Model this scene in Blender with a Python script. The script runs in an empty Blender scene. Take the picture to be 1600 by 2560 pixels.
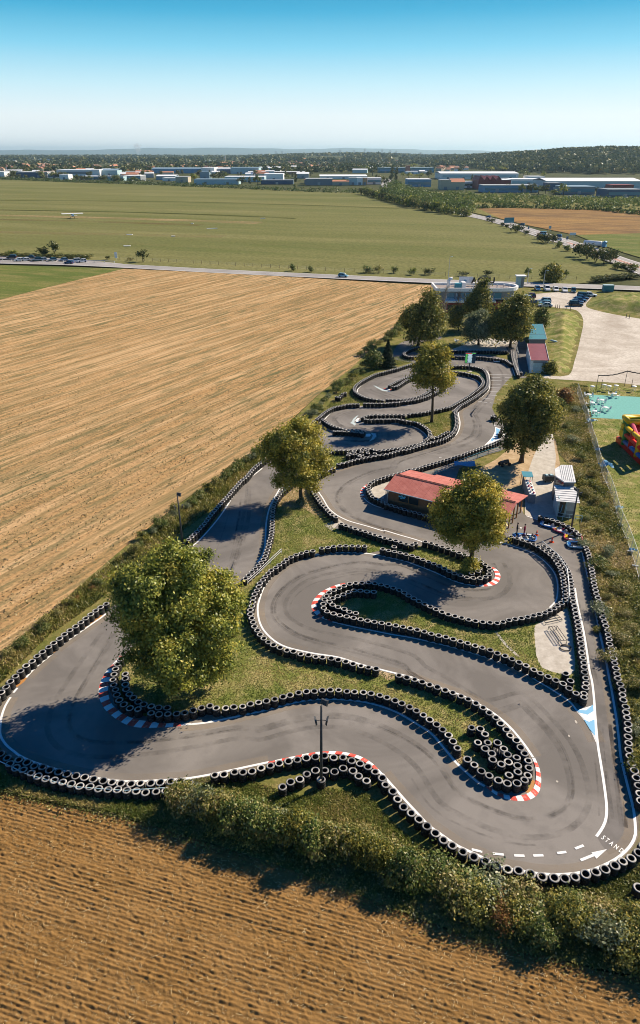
import bpy, bmesh, math, random
import numpy as np
from mathutils import Vector, Matrix
from mathutils.geometry import tessellate_polygon

# ------------------------------------------------------------------ camera, sky, sun, exposure
S = bpy.context.scene
C = S.collection
F_PX, HORIZON, CAM_H = 1740.0, 382.0, 44.0          # focal length and horizon row of the 1600x2560 photograph, drone height
PITCH = math.atan((1280 - HORIZON) / F_PX)
cam = bpy.data.objects.new("camera", bpy.data.cameras.new("camera"))
C.objects.link(cam)
cam.location = (0, 0, CAM_H)
cam.rotation_euler = (math.pi / 2 - PITCH, 0, 0)
cam.data.sensor_fit = 'VERTICAL'
cam.data.sensor_height = 36.0
cam.data.lens = F_PX / 2560 * 36.0
cam.data.clip_start = 0.5
cam.data.clip_end = 90000
S.camera = cam
SUN_EL, SUN_AZ = math.radians(36), math.radians(33)   # azimuth from +X towards +Y: ahead and to the right
world = bpy.data.worlds.new("World")
S.world = world
world.use_nodes = True
wn = world.node_tree
wn.nodes.clear()
w_out = wn.nodes.new('ShaderNodeOutputWorld')
w_bg = wn.nodes.new('ShaderNodeBackground')
w_sky = wn.nodes.new('ShaderNodeTexSky')
w_sky.sky_type = 'NISHITA'
w_sky.sun_disc = False
w_sky.sun_elevation = SUN_EL
w_sky.sun_rotation = math.pi / 2 - SUN_AZ
w_sky.altitude = 200
w_sky.air_density = 1.0
w_sky.dust_density = 0.6
w_sky.ozone_density = 2.0
w_tc = wn.nodes.new('ShaderNodeTexCoord')
w_sep = wn.nodes.new('ShaderNodeSeparateXYZ')
w_ramp = wn.nodes.new('ShaderNodeValToRGB')           # colour of the clear autumn air by height above the horizon
w_mul = wn.nodes.new('ShaderNodeMix')
w_mul.data_type = 'RGBA'
w_mul.blend_type = 'MULTIPLY'
w_mul.inputs[0].default_value = 1.0
wn.links.new(w_tc.outputs['Generated'], w_sep.inputs[0])
wn.links.new(w_sep.outputs['Z'], w_ramp.inputs[0])
wn.links.new(w_sky.outputs[0], w_mul.inputs[6])
wn.links.new(w_ramp.outputs[0], w_mul.inputs[7])
wn.links.new(w_mul.outputs[2], w_bg.inputs[0])
wn.links.new(w_bg.outputs[0], w_out.inputs[0])
w_bg.inputs[1].default_value = 0.10
# clear air: deep cyan overhead (tinting the sky texture), whitening towards the horizon
tint = w_ramp.color_ramp
tint.elements[0].position, tint.elements[0].color = 0.0, (0.002, 0.25, 0.58, 1)
tint.elements[1].position, tint.elements[1].color = 1.0, (0.003, 0.25, 0.58, 1)
w_low = wn.nodes.new('ShaderNodeValToRGB')
w_fac = wn.nodes.new('ShaderNodeValToRGB')
w_mix = wn.nodes.new('ShaderNodeMix')
w_mix.data_type = 'RGBA'
w_gain = wn.nodes.new('ShaderNodeVectorMath')
w_gain.operation = 'SCALE'
w_gain.inputs['Scale'].default_value = 6.5
def stops(node, pts):
    e = node.color_ramp.elements
    while len(e) < len(pts): e.new(0.5)
    for el, (p, c) in zip(e, pts): el.position, el.color = p, (*c, 1)
stops(w_low, ((0.0, (0.93, 0.97, 0.97)), (0.040, (0.89, 0.97, 0.98)), (0.074, (0.60, 0.87, 0.96)), (0.112, (0.25, 0.67, 0.88)), (0.147, (0.065, 0.45, 0.70)), (0.18, (0.020, 0.31, 0.53)), (0.30, (0.002, 0.12, 0.33))))
stops(w_fac, ((0.0, (1, 1, 1)), (0.17, (0.9, 0.9, 0.9)), (0.45, (0.25, 0.25, 0.25)), (1.0, (0.1, 0.1, 0.1))))
for nd in (w_low, w_fac): wn.links.new(w_sep.outputs['Z'], nd.inputs[0])
wn.links.new(w_low.outputs[0], w_gain.inputs[0])
wn.links.new(w_fac.outputs[0], w_mix.inputs[0])
wn.links.new(w_mul.outputs[2], w_mix.inputs[6])
wn.links.new(w_gain.outputs[0], w_mix.inputs[7])
wn.links.new(w_mix.outputs[2], w_bg.inputs[0])
sun = bpy.data.objects.new("sun", bpy.data.lights.new("sun", 'SUN'))
C.objects.link(sun)
sun.data.energy = 5.0
sun.data.angle = math.radians(0.53)
sun.data.color = (1.0, 0.86, 0.68)
sun.location = (60, 40, 80)
sun.rotation_euler = Vector((math.cos(SUN_AZ) * math.cos(SUN_EL), math.sin(SUN_AZ) * math.cos(SUN_EL), math.sin(SUN_EL))).to_track_quat('Z', 'Y').to_euler()
S.view_settings.view_transform = 'Standard'
S.view_settings.look = 'None'
S.view_settings.exposure = 0.72
S.view_settings.gamma = 1.0
S.cycles.max_bounces = 5
S.cycles.diffuse_bounces = 2
S.cycles.glossy_bounces = 2
S.cycles.transmission_bounces = 3
S.cycles.volume_bounces = 0
S.cycles.transparent_max_bounces = 6
S.cycles.use_adaptive_sampling = True
S.cycles.use_denoising = True
S.cycles.filter_width = 1.0

rnd = random.Random(7)
nr = np.random.default_rng(7)

# ------------------------------------------------------------------ survey: the photograph's ground points as world coordinates
VIEWS = dict(A=(0,1450,2.52), B=(550,1650,3.024), C=(1050,1700,2.749), D=(600,1350,3.024), E=(1050,1350,2.749), F=(400,1080,3.024),
             G=(1100,1100,3.024), H=(760,880,2.3625), I=(960,660,2.3625), J=(0,1300,2.3625), K1=(780,960,6.048), K2=(1000,860,5.4),
             K3=(860,860,6.048), K4=(1000,1030,6.048), K5=(820,1160,5.04), K6=(960,1300,5.04), K7=(1230,1260,5.04), K8=(980,680,3.78),
             L1=(1400,940,7.56), L2=(1400,1500,7.56), L3=(1400,1140,6.72), L4=(0,380,3.78), L5=(380,390,3.78), L6=(720,390,3.78),
             L7=(1100,380,3.024), L8=(1200,500,3.78), M1=(960,1160,3.979), M2=(1300,1140,8.4), M3=(1070,670,4.32), M4=(1260,690,4.447),
             M5=(0,600,3.78), M6=(120,500,9.45), M7=(1180,1770,7.56), M8=(740,1740,9.308), N=(1440,880,7.118), O=(980,820,3.6),
             Q=(1150,1080,5.6), P=(0,0,1.0))

def ray(u, v):
    x, y = (u - 800) / F_PX, -(v - 1280) / F_PX
    return (x, math.cos(PITCH) + y * math.sin(PITCH), -math.sin(PITCH) + y * math.cos(PITCH))

def G(u, v, z=0.0):
    d = ray(u, v)
    t = (z - CAM_H) / d[2]
    return Vector((d[0] * t, d[1] * t, z))

def V(k, x, y, z=0.0):
    a = VIEWS[k]
    return G(a[0] + x / a[2], a[1] + y / a[2], z)

def VS(*spec, z=0.0):
    """'A', (x, y), (x, y), 'B', ... -> world points"""
    out, k = [], None
    for s in spec:
        if isinstance(s, str):
            k = s
        else:
            out.append(V(k, s[0], s[1], z))
    return out

def rise(u, v, base):
    """height above the ground of photo point (u, v) standing over the line y = base.y"""
    d = ray(u, v)
    return CAM_H + d[2] * base[1] / d[1]

def depth_of(p):
    return p[1] * math.cos(PITCH) + (CAM_H - p[2]) * math.sin(PITCH)

def pix(p):
    f = depth_of(p)
    up = p[1] * math.sin(PITCH) - (CAM_H - p[2]) * math.cos(PITCH)
    return 800 + F_PX * p[0] / f, 1280 - F_PX * up / f

def smooth(pts, step, closed=False):
    """Catmull-Rom through pts, resampled about every step metres"""
    P = [Vector(p) for p in pts]
    n = len(P)
    out = []
    for i in range(n if closed else n - 1):
        p0 = P[(i - 1) % n] if closed or i > 0 else P[i]
        p1, p2 = P[i], P[(i + 1) % n]
        p3 = P[(i + 2) % n] if closed or i + 2 < n else p2
        k = max(1, int((p2 - p1).length / step + 0.5))
        for j in range(k):
            t = j / k
            out.append(0.5 * (2 * p1 + (p2 - p0) * t + (2 * p0 - 5 * p1 + 4 * p2 - p3) * t * t + (3 * p1 - p0 - 3 * p2 + p3) * t ** 3))
    if not closed:
        out.append(P[-1])
    return out

def resample(pts, step):
    """points spaced evenly, about step apart, along a polyline"""
    fine = smooth(pts, 0.15)
    L = [0.0]
    for a, b in zip(fine, fine[1:]):
        L.append(L[-1] + (b - a).length)
    n = max(1, round(L[-1] / step))
    out, j = [], 0
    for i in range(n + 1):
        s = L[-1] * i / n
        while j < len(L) - 2 and L[j + 1] < s:
            j += 1
        d = L[j + 1] - L[j]
        out.append(fine[j].lerp(fine[j + 1], (s - L[j]) / d if d > 1e-9 else 0))
    return out

def inside(poly, xy):
    """boolean mask: which rows of xy lie in polygon poly"""
    x, y = xy[:, 0], xy[:, 1]
    m = np.zeros(len(xy), bool)
    n = len(poly)
    for i in range(n):
        x1, y1 = poly[i][0], poly[i][1]
        x2, y2 = poly[(i + 1) % n][0], poly[(i + 1) % n][1]
        if y1 == y2:
            continue
        c = ((y1 > y) != (y2 > y)) & (x < (x2 - x1) * (y - y1) / (y2 - y1) + x1)
        m ^= c
    return m

def scatter(poly, n):
    P = np.array([(p[0], p[1]) for p in poly])
    lo, hi = P.min(0), P.max(0)
    out = np.zeros((0, 2))
    for _ in range(40):
        q = nr.uniform(lo, hi, (n * 2, 2))
        out = np.vstack([out, q[inside(poly, q)]])
        if len(out) >= n:
            break
    return out[:n]

# ------------------------------------------------------------------ mesh helpers
class MB:
    """collects shapes and links them as ONE mesh object"""
    def __init__(self):
        self.v, self.f, self.m = [], [], []
    def face(self, pts, m=0):
        i = len(self.v)
        self.v += [tuple(p) for p in pts]
        self.f.append(tuple(range(i, i + len(pts))))
        self.m.append(m)
    def grid(self, rings, m=0, closed=True, caps=True):
        i = len(self.v)
        n = len(rings[0])
        for r in rings:
            self.v += [tuple(p) for p in r]
        for a in range(len(rings) - 1):
            for b in range(n if closed else n - 1):
                c = (b + 1) % n
                self.f.append((i + a * n + b, i + a * n + c, i + (a + 1) * n + c, i + (a + 1) * n + b))
                self.m.append(m)
        if caps and closed:
            self.f.append(tuple(i + b for b in reversed(range(n))))
            self.f.append(tuple(i + (len(rings) - 1) * n + b for b in range(n)))
            self.m += [m, m]
    def box(self, c, s, m=0, rz=0.0, taper=1.0):
        cz, sz = math.cos(rz), math.sin(rz)
        def ring(z, k):
            return [(c[0] + (x * cz - y * sz), c[1] + (x * sz + y * cz), z) for x, y in ((-s[0] / 2 * k, -s[1] / 2 * k), (s[0] / 2 * k, -s[1] / 2 * k), (s[0] / 2 * k, s[1] / 2 * k), (-s[0] / 2 * k, s[1] / 2 * k))]
        self.grid([ring(c[2] - s[2] / 2, 1.0), ring(c[2] + s[2] / 2, taper)], m)
    def tube(self, pts, r, m=0, n=8, caps=True):
        P = [Vector(p) for p in pts]
        R = r if isinstance(r, (list, tuple)) else [r] * len(P)
        rings = []
        for i, p in enumerate(P):
            d = (P[min(i + 1, len(P) - 1)] - P[max(i - 1, 0)]).normalized()
            u = d.cross(Vector((0.37, 0.91, 0.13)) if abs(d.z) > 0.9 else Vector((0, 0, 1))).normalized()
            w = d.cross(u)
            rings.append([p + (u * math.cos(2 * math.pi * k / n) + w * math.sin(2 * math.pi * k / n)) * R[i] for k in range(n)])
        self.grid(rings, m, True, caps)
    def prism(self, poly, z0, z1, m=0):
        self.grid([[(p[0], p[1], z0) for p in poly], [(p[0], p[1], z1) for p in poly]], m)
    def lathe(self, prof, c=(0, 0, 0), n=16, m=0, caps=True):
        self.grid([[(c[0] + r * math.cos(2 * math.pi * k / n), c[1] + r * math.sin(2 * math.pi * k / n), c[2] + z) for k in range(n)] for r, z in prof], m, True, caps)
    def build(self, name, mats, parent=None, smooth_shade=False, loc=None):
        me = bpy.data.meshes.new(name)
        me.from_pydata(self.v, [], self.f)
        for mt in (mats if isinstance(mats, (list, tuple)) else [mats]):
            me.materials.append(mt)
        me.polygons.foreach_set('material_index', self.m)
        if smooth_shade:
            me.polygons.foreach_set('use_smooth', [True] * len(self.f))
        me.update()
        return put(name, me, parent, loc)

def put(name, data, parent=None, loc=None):
    o = bpy.data.objects.new(name, data)
    C.objects.link(o)
    if parent is not None:
        o.parent = parent
    if loc is not None:
        o.location = loc
    return o

def fast(name, verts, k, mat, tint=None, parent=None, loc=None):
    """mesh of equal k-gons from an (n*k, 3) array, with an optional tint per face"""
    me = bpy.data.meshes.new(name)
    nv = len(verts)
    nf = nv // k
    me.vertices.add(nv)
    me.vertices.foreach_set('co', np.ascontiguousarray(verts, np.float32).ravel())
    me.loops.add(nv)
    me.loops.foreach_set('vertex_index', np.arange(nv, dtype=np.int32))
    me.polygons.add(nf)
    me.polygons.foreach_set('loop_start', np.arange(0, nv, k, dtype=np.int32))
    me.polygons.foreach_set('loop_total', np.full(nf, k, np.int32))
    me.materials.append(mat)
    if tint is not None:
        a = me.attributes.new('tint', 'FLOAT', 'FACE')
        a.data.foreach_set('value', np.ascontiguousarray(tint, np.float32))
    me.update()
    me.validate()
    return put(name, me, parent, loc)

def tag(o, label=None, cat=None, group=None, kind=None):
    if label: o['label'] = label
    if cat: o['category'] = cat
    if group: o['group'] = group
    if kind: o['kind'] = kind
    return o

def thing(name, label, cat, loc=(0, 0, 0), rz=0.0, group=None):
    o = put(name, None)
    o.location = loc
    o.rotation_euler = (0, 0, rz)
    o.empty_display_size = 0.2
    return tag(o, label, cat, group)

def dup(root, loc, rz=0.0, scale=None, label=None, group=None):
    """a copy of a thing with copies of its parts and sub-parts"""
    r = root.copy()
    C.objects.link(r)
    r.location = loc
    r.rotation_euler = (0, 0, rz)
    if scale is not None: r.scale = scale if isinstance(scale, (tuple, list)) else (scale,) * 3
    if label: r['label'] = label
    if group: r['group'] = group
    for ch in list(root.children):
        c = ch.copy()
        C.objects.link(c)
        c.parent = r
        for g in list(ch.children):
            d = g.copy()
            C.objects.link(d)
            d.parent = c
    return r

_ONES = "zeroth first second third fourth fifth sixth seventh eighth ninth tenth eleventh twelfth thirteenth fourteenth fifteenth sixteenth seventeenth eighteenth nineteenth".split()
_TENS = {2: ("twentieth", "twenty"), 3: ("thirtieth", "thirty"), 4: ("fortieth", "forty"), 5: ("fiftieth", "fifty"), 6: ("sixtieth", "sixty"), 7: ("seventieth", "seventy"), 8: ("eightieth", "eighty"), 9: ("ninetieth", "ninety")}
def nth(i):
    if i < 20: return _ONES[i]
    if i < 100: return _TENS[i // 10][0] if i % 10 == 0 else _TENS[i // 10][1] + "-" + _ONES[i % 10]
    return "hundred and " + nth(i - 100) if i > 100 else "hundredth"

# ------------------------------------------------------------------ materials
class N:
    """small node-graph writer"""
    def __init__(self, name):
        self.mat = bpy.data.materials.new(name)
        self.mat.use_nodes = True
        self.t = self.mat.node_tree
        self.t.nodes.clear()
        self.out = self.t.nodes.new('ShaderNodeOutputMaterial')
        self.tc = self.t.nodes.new('ShaderNodeTexCoord').outputs['Object']
    def n(self, typ, ins=None, **props):
        x = self.t.nodes.new(typ)
        for k, v in props.items(): setattr(x, k, v)
        for k, v in (ins or {}).items():
            if hasattr(v, 'is_output'): self.t.links.new(v, x.inputs[k])
            else: x.inputs[k].default_value = v
        return x
    def rot(self, ang, scale, src=None):
        a = self.n('ShaderNodeVectorRotate', {'Vector': src or self.tc, 'Angle': ang}, rotation_type='Z_AXIS').outputs[0]
        return self.n('ShaderNodeVectorMath', {0: a, 1: scale}, operation='MULTIPLY').outputs[0]
    def noise(self, scale, detail=3.0, rough=0.55, vec=None, dist=0.0):
        return self.n('ShaderNodeTexNoise', {'Vector': vec or self.tc, 'Scale': scale, 'Detail': detail, 'Roughness': rough, 'Distortion': dist}).outputs['Fac']
    def ramp(self, fac, *stops):
        x = self.n('ShaderNodeValToRGB', {'Fac': fac})
        e = x.color_ramp.elements
        while len(e) < len(stops): e.new(0.5)
        for el, (p, c) in zip(e, stops):
            el.position = p
            el.color = (c, c, c, 1) if isinstance(c, (int, float)) else (*c, 1)
        return x.outputs[0]
    def mix(self, fac, a, b, mode='MIX'):
        x = self.n('ShaderNodeMix', data_type='RGBA', blend_type=mode)
        for i, v in ((0, fac), (6, a), (7, b)):
            if hasattr(v, 'is_output'): self.t.links.new(v, x.inputs[i])
            else: x.inputs[i].default_value = v if i == 0 else ((*v, 1) if len(v) == 3 else v)
        return x.outputs[2]
    def math(self, op, a, b=0.0):
        x = self.n('ShaderNodeMath', {0: a, 1: b}, operation=op)
        return x.outputs[0]
    def done(self, col, rough=0.85, bump=None, bstr=0.5, bdist=0.1, spec=0.2, metal=0.0, extra=None):
        ins = {'Roughness': rough, 'Specular IOR Level': spec, 'Metallic': metal}
        ins.update(extra or {})
        p = self.n('ShaderNodeBsdfPrincipled', ins)
        if hasattr(col, 'is_output'): self.t.links.new(col, p.inputs['Base Color'])
        else: p.inputs['Base Color'].default_value = (*col, 1)
        if bump is not None:
            b = self.n('ShaderNodeBump', {'Height': bump, 'Strength': bstr, 'Distance': bdist})
            self.t.links.new(b.outputs[0], p.inputs['Normal'])
        self.t.links.new(p.outputs[0], self.out.inputs[0])
        return self.mat

def flat(name, col, rough=0.6, var=0.12, scale=3.0, spec=0.3, metal=0.0, extra=None):
    """plain coloured surface with a little dirt"""
    n = N(name)
    d = tuple(c * (1 - var) for c in col)
    l = tuple(min(1, c * (1 + var)) for c in col)
    return n.done(n.ramp(n.noise(scale, 4), (0.3, d), (0.7, l)), rough, spec=spec, metal=metal, extra=extra)

def leafy(name, *cols, trans=0.32):
    """foliage: leaf colour from the per-leaf tint, some light passing through"""
    n = N(name)
    t = n.n('ShaderNodeAttribute', attribute_name='tint').outputs['Fac']
    k = len(cols) - 1
    c = n.ramp(t, *[(i / k, col) for i, col in enumerate(cols)])
    d = n.n('ShaderNodeBsdfDiffuse', {'Color': c})
    tr = n.n('ShaderNodeBsdfTranslucent', {'Color': c})
    gl = n.n('ShaderNodeBsdfGlossy', {'Color': (1, 1, 1, 1), 'Roughness': 0.45})
    m = n.n('ShaderNodeMixShader', {0: trans, 1: d.outputs[0], 2: tr.outputs[0]})
    m2 = n.n('ShaderNodeMixShader', {0: 0.025, 1: m.outputs[0], 2: gl.outputs[0]})
    n.t.links.new(m2.outputs[0], n.out.inputs[0])
    return n.mat

M = {}
# fields and ground
ROW = math.radians(59)
n = N('stubble_soil')
v1 = n.rot(-ROW, (0.012, 0.50, 1)); v2 = n.rot(-ROW, (0.07, 1.6, 1)); v3 = n.rot(-ROW, (0.3, 3.2, 1))
s1 = n.noise(1.0, 3, 0.6, v1); s2 = n.noise(1.0, 4, 0.65, v2, 0.3); s3 = n.noise(1.0, 3, 0.6, v3)
big = n.noise(0.012, 3)
fine = n.noise(2.2, 5, 0.7)
v4 = n.rot(-ROW, (0.022, 1.0, 1)); s4 = n.noise(1.0, 4, 0.6, v4)
base = n.mix(n.ramp(s2, (0.3, 0.0), (0.7, 1.0)), (0.385, 0.225, 0.095), (0.54, 0.340, 0.155))
base = n.mix(n.ramp(s1, (0.42, 0.0), (0.60, 0.75)), base, (0.62, 0.415, 0.220))
base = n.mix(n.ramp(s4, (0.48, 0.0), (0.60, 0.75)), base, (0.230, 0.165, 0.070))
resid = n.math('MULTIPLY', n.ramp(fine, (0.48, 0.0), (0.60, 1.0)), n.ramp(s1, (0.35, 1.0), (0.62, 0.12)))
base = n.mix(n.math('MULTIPLY', resid, n.ramp(s3, (0.35, 0.3), (0.6, 1.0))), base, (0.120, 0.098, 0.052))
base = n.mix(n.math('MULTIPLY', n.ramp(n.noise(0.9, 4, 0.7, n.rot(-ROW, (0.12, 1.0, 1))), (0.50, 0.0), (0.60, 0.9)), n.ramp(big, (0.35, 0.35), (0.6, 1.0))), base, (0.130, 0.132, 0.060))
M['stubble'] = n.done(base, 0.95, n.math('ADD', n.math('MULTIPLY', s3, 1.2), fine), 0.8, 0.14, 0.05)
n = N('ploughed_soil')
f1 = n.noise(1.6, 5, 0.7); f2 = n.noise(11.0, 4, 0.75)
b = n.mix(n.ramp(f1, (0.3, 0.0), (0.7, 1.0)), (0.185, 0.100, 0.032), (0.285, 0.162, 0.056))
b = n.mix(n.ramp(f2, (0.56, 0.0), (0.72, 0.75)), b, (0.085, 0.055, 0.024))
b = n.mix(n.ramp(n.noise(0.22, 3), (0.4, 0.0), (0.7, 0.45)), b, (0.32, 0.190, 0.075))
M['plough'] = n.done(b, 0.95, f2, 0.7, 0.06, 0.05)
def grass_ground(name, a, b, c, s=1.0, stretch=None):
    n = N(name)
    vec = n.rot(*stretch) if stretch else n.tc
    x = n.mix(n.ramp(n.noise(0.12 * s, 4, 0.65, vec), (0.35, 0.0), (0.65, 1.0)), a, b)
    x = n.mix(n.ramp(n.noise(0.45 * s, 5, 0.7, vec, 0.4), (0.45, 0.0), (0.68, 1.0)), x, c)
    f = n.noise(5.0 * s, 5, 0.75)
    x = n.mix(n.ramp(f, (0.35, 0.55), (0.6, 0.0)), x, tuple(k * 0.35 for k in a))
    return n.done(x, 0.95, f, 0.8, 0.08, 0.05)
M['verge'] = grass_ground('verge_grass', (0.130, 0.150, 0.036), (0.205, 0.190, 0.055), (0.34, 0.265, 0.115))
M['lawn'] = grass_ground('lawn_grass', (0.150, 0.200, 0.044), (0.265, 0.265, 0.075), (0.52, 0.41, 0.20))
M['meadow'] = grass_ground('meadow_grass', (0.142, 0.158, 0.048), (0.245, 0.228, 0.092), (0.175, 0.172, 0.060), 0.12, (math.radians(19), (0.18, 1.6, 1)))
M['greencrop'] = grass_ground('green_crop', (0.105, 0.145, 0.034), (0.155, 0.180, 0.045), (0.27, 0.235, 0.085), 0.25, (math.radians(20), (0.3, 1.5, 1)))
M['fallow'] = grass_ground('fallow_field', (0.33, 0.19, 0.07), (0.14, 0.09, 0.05), (0.40, 0.25, 0.09), 0.14, (math.radians(20), (0.5, 2.0, 1)))
M['farland'] = grass_ground('farmland', (0.070, 0.085, 0.032), (0.125, 0.120, 0.050), (0.055, 0.070, 0.028), 0.03)
n = N('asphalt')
a1 = n.noise(0.09, 4, 0.6, None, 1.2); a2 = n.noise(0.7, 5, 0.65); a3 = n.noise(14.0, 3, 0.7)
b = n.mix(n.ramp(a1, (0.38, 0.0), (0.62, 1.0)), (0.160, 0.147, 0.133), (0.245, 0.226, 0.205))
b = n.mix(n.ramp(a2, (0.5, 0.0), (0.75, 0.45)), b, (0.145, 0.134, 0.124))
b = n.mix(n.ramp(a3, (0.5, 0.0), (0.72, 0.35)), b, (0.10, 0.094, 0.088))
M['asphalt'] = n.done(b, 0.9, a3, 0.35, 0.01, 0.2)
n = N('worn_asphalt')
a2 = n.noise(0.5, 5, 0.65); a3 = n.noise(9.0, 3, 0.7)
b = n.mix(n.ramp(a2, (0.35, 0.0), (0.7, 1.0)), (0.135, 0.125, 0.115), (0.195, 0.18, 0.167))
M['dark_asphalt'] = n.done(b, 0.9, a3, 0.3, 0.01, 0.2)
n = N('road_surface')
a2 = n.noise(0.08, 5, 0.6)
M['road'] = n.done(n.mix(n.ramp(a2, (0.35, 0.0), (0.65, 1.0)), (0.27, 0.255, 0.245), (0.37, 0.35, 0.33)), 0.9, spec=0.2)
n = N('gravel_lot')
g1 = n.noise(0.10, 4, 0.6, None, 1.0); g2 = n.noise(1.2, 6, 0.75); g3 = n.noise(9, 3, 0.7)
b = n.mix(n.ramp(g1, (0.3, 0.0), (0.7, 1.0)), (0.38, 0.33, 0.27), (0.66, 0.61, 0.53))
b = n.mix(n.ramp(g2, (0.46, 0.0), (0.66, 0.75)), b, (0.33, 0.28, 0.22))
M['gravel'] = n.done(b, 0.95, g3, 0.5, 0.03, 0.1)
n = N('bare_earth')
b = n.mix(n.ramp(n.noise(0.8, 5, 0.7), (0.35, 0.0), (0.65, 1.0)), (0.36, 0.25, 0.135), (0.53, 0.40, 0.25))
M['earth'] = n.done(b, 0.95, n.noise(8, 4, 0.7), 0.5, 0.03, 0.05)
n = N('concrete')
b = n.mix(n.ramp(n.noise(1.1, 6, 0.7), (0.35, 0.0), (0.65, 1.0)), (0.40, 0.36, 0.30), (0.56, 0.52, 0.45))
M['concrete'] = n.done(b, 0.9, n.noise(12, 3), 0.3, 0.01, 0.2)
def paint(name, col, worn, amt=0.5):
    n = N(name)
    w = n.ramp(n.noise(3.0, 6, 0.75), (amt, 0.0), (amt + 0.12, 1.0))
    return n.done(n.mix(w, col, worn), 0.7, spec=0.25)
M['white'] = paint('white_paint', (0.80, 0.80, 0.78), (0.50, 0.47, 0.43), 0.60)
M['red'] = paint('red_paint', (0.66, 0.085, 0.06), (0.62, 0.26, 0.20), 0.52)
M['lightblue'] = paint('light_blue_paint', (0.20, 0.46, 0.68), (0.40, 0.55, 0.66), 0.58)
M['oldcyan'] = paint('faded_cyan_paint', (0.48, 0.58, 0.58), (0.36, 0.36, 0.34), 0.50)
M['orange_dirt'] = paint('leaf_litter', (0.46, 0.21, 0.06), (0.33, 0.22, 0.12), 0.5)
# rubber
n = N('dusty_sidewall')
ri = n.n('ShaderNodeObjectInfo').outputs['Random']
b = n.ramp(n.noise(4, 4), (0.3, (0.22, 0.215, 0.205)), (0.7, (0.42, 0.41, 0.39)))
M['sidewall'] = n.done(n.mix(1.0, b, n.ramp(ri, (0.0, (0.6, 0.6, 0.61)), (0.8, (1.15, 1.13, 1.1)), (1.0, (1.5, 1.45, 1.36))), 'MULTIPLY'), 0.5, spec=0.45)
n = N('tread_rubber')
M['tread'] = n.done(n.ramp(n.noise(6, 4), (0.3, (0.011, 0.011, 0.011)), (0.7, (0.027, 0.026, 0.025))), 0.7, spec=0.3)
# general
for k, col, kw in (('steel', (0.42, 0.44, 0.45), dict(rough=0.45, metal=0.6)), ('darksteel', (0.05, 0.055, 0.06), dict(rough=0.5)), ('galv', (0.52, 0.54, 0.55), dict(rough=0.5, metal=0.3)),
                   ('black', (0.02, 0.02, 0.022), dict(rough=0.6)), ('whitewall', (0.84, 0.84, 0.82), {}), ('cream', (0.62, 0.56, 0.46), {}), ('teal', (0.05, 0.25, 0.33), {}),
                   ('paleteal', (0.40, 0.56, 0.60), {}), ('navy', (0.06, 0.115, 0.20), {}), ('slate', (0.22, 0.245, 0.27), {}), ('greywall', (0.40, 0.41, 0.41), {}),
                   ('maroon', (0.23, 0.03, 0.035), {}), ('tealroof', (0.045, 0.20, 0.25), {}), ('beige', (0.50, 0.43, 0.32), {}), ('orangewall', (0.62, 0.33, 0.17), {}),
                   ('terracotta', (0.52, 0.23, 0.13), {}), ('roofwhite', (0.80, 0.82, 0.84), {}), ('bluewall', (0.13, 0.33, 0.50), {}), ('bluegreyroof', (0.24, 0.34, 0.41), {}),
                   ('timber', (0.30, 0.15, 0.06), dict(rough=0.75)), ('bark', (0.085, 0.065, 0.045), dict(rough=0.95, var=0.4)), ('palebark', (0.30, 0.27, 0.23), dict(rough=0.95, var=0.3)),
                   ('cone', (0.80, 0.10, 0.03), {}), ('plastic', (0.80, 0.80, 0.78), dict(rough=0.4)), ('skin', (0.50, 0.30, 0.21), {}), ('hair', (0.03, 0.02, 0.015), {}),
                   ('magenta', (0.38, 0.015, 0.07), {}), ('darkcloth', (0.02, 0.025, 0.035), {}), ('yellow', (0.80, 0.55, 0.02), {}), ('inflred', (0.70, 0.03, 0.02), dict(rough=0.35)),
                   ('inflgreen', (0.05, 0.25, 0.06), dict(rough=0.35)), ('inflblue', (0.02, 0.14, 0.45), dict(rough=0.35)), ('inflyellow', (0.80, 0.50, 0.02), dict(rough=0.35)), ('inflpink', (0.55, 0.10, 0.16), dict(rough=0.35)),
                   ('carpet', (0.15, 0.40, 0.355), dict(rough=0.95)), ('redbrown', (0.30, 0.12, 0.09), {}), ('flatroof', (0.30, 0.25, 0.22), {}), ('plasterdark', (0.10, 0.115, 0.13), {})):
    M[k] = flat(k, col, **kw)
M['glass'] = flat('window_glass', (0.02, 0.035, 0.045), rough=0.08, spec=0.6)
M['windowblue'] = flat('tinted_glazing', (0.09, 0.25, 0.32), rough=0.15, spec=0.6)
n = N('brick_red_roofing')
w = n.n('ShaderNodeTexWave', {'Vector': n.rot(math.radians(31), (1, 1, 1)), 'Scale': 0.55, 'Distortion': 0.3}, bands_direction='Y').outputs['Fac']
b = n.mix(n.ramp(n.noise(0.7, 5, 0.7), (0.35, 0.0), (0.65, 1.0)), (0.40, 0.125, 0.10), (0.52, 0.19, 0.155))
M['redroof'] = n.done(n.mix(n.ramp(w, (0.0, 0.35), (0.06, 0.0)), b, (0.25, 0.07, 0.06)), 0.85, spec=0.2)
n = N('dark_red_sheeting')
w = n.n('ShaderNodeTexWave', {'Vector': n.tc, 'Scale': 1.3, 'Distortion': 0.0}, bands_direction='X').outputs['Fac']
M['redsheet'] = n.done(n.mix(n.noise(0.8, 4), (0.14, 0.018, 0.03), (0.26, 0.05, 0.06)), 0.5, w, 0.6, 0.05, 0.4)
n = N('white_standing_seam')
M['seam'] = n.done(n.ramp(n.noise(1.5, 5), (0.3, (0.62, 0.63, 0.62)), (0.7, (0.80, 0.80, 0.78))), 0.4, spec=0.5)
n = N('timber_boards')
w = n.n('ShaderNodeTexWave', {'Vector': n.tc, 'Scale': 2.6, 'Distortion': 0.4}, bands_direction='Z').outputs['Fac']
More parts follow.
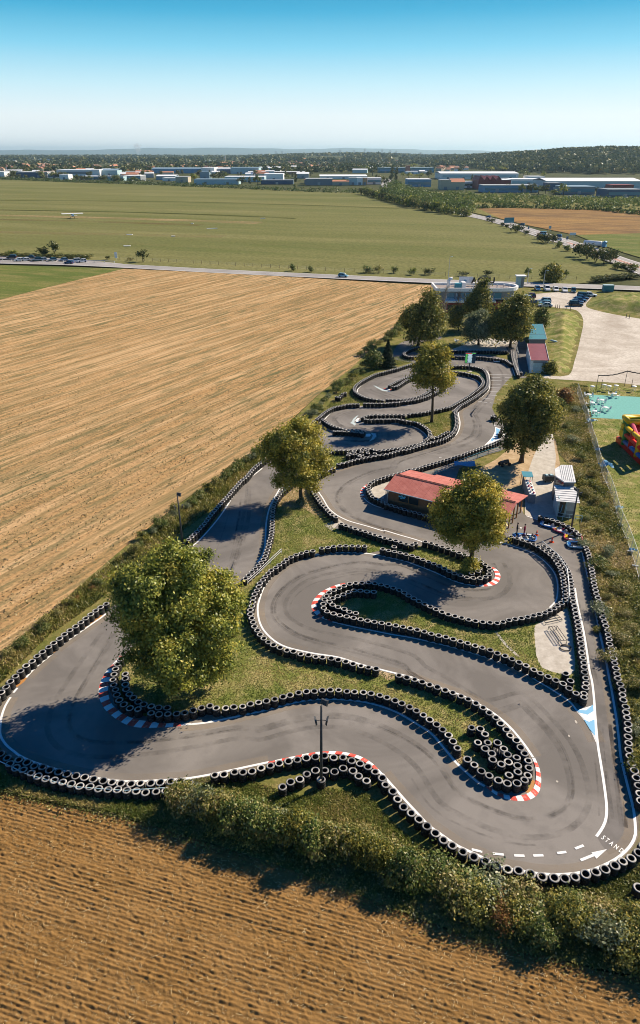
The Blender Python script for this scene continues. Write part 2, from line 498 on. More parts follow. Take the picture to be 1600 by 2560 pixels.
M['boards'] = n.done(n.mix(n.ramp(w, (0.05, 0.0), (0.2, 1.0)), (0.06, 0.03, 0.015), (0.27, 0.145, 0.085)), 0.8, w, 0.5, 0.02, 0.2)
# foliage
M['plane_leaf'] = leafy('olive_leaves', (0.069, 0.101, 0.018), (0.201, 0.241, 0.039), (0.368, 0.374, 0.060), (0.575, 0.483, 0.092))
M['gold_leaf'] = leafy('golden_leaves', (0.095, 0.118, 0.020), (0.252, 0.252, 0.038), (0.448, 0.386, 0.058), (0.672, 0.504, 0.084))
M['dark_leaf'] = leafy('dark_leaves', (0.056, 0.074, 0.018), (0.129, 0.151, 0.030), (0.241, 0.235, 0.047), (0.437, 0.347, 0.067))
M['hedge_leaf'] = leafy('hedge_leaves', (0.049, 0.081, 0.017), (0.103, 0.157, 0.032), (0.200, 0.232, 0.059), (0.389, 0.324, 0.119))
M['pale_leaf'] = leafy('grey_green_leaves', (0.078, 0.104, 0.052), (0.143, 0.182, 0.091), (0.247, 0.273, 0.143), (0.351, 0.364, 0.208))
M['weed_leaf'] = leafy('weed_leaves', (0.085, 0.110, 0.024), (0.190, 0.200, 0.042), (0.33, 0.285, 0.085), (0.52, 0.41, 0.20))
M['grass_blade'] = leafy('grass_blades', (0.115, 0.160, 0.032), (0.200, 0.250, 0.055), (0.330, 0.315, 0.095), (0.60, 0.47, 0.22))
M['conifer_leaf'] = leafy('conifer_needles', (0.018, 0.034, 0.018), (0.034, 0.055, 0.026), (0.058, 0.081, 0.036), trans=0.1)
M['rust_leaf'] = leafy('rusty_leaves', (0.117, 0.065, 0.026), (0.260, 0.130, 0.039), (0.390, 0.208, 0.065))
M['wood_leaf'] = leafy('woodland_leaves', (0.024, 0.042, 0.014), (0.060, 0.085, 0.024), (0.12, 0.13, 0.034), (0.23, 0.19, 0.050), trans=0.15)
M['straw'] = leafy('straw', (0.20, 0.13, 0.05), (0.42, 0.29, 0.12), (0.62, 0.48, 0.25), trans=0.0)
M['clod'] = leafy('field_residue', (0.10, 0.075, 0.035), (0.17, 0.14, 0.065), (0.15, 0.16, 0.06), (0.50, 0.38, 0.20), trans=0.0)

# ================================================================== THE GROUND
def sheet(name, pts, z, mat, kind='structure', step=None):
    P = [Vector((p[0], p[1], 0)) for p in pts]
    if step: P = smooth(P, step, True)
    tris = tessellate_polygon([P])
    me = bpy.data.meshes.new(name)
    me.from_pydata([(p.x, p.y, z) for p in P], [], [tuple(t) for t in tris])
    me.materials.append(mat)
    me.update()
    bm = bmesh.new(); bm.from_mesh(me)
    bmesh.ops.recalc_face_normals(bm, faces=bm.faces)
    if sum(f.normal.z for f in bm.faces) < 0: bmesh.ops.reverse_faces(bm, faces=bm.faces)
    bm.to_mesh(me); bm.free()
    return tag(put(name, me), kind=kind)

def ribbon(mb, pts, w, z, m=0, step=0.5, raw=False):
    """flat strip of width w along pts, added to mb"""
    P = [Vector((p[0], p[1], 0)) for p in pts]
    if not raw: P = smooth(P, step)
    L, R = [], []
    for i, p in enumerate(P):
        d = (P[min(i + 1, len(P) - 1)] - P[max(i - 1, 0)]).normalized()
        nn = Vector((-d.y, d.x, 0))
        L.append(p + nn * w / 2); R.append(p - nn * w / 2)
    for i in range(len(P) - 1):
        mb.face([(R[i].x, R[i].y, z), (R[i + 1].x, R[i + 1].y, z), (L[i + 1].x, L[i + 1].y, z), (L[i].x, L[i].y, z)], m)

_g = np.random.default_rng(3)
_tab = _g.random((256, 256))
def vnoise(x, y):
    """smooth value noise, 0..1"""
    xi, yi = np.floor(x).astype(int), np.floor(y).astype(int)
    fx, fy = x - xi, y - yi
    fx, fy = fx * fx * (3 - 2 * fx), fy * fy * (3 - 2 * fy)
    a, b = _tab[xi & 255, yi & 255], _tab[(xi + 1) & 255, yi & 255]
    c, d = _tab[xi & 255, (yi + 1) & 255], _tab[(xi + 1) & 255, (yi + 1) & 255]
    return (a * (1 - fx) + b * fx) * (1 - fy) + (c * (1 - fx) + d * fx) * fy
def fbm(x, y, o=4):
    s, k, t = 0, 1.0, 0
    for i in range(o):
        s = s + vnoise(x * 2 ** i + 17 * i, y * 2 ** i + 31 * i) * k
        t += k; k *= 0.5
    return s / t

def heights(name, X, Y, Z, mat, kind='structure', smooth_shade=False):
    r, c = X.shape
    me = bpy.data.meshes.new(name)
    me.vertices.add(r * c)
    me.vertices.foreach_set('co', np.stack([X, Y, Z], -1).astype(np.float32).ravel())
    idx = np.arange(r * c, dtype=np.int32).reshape(r, c)
    q = np.stack([idx[:-1, :-1], idx[:-1, 1:], idx[1:, 1:], idx[1:, :-1]], -1).reshape(-1, 4)
    me.loops.add(q.size)
    me.loops.foreach_set('vertex_index', q.ravel())
    me.polygons.add(len(q))
    me.polygons.foreach_set('loop_start', np.arange(0, q.size, 4, dtype=np.int32))
    me.polygons.foreach_set('loop_total', np.full(len(q), 4, np.int32))
    if smooth_shade: me.polygons.foreach_set('use_smooth', np.ones(len(q), bool))
    me.materials.append(mat)
    me.update(); me.validate()
    return tag(put(name, me), kind=kind)

g = MB(); g.face([(-60000, -3000, -0.6), (60000, -3000, -0.6), (60000, 70000, -0.6), (-60000, 70000, -0.6)])
tag(g.build('ground', M['farland']), kind='structure')

# the airfield meadow, the roads and the fields around
meadow_pts = [V('P', *p) for p in ((-700, 690), (0, 630), (300, 662), (700, 680), (1100, 700), (1400, 712), (1600, 690), (1545, 668), (1400, 600), (1290, 560), (1190, 535), (980, 470), (900, 482), (780, 478), (500, 466), (250, 458), (0, 448), (-500, 440), (-1200, 500))]
sheet('meadow', meadow_pts, -0.30, M['meadow'])
sheet('stubble_field', [V('P', *p) for p in ((-500, 2250), (-60, 1975), (-40, 1720), (60, 1590), (200, 1460), (330, 1350), (450, 1255), (560, 1180), (640, 1130), (700, 1075), (790, 990), (880, 918), (950, 850), (1010, 795), (1060, 760), (1088, 722), (1085, 712), (1000, 708), (850, 699), (600, 684), (310, 671), (140, 712), (0, 748), (-600, 850), (-1600, 1200))], -0.12, M['stubble'])
sheet('green_field', [V('P', *p) for p in ((310, 671), (140, 712), (0, 748), (-600, 850), (-900, 700), (-300, 655), (0, 662))], -0.10, M['greencrop'])
sheet('fallow_field', [V('P', *p) for p in ((1190, 518), (1330, 520), (1500, 522), (1700, 530), (1900, 560), (1700, 580), (1600, 582), (1440, 586), (1320, 562), (1250, 545))], -0.28, M['fallow'])
sheet('crop_field', [V('P', *p) for p in ((1440, 586), (1600, 582), (1800, 578), (1900, 640), (1620, 648), (1560, 630), (1480, 602))], -0.26, M['greencrop'])
sheet('scrub_ground', [V('P', *p) for p in ((1180, 530), (1250, 545), (1190, 518), (1330, 520), (1700, 526), (1700, 500), (1300, 488), (1100, 480), (960, 474), (990, 490), (1100, 515))], -0.24, M['verge'])

# the grass runway: a worn pale strip and darker mown edges
def soft(name, col, amt):
    n = N(name)
    al = n.math('MULTIPLY', n.ramp(n.noise(0.035, 5, 0.7, n.rot(math.radians(2), (0.35, 2.2, 1))), (0.35, 0.0), (0.6, amt)), n.ramp(n.noise(0.4, 4, 0.7), (0.2, 0.5), (0.7, 1.0)))
    df = n.n('ShaderNodeBsdfDiffuse', {'Color': (*col, 1)}); tp = n.n('ShaderNodeBsdfTransparent')
    mx = n.n('ShaderNodeMixShader', {0: al, 1: tp.outputs[0], 2: df.outputs[0]}); n.t.links.new(mx.outputs[0], n.out.inputs[0])
    return n.mat
for i, (w, pts, col, amt) in enumerate(((16, ((-300, 534), (0, 538), (300, 545), (650, 556)), (0.38, 0.29, 0.15), 0.95), (10, ((-300, 546), (0, 548), (250, 553), (500, 562)), (0.20, 0.15, 0.07), 0.7), (9, ((-300, 521), (0, 524), (400, 532), (740, 545)), (0.07, 0.08, 0.025), 0.95), (14, ((-200, 575), (200, 583), (560, 590)), (0.30, 0.245, 0.12), 0.5), (12, ((0, 500), (500, 505), (1000, 520)), (0.11, 0.115, 0.035), 0.6))):
    rw = MB(); ribbon(rw, [V('P', *p) for p in pts], w, -0.26 + 0.004 * i, step=20)
    tag(rw.build('runway_strip', soft('runway_turf', col, amt)), kind='structure')

main_road = [V('P', *p) for p in ((-500, 634), (-150, 645), (0, 654), (160, 658), (300, 664), (560, 678), (860, 692), (1080, 702), (1250, 708), (1420, 714), (1540, 718), (1640, 722), (1800, 730))]
branch_road = [V('P', *p) for p in ((1640, 690), (1600, 668), (1540, 648), (1480, 626), (1420, 606), (1360, 588), (1290, 566), (1230, 549), (1170, 536), (1090, 515), (1010, 490), (975, 474), (964, 462), (968, 452), (973, 447))]
rd = MB(); ribbon(rd, main_road, 9.5, -0.06, step=4)
tag(rd.build('road', M['road']), kind='structure')
rd = MB(); ribbon(rd, branch_road, 13.0, -0.10, step=4)
tag(rd.build('branch_road', M['road']), kind='structure')
lay = MB(); ribbon(lay, [V('P', *p) for p in ((-300, 628), (0, 643), (120, 648), (220, 655), (290, 662))], 9.0, -0.09, step=3)
tag(lay.build('lay_by', M['road']), kind='structure')
ln = MB()
for off in (-4.1, 4.1):
    P = smooth([Vector((p.x, p.y, 0)) for p in main_road], 6)
    Q = []
    for i, p in enumerate(P):
        d = (P[min(i + 1, len(P) - 1)] - P[max(i - 1, 0)]).normalized()
        Q.append(p + Vector((-d.y, d.x, 0)) * off)
    ribbon(ln, Q, 0.35, -0.03, raw=True)
for off in (-5.6, 5.6, -1.6, 1.6):
    P = smooth([Vector((p.x, p.y, 0)) for p in branch_road], 6)
    Q = []
    for i, p in enumerate(P):
        d = (P[min(i + 1, len(P) - 1)] - P[max(i - 1, 0)]).normalized()
        Q.append(p + Vector((-d.y, d.x, 0)) * off)
    ribbon(ln, Q, 0.35, -0.06, raw=True)
P = smooth([Vector((p.x, p.y, 0)) for p in main_road], 3)
for i in range(0, len(P) - 1, 4): ribbon(ln, P[i:i + 2], 0.2, -0.03, raw=True)
tag(ln.build('road_markings', M['white']), kind='structure')
md = MB(); ribbon(md, [V('P', *p) for p in ((1640, 690), (1600, 668), (1540, 648), (1480, 626), (1420, 606))], 2.6, -0.055, step=4)
tag(md.build('road_median', flat('pink_surfacing', (0.42, 0.24, 0.19), 0.9)), kind='structure')

# the verge round the whole circuit
verge_pts = [V('P', *p) for p in ((-150, 1985), (0, 1972), (150, 2010), (240, 2030), (360, 2055), (460, 2085), (600, 2130), (800, 2200), (1000, 2275), (1200, 2350), (1500, 2420), (2200, 2560), (2600, 1900), (2400, 1400), (2000, 1000), (1750, 800), (1640, 735), (1540, 728), (1400, 722), (1250, 716), (1088, 710), (1060, 758), (950, 852), (880, 918), (790, 992), (700, 1080), (640, 1135), (560, 1182), (450, 1258), (330, 1352), (200, 1462), (60, 1592), (-40, 1722), (-200, 1850))]
sheet('verge', verge_pts, -0.05, M['verge'])
sheet('gravel_lot', [V('P', *p) for p in ((1332, 738), (1380, 731), (1440, 731), (1490, 735), (1478, 745), (1465, 765), (1500, 778), (1560, 790), (1620, 800), (1900, 850), (1900, 990), (1620, 965), (1560, 958), (1480, 953), (1400, 948), (1362, 945), (1362, 938), (1420, 938), (1437, 900), (1450, 850), (1458, 800), (1440, 775), (1400, 770), (1370, 765), (1330, 760))], -0.035, M['gravel'], step=1.5)
sheet('dirt_yard', [V('P', *p) for p in ((1165, 1190), (1200, 1170), (1240, 1148), (1275, 1120), (1310, 1095), (1360, 1075), (1390, 1100), (1400, 1160), (1395, 1180), (1310, 1220), (1308, 1290), (1330, 1300), (1240, 1260), (1190, 1235))], -0.02, M['earth'])
sheet('service_path', [V('P', *p) for p in ((1312, 1205), (1330, 1150), (1350, 1105), (1362, 1085), (1382, 1085), (1390, 1140), (1386, 1190), (1390, 1290), (1400, 1310), (1312, 1296))], -0.012, M['concrete'])
sheet('lawn', [V('P', *p) for p in ((1470, 960), (1560, 968), (1750, 990), (2000, 1200), (1900, 1560), (1620, 1500), (1585, 1400), (1545, 1290), (1505, 1170), (1475, 1060))], -0.035, M['lawn'])
sheet('turquoise_carpet', VS('L1', (405, 340), (640, 352), (900, 370), (1330, 385), (1600, 400), (1600, 850), (1040, 808), (560, 785), (480, 600)), -0.015, M['carpet'], 'structure')
sheet('terrace_paving', [V('P', *p) for p in ((1120, 876), (1160, 862), (1190, 846), (1260, 846), (1300, 850), (1308, 872), (1275, 876), (1260, 884), (1180, 884))], -0.02, M['concrete'])
sheet('garage_yard', [V('P', *p) for p in ((1262, 862), (1312, 850), (1322, 880), (1322, 945), (1300, 945), (1280, 900))], -0.015, M['dark_asphalt'])
# the two mown mounds beside the gravel
def mound(name, poly, peak, mat, res=0.5):
    P = np.array([(p.x + 1.1 * math.sin(i * 1.7) * math.sin(i * 0.61), p.y + 1.1 * math.cos(i * 1.3)) for i, p in enumerate(smooth([Vector((p[0], p[1], 0)) for p in poly], 2.0, True))])
    lo, hi = P.min(0) - 1, P.max(0) + 1
    x = np.arange(lo[0], hi[0], res); y = np.arange(lo[1], hi[1], res)
    X, Y = np.meshgrid(x, y)
    d = np.full(X.shape, 1e9)
    for i in range(len(P)):
        a, b = P[i], P[(i + 1) % len(P)]
        e = b - a
        t = np.clip(((X - a[0]) * e[0] + (Y - a[1]) * e[1]) / (e @ e), 0, 1)
        d = np.minimum(d, np.hypot(X - a[0] - t * e[0], Y - a[1] - t * e[1]))
    m = inside(P, np.stack([X.ravel(), Y.ravel()], 1)).reshape(X.shape)
    k = np.where(m, 1 - np.exp(-(d / 5.0) ** 2), 0)
    Z = -0.30 + k * peak * (0.75 + 0.5 * fbm(X * 0.2, Y * 0.2, 3)) + 0.16 * k * fbm(X * 0.9, Y * 0.9, 3) + 0.16 * k * (vnoise(X * 2.3, Y * 2.3) - 0.5) + 0.25 * np.minimum(1, d) * m
    heights(name, X, Y, Z, mat, smooth_shade=True)
mound1 = [V('P', *p) for p in ((1365, 785), (1400, 775), (1440, 782), (1456, 800), (1450, 845), (1436, 890), (1420, 936), (1375, 936), (1372, 880), (1360, 830))]
mound2 = [V('P', *p) for p in ((1462, 762), (1482, 748), (1520, 738), (1600, 740), (1800, 752), (1850, 830), (1640, 796), (1560, 784), (1500, 772))]
mound('grass_mound', mound1, 1.9, M['lawn'])
mound('grass_bank', mound2, 2.4, M['lawn'])

# ploughed field in the foreground: real furrows
pe = [V('P', *p) for p in ((-200, 1925), (0, 1976), (150, 2010), (240, 2024), (360, 2056), (460, 2090), (600, 2120), (800, 2190), (1000, 2270), (1200, 2345), (1500, 2420), (1800, 2480))]
ca, sa = math.cos(math.radians(-16)), math.sin(math.radians(-16))
eu = np.array([p.x * ca + p.y * sa for p in pe]); ev = np.array([-p.x * sa + p.y * ca for p in pe])
u = np.arange(-38, 28, 0.085)
vtop = np.interp(u, eu, ev) + 0.5 * (fbm(u * 0.5, u * 0, 3) - 0.5)
k = np.arange(0, 420)
U = np.repeat(u[None, :], len(k), 0)
Vv = vtop[None, :] - k[:, None] * 0.048 + 0 * U
wob = 0.22 * (fbm(U * 0.05, Vv * 0.25, 2) - 0.5) + 0.05 * (fbm(U * 0.6, Vv * 0.6, 2) - 0.5)
ph = (Vv + wob) / 0.29
row = 0.5 + 0.5 * np.cos(2 * np.pi * ph)
wide = 0.5 + 0.5 * np.cos(2 * np.pi * ph / 6 + 0.7)
amp = np.clip(0.15 + 1.5 * (fbm(U * 0.16, Vv * 0.7, 3) - 0.15), 0.1, 1.6)
Z = -0.13 + amp * (0.060 * row ** 1.2) + 0.035 * wide + 0.10 * (fbm(U * 1.1, Vv * 5.5, 4) - 0.5) + 0.05 * (vnoise(U * 9.0, Vv * 9.0) - 0.5) + 0.20 * np.maximum(0, vnoise(U * 5.3 + 40, Vv * 6.7) - 0.64) + 0.10 * np.maximum(0, vnoise(U * 2.1, Vv * 4.7 + 11) - 0.6)
heights('ploughed_field', U * ca - Vv * sa, U * sa + Vv * ca, Z[:, :], M['plough'])
# heights() winds for +v; flip if it looks down
me = bpy.data.objects['ploughed_field'].data
if me.polygons[0].normal.z < 0: me.flip_normals()
# stubble stalks and clods lying on it
ns = 30000
su = nr.uniform(-34, 26, ns); sv = np.interp(su, eu, ev) - nr.uniform(0.2, 19, ns)
sx, sy = su * ca - sv * sa, su * sa + sv * ca
ang = nr.normal(math.radians(-16), 1.0, ns); ln_ = nr.uniform(0.06, 0.24, ns) * np.where(nr.random(ns) < 0.04, 1.8, 1.0); wd = nr.uniform(0.008, 0.018, ns)
tilt = nr.uniform(-0.25, 0.5, ns)
dx, dy, dz = np.cos(ang) * ln_ / 2, np.sin(ang) * ln_ / 2, tilt * ln_ / 2
ox, oy = -np.sin(ang) * wd, np.cos(ang) * wd
z0 = nr.uniform(-0.14, -0.02, ns)
q = np.stack([np.stack([sx - dx - ox, sy - dy - oy, z0 - dz], 1), np.stack([sx + dx - ox, sy + dy - oy, z0 + dz], 1), np.stack([sx + dx + ox, sy + dy + oy, z0 + dz + 0.01], 1), np.stack([sx - dx + ox, sy - dy + oy, z0 - dz + 0.01], 1)], 1)
tag(fast('straw', q.reshape(-1, 3), 4, M['straw'], nr.random(ns)), kind='stuff')

# ================================================================== THE KART TRACK
left_edge = ('A', (665, 198), (560, 272), (400, 383), (250, 512), (150, 608), (60, 715), (0, 800), (-35, 920), (-30, 1010), (20, 1080), (100, 1130), (200, 1178), (400, 1240), (600, 1278), (800, 1298), (1000, 1292), (1160, 1268), (1290, 1243))
track = VS('K1', (1140, 300), (800, 325), (500, 350), (300, 400), (180, 480), (110, 545), (60, 580), 'F', (762, 262), (665, 345), (540, 480), (480, 582), (425, 660), (350, 750), (255, 845), 'P', (390, 1440), *left_edge,
           'B', (100, 842), (350, 790), (560, 745), (760, 715), (900, 712), (1020, 735), (1120, 780), (1220, 872), (1330, 1008), (1500, 1198), 'C', (125, 1070), (335, 1200), (530, 1288), (700, 1332), (850, 1352), (960, 1357), (1090, 1345), (1200, 1320), (1315, 1272), (1400, 1216), (1462, 1150), (1498, 1080), (1504, 990), (1488, 870), (1457, 750), (1422, 620), (1396, 510), (1384, 400), (1368, 270), (1348, 140), (1330, 40),
           'E', (1316, 940), (1286, 780), (1256, 650), (1226, 500), (1191, 330), (1156, 190), (1130, 80), 'K7', (1145, 580), (1130, 540), (1120, 460), (1040, 350), (960, 290), (840, 250), (640, 225), (500, 165), (400, 130),
           'P', (1300, 1262), (1240, 1240), (1180, 1215), (1140, 1195), 'K4', (900, 850), (1050, 765), (1200, 690), (1330, 640), (1512, 590), 'P', (1262, 1122), (1272, 1090), (1268, 1060), (1240, 1040), (1230, 1020), (1240, 985), (1270, 950), (1290, 930), (1285, 910), (1272, 900), (1258, 896), (1225, 888), (1180, 884), (1090, 884), (1080, 900), (1030, 905), 'K3', (960, 325), (835, 365), (690, 402), (550, 440), (450, 470), (330, 530), (240, 585), (180, 650), (170, 690), (210, 740), (300, 795), (420, 830), (580, 855), (640, 880))
asphalt = sheet('track', track, 0.0, M['asphalt'])
sheet('upper_track', [V('P', *p) for p in ((982, 894), (985, 876), (1000, 858), (1030, 846), (1062, 836), (1100, 836), (1100, 848), (1050, 856), (1025, 874), (1060, 885), (1100, 884), (1100, 902), (1040, 905), (1000, 902))], -0.008, M['asphalt'], step=1.0)
sheet('pit_lane', VS('E', (1176, 884), (1276, 893), (1316, 1060), 'C', (1330, 150), (1352, 280), (1370, 420), (1385, 540), (1410, 640), (1445, 780), (1472, 890), (1484, 1000), (1475, 1090), (1440, 1145), (1300, 1200), (1240, 1120), (1215, 1075), (1250, 1030), (1275, 980), (1286, 915), (1284, 840), (1266, 700), (1243, 560), (1224, 430), (1208, 260), (1197, 120), 'E', (1184, 1000)), 0.004, M['dark_asphalt'])
sheet('concrete_pad', VS('K5', (780, 212), (700, 232), (620, 267), (570, 297), (545, 330), (560, 375), (590, 415), (700, 440), (730, 330)), 0.008, M['concrete'])

isl_main = VS('K1', (300, 1015), (600, 1022), (900, 1015), (860, 1060), (640, 1110), 'F', (1345, 262), (1240, 320), (1175, 385), (1150, 440), (1200, 530), (1260, 600), (1340, 662), (1300, 720), (1380, 752),
              'K5', (140, 800), (300, 850), (500, 912), (700, 965), (1060, 1050), 'K6', (420, 330), (560, 340), (800, 405), (1000, 470), (1130, 530), (1200, 575), (1290, 612), (1300, 690), (1240, 725), (1120, 740), (1000, 715), (850, 665), (700, 598), (560, 540), (400, 480), (200, 430), (50, 405),
              'D', (1040, 85), (975, 100), (940, 78), (750, 73), (620, 88), (540, 108), (420, 145), (330, 195), (240, 260), (170, 325), (138, 395), (112, 455), (103, 520), (108, 580), (128, 650), (168, 712), (248, 780), (330, 815), (450, 862), (600, 890), (800, 925), (1000, 978), (1060, 992), (1180, 1028), (1400, 1095),
              'C', (100, 66), (250, 122), (400, 192), (520, 285), (600, 362), (690, 442), (745, 540), (772, 615), (775, 680), (750, 740), (690, 768), (600, 755), (520, 728), (450, 700), (370, 642), (270, 570), (228, 515), (180, 428), (120, 348), (60, 298), (5, 270),
              'B', (1480, 408), (1380, 358), (1260, 312), (1140, 278), (1000, 262), (850, 257), (700, 264), (560, 288), (420, 320), (270, 355), (140, 378), (5, 388), 'A', (1350, 846), (1200, 852), (1060, 868), (925, 862), (850, 838), (775, 788), (728, 730), (712, 660), (715, 590), (750, 525), (795, 478),
              'P', (360, 1595), (480, 1535), (575, 1478), 'F', (640, 1112), (702, 1040), (765, 975), (800, 920), (825, 845), (842, 750), (852, 640), (868, 560), (900, 490), (945, 420), (1020, 345), (1130, 255), (1260, 165))
isl_lens = VS('D', (650, 480), (668, 435), (725, 400), (800, 366), (900, 345), (1030, 350), (1200, 396), 'K6', (300, 962), (500, 1072), (700, 1162), 'E', (150, 503), (300, 547), (450, 577), (560, 577), (760, 542), (900, 502), (985, 460), (1040, 470), (1060, 560), (1078, 680), (1097, 830), (1110, 960), (1113, 1050), (1100, 1070), (1050, 1052), (960, 992), (820, 925), (660, 845), (520, 785), (350, 728), (180, 683), (5, 640), 'D', (1200, 660), (1000, 625), (850, 596), (710, 562), (655, 525))
isl_tree = VS('K2', (60, 985), (400, 960), (690, 905), (728, 930), (735, 1000), (735, 1100), (700, 1190), 'K4', (760, 290), (700, 345), (600, 375), (510, 362), (455, 290), (375, 222), (260, 165), (80, 115), (20, 98))
isl_led = VS('K2', (690, 360), (760, 330), (900, 305), (1080, 330), (1130, 370), (1155, 420), (1150, 490), (1090, 445), (950, 398), (765, 372))
for nm, pts in (('infield_grass', isl_main), ('hairpin_grass', isl_lens), ('tree_island_grass', isl_tree), ('board_island_grass', isl_led)):
    sheet(nm, pts, 0.03, M['lawn'])
sheet('bare_patch', VS('E', (790, 590), (880, 545), (985, 480), (1012, 470), (1040, 600), (1062, 800), (1062, 900), (1030, 930), (960, 920), (900, 905), (840, 880), (800, 800), (790, 690)), 0.038, M['concrete'], step=0.8)
sheet('worn_strip', VS('E', (510, 632), (528, 632), (600, 722), (690, 805), (660, 800), (580, 722)), 0.036, M['concrete'])
sheet('crossing_slab', VS('F', (1240, 705), (1345, 655), (1390, 690), (1345, 700), (1300, 750)), 0.037, M['concrete'])
sheet('bare_edge', VS('D', (1055, 990), (1165, 1020), (1165, 1045), (1120, 1065), (1050, 1015)), 0.036, M['earth'])
sheet('bare_edge', VS('C', (235, 520), (285, 520), (300, 555), (262, 572)), 0.036, M['earth'])
sheet('bare_soil', VS('F', (885, 545), (930, 480), (1000, 410), (1060, 420), (1130, 450), (1180, 540), (1230, 620), (1190, 640), (1080, 580), (960, 570)), 0.035, M['earth'], step=0.6)

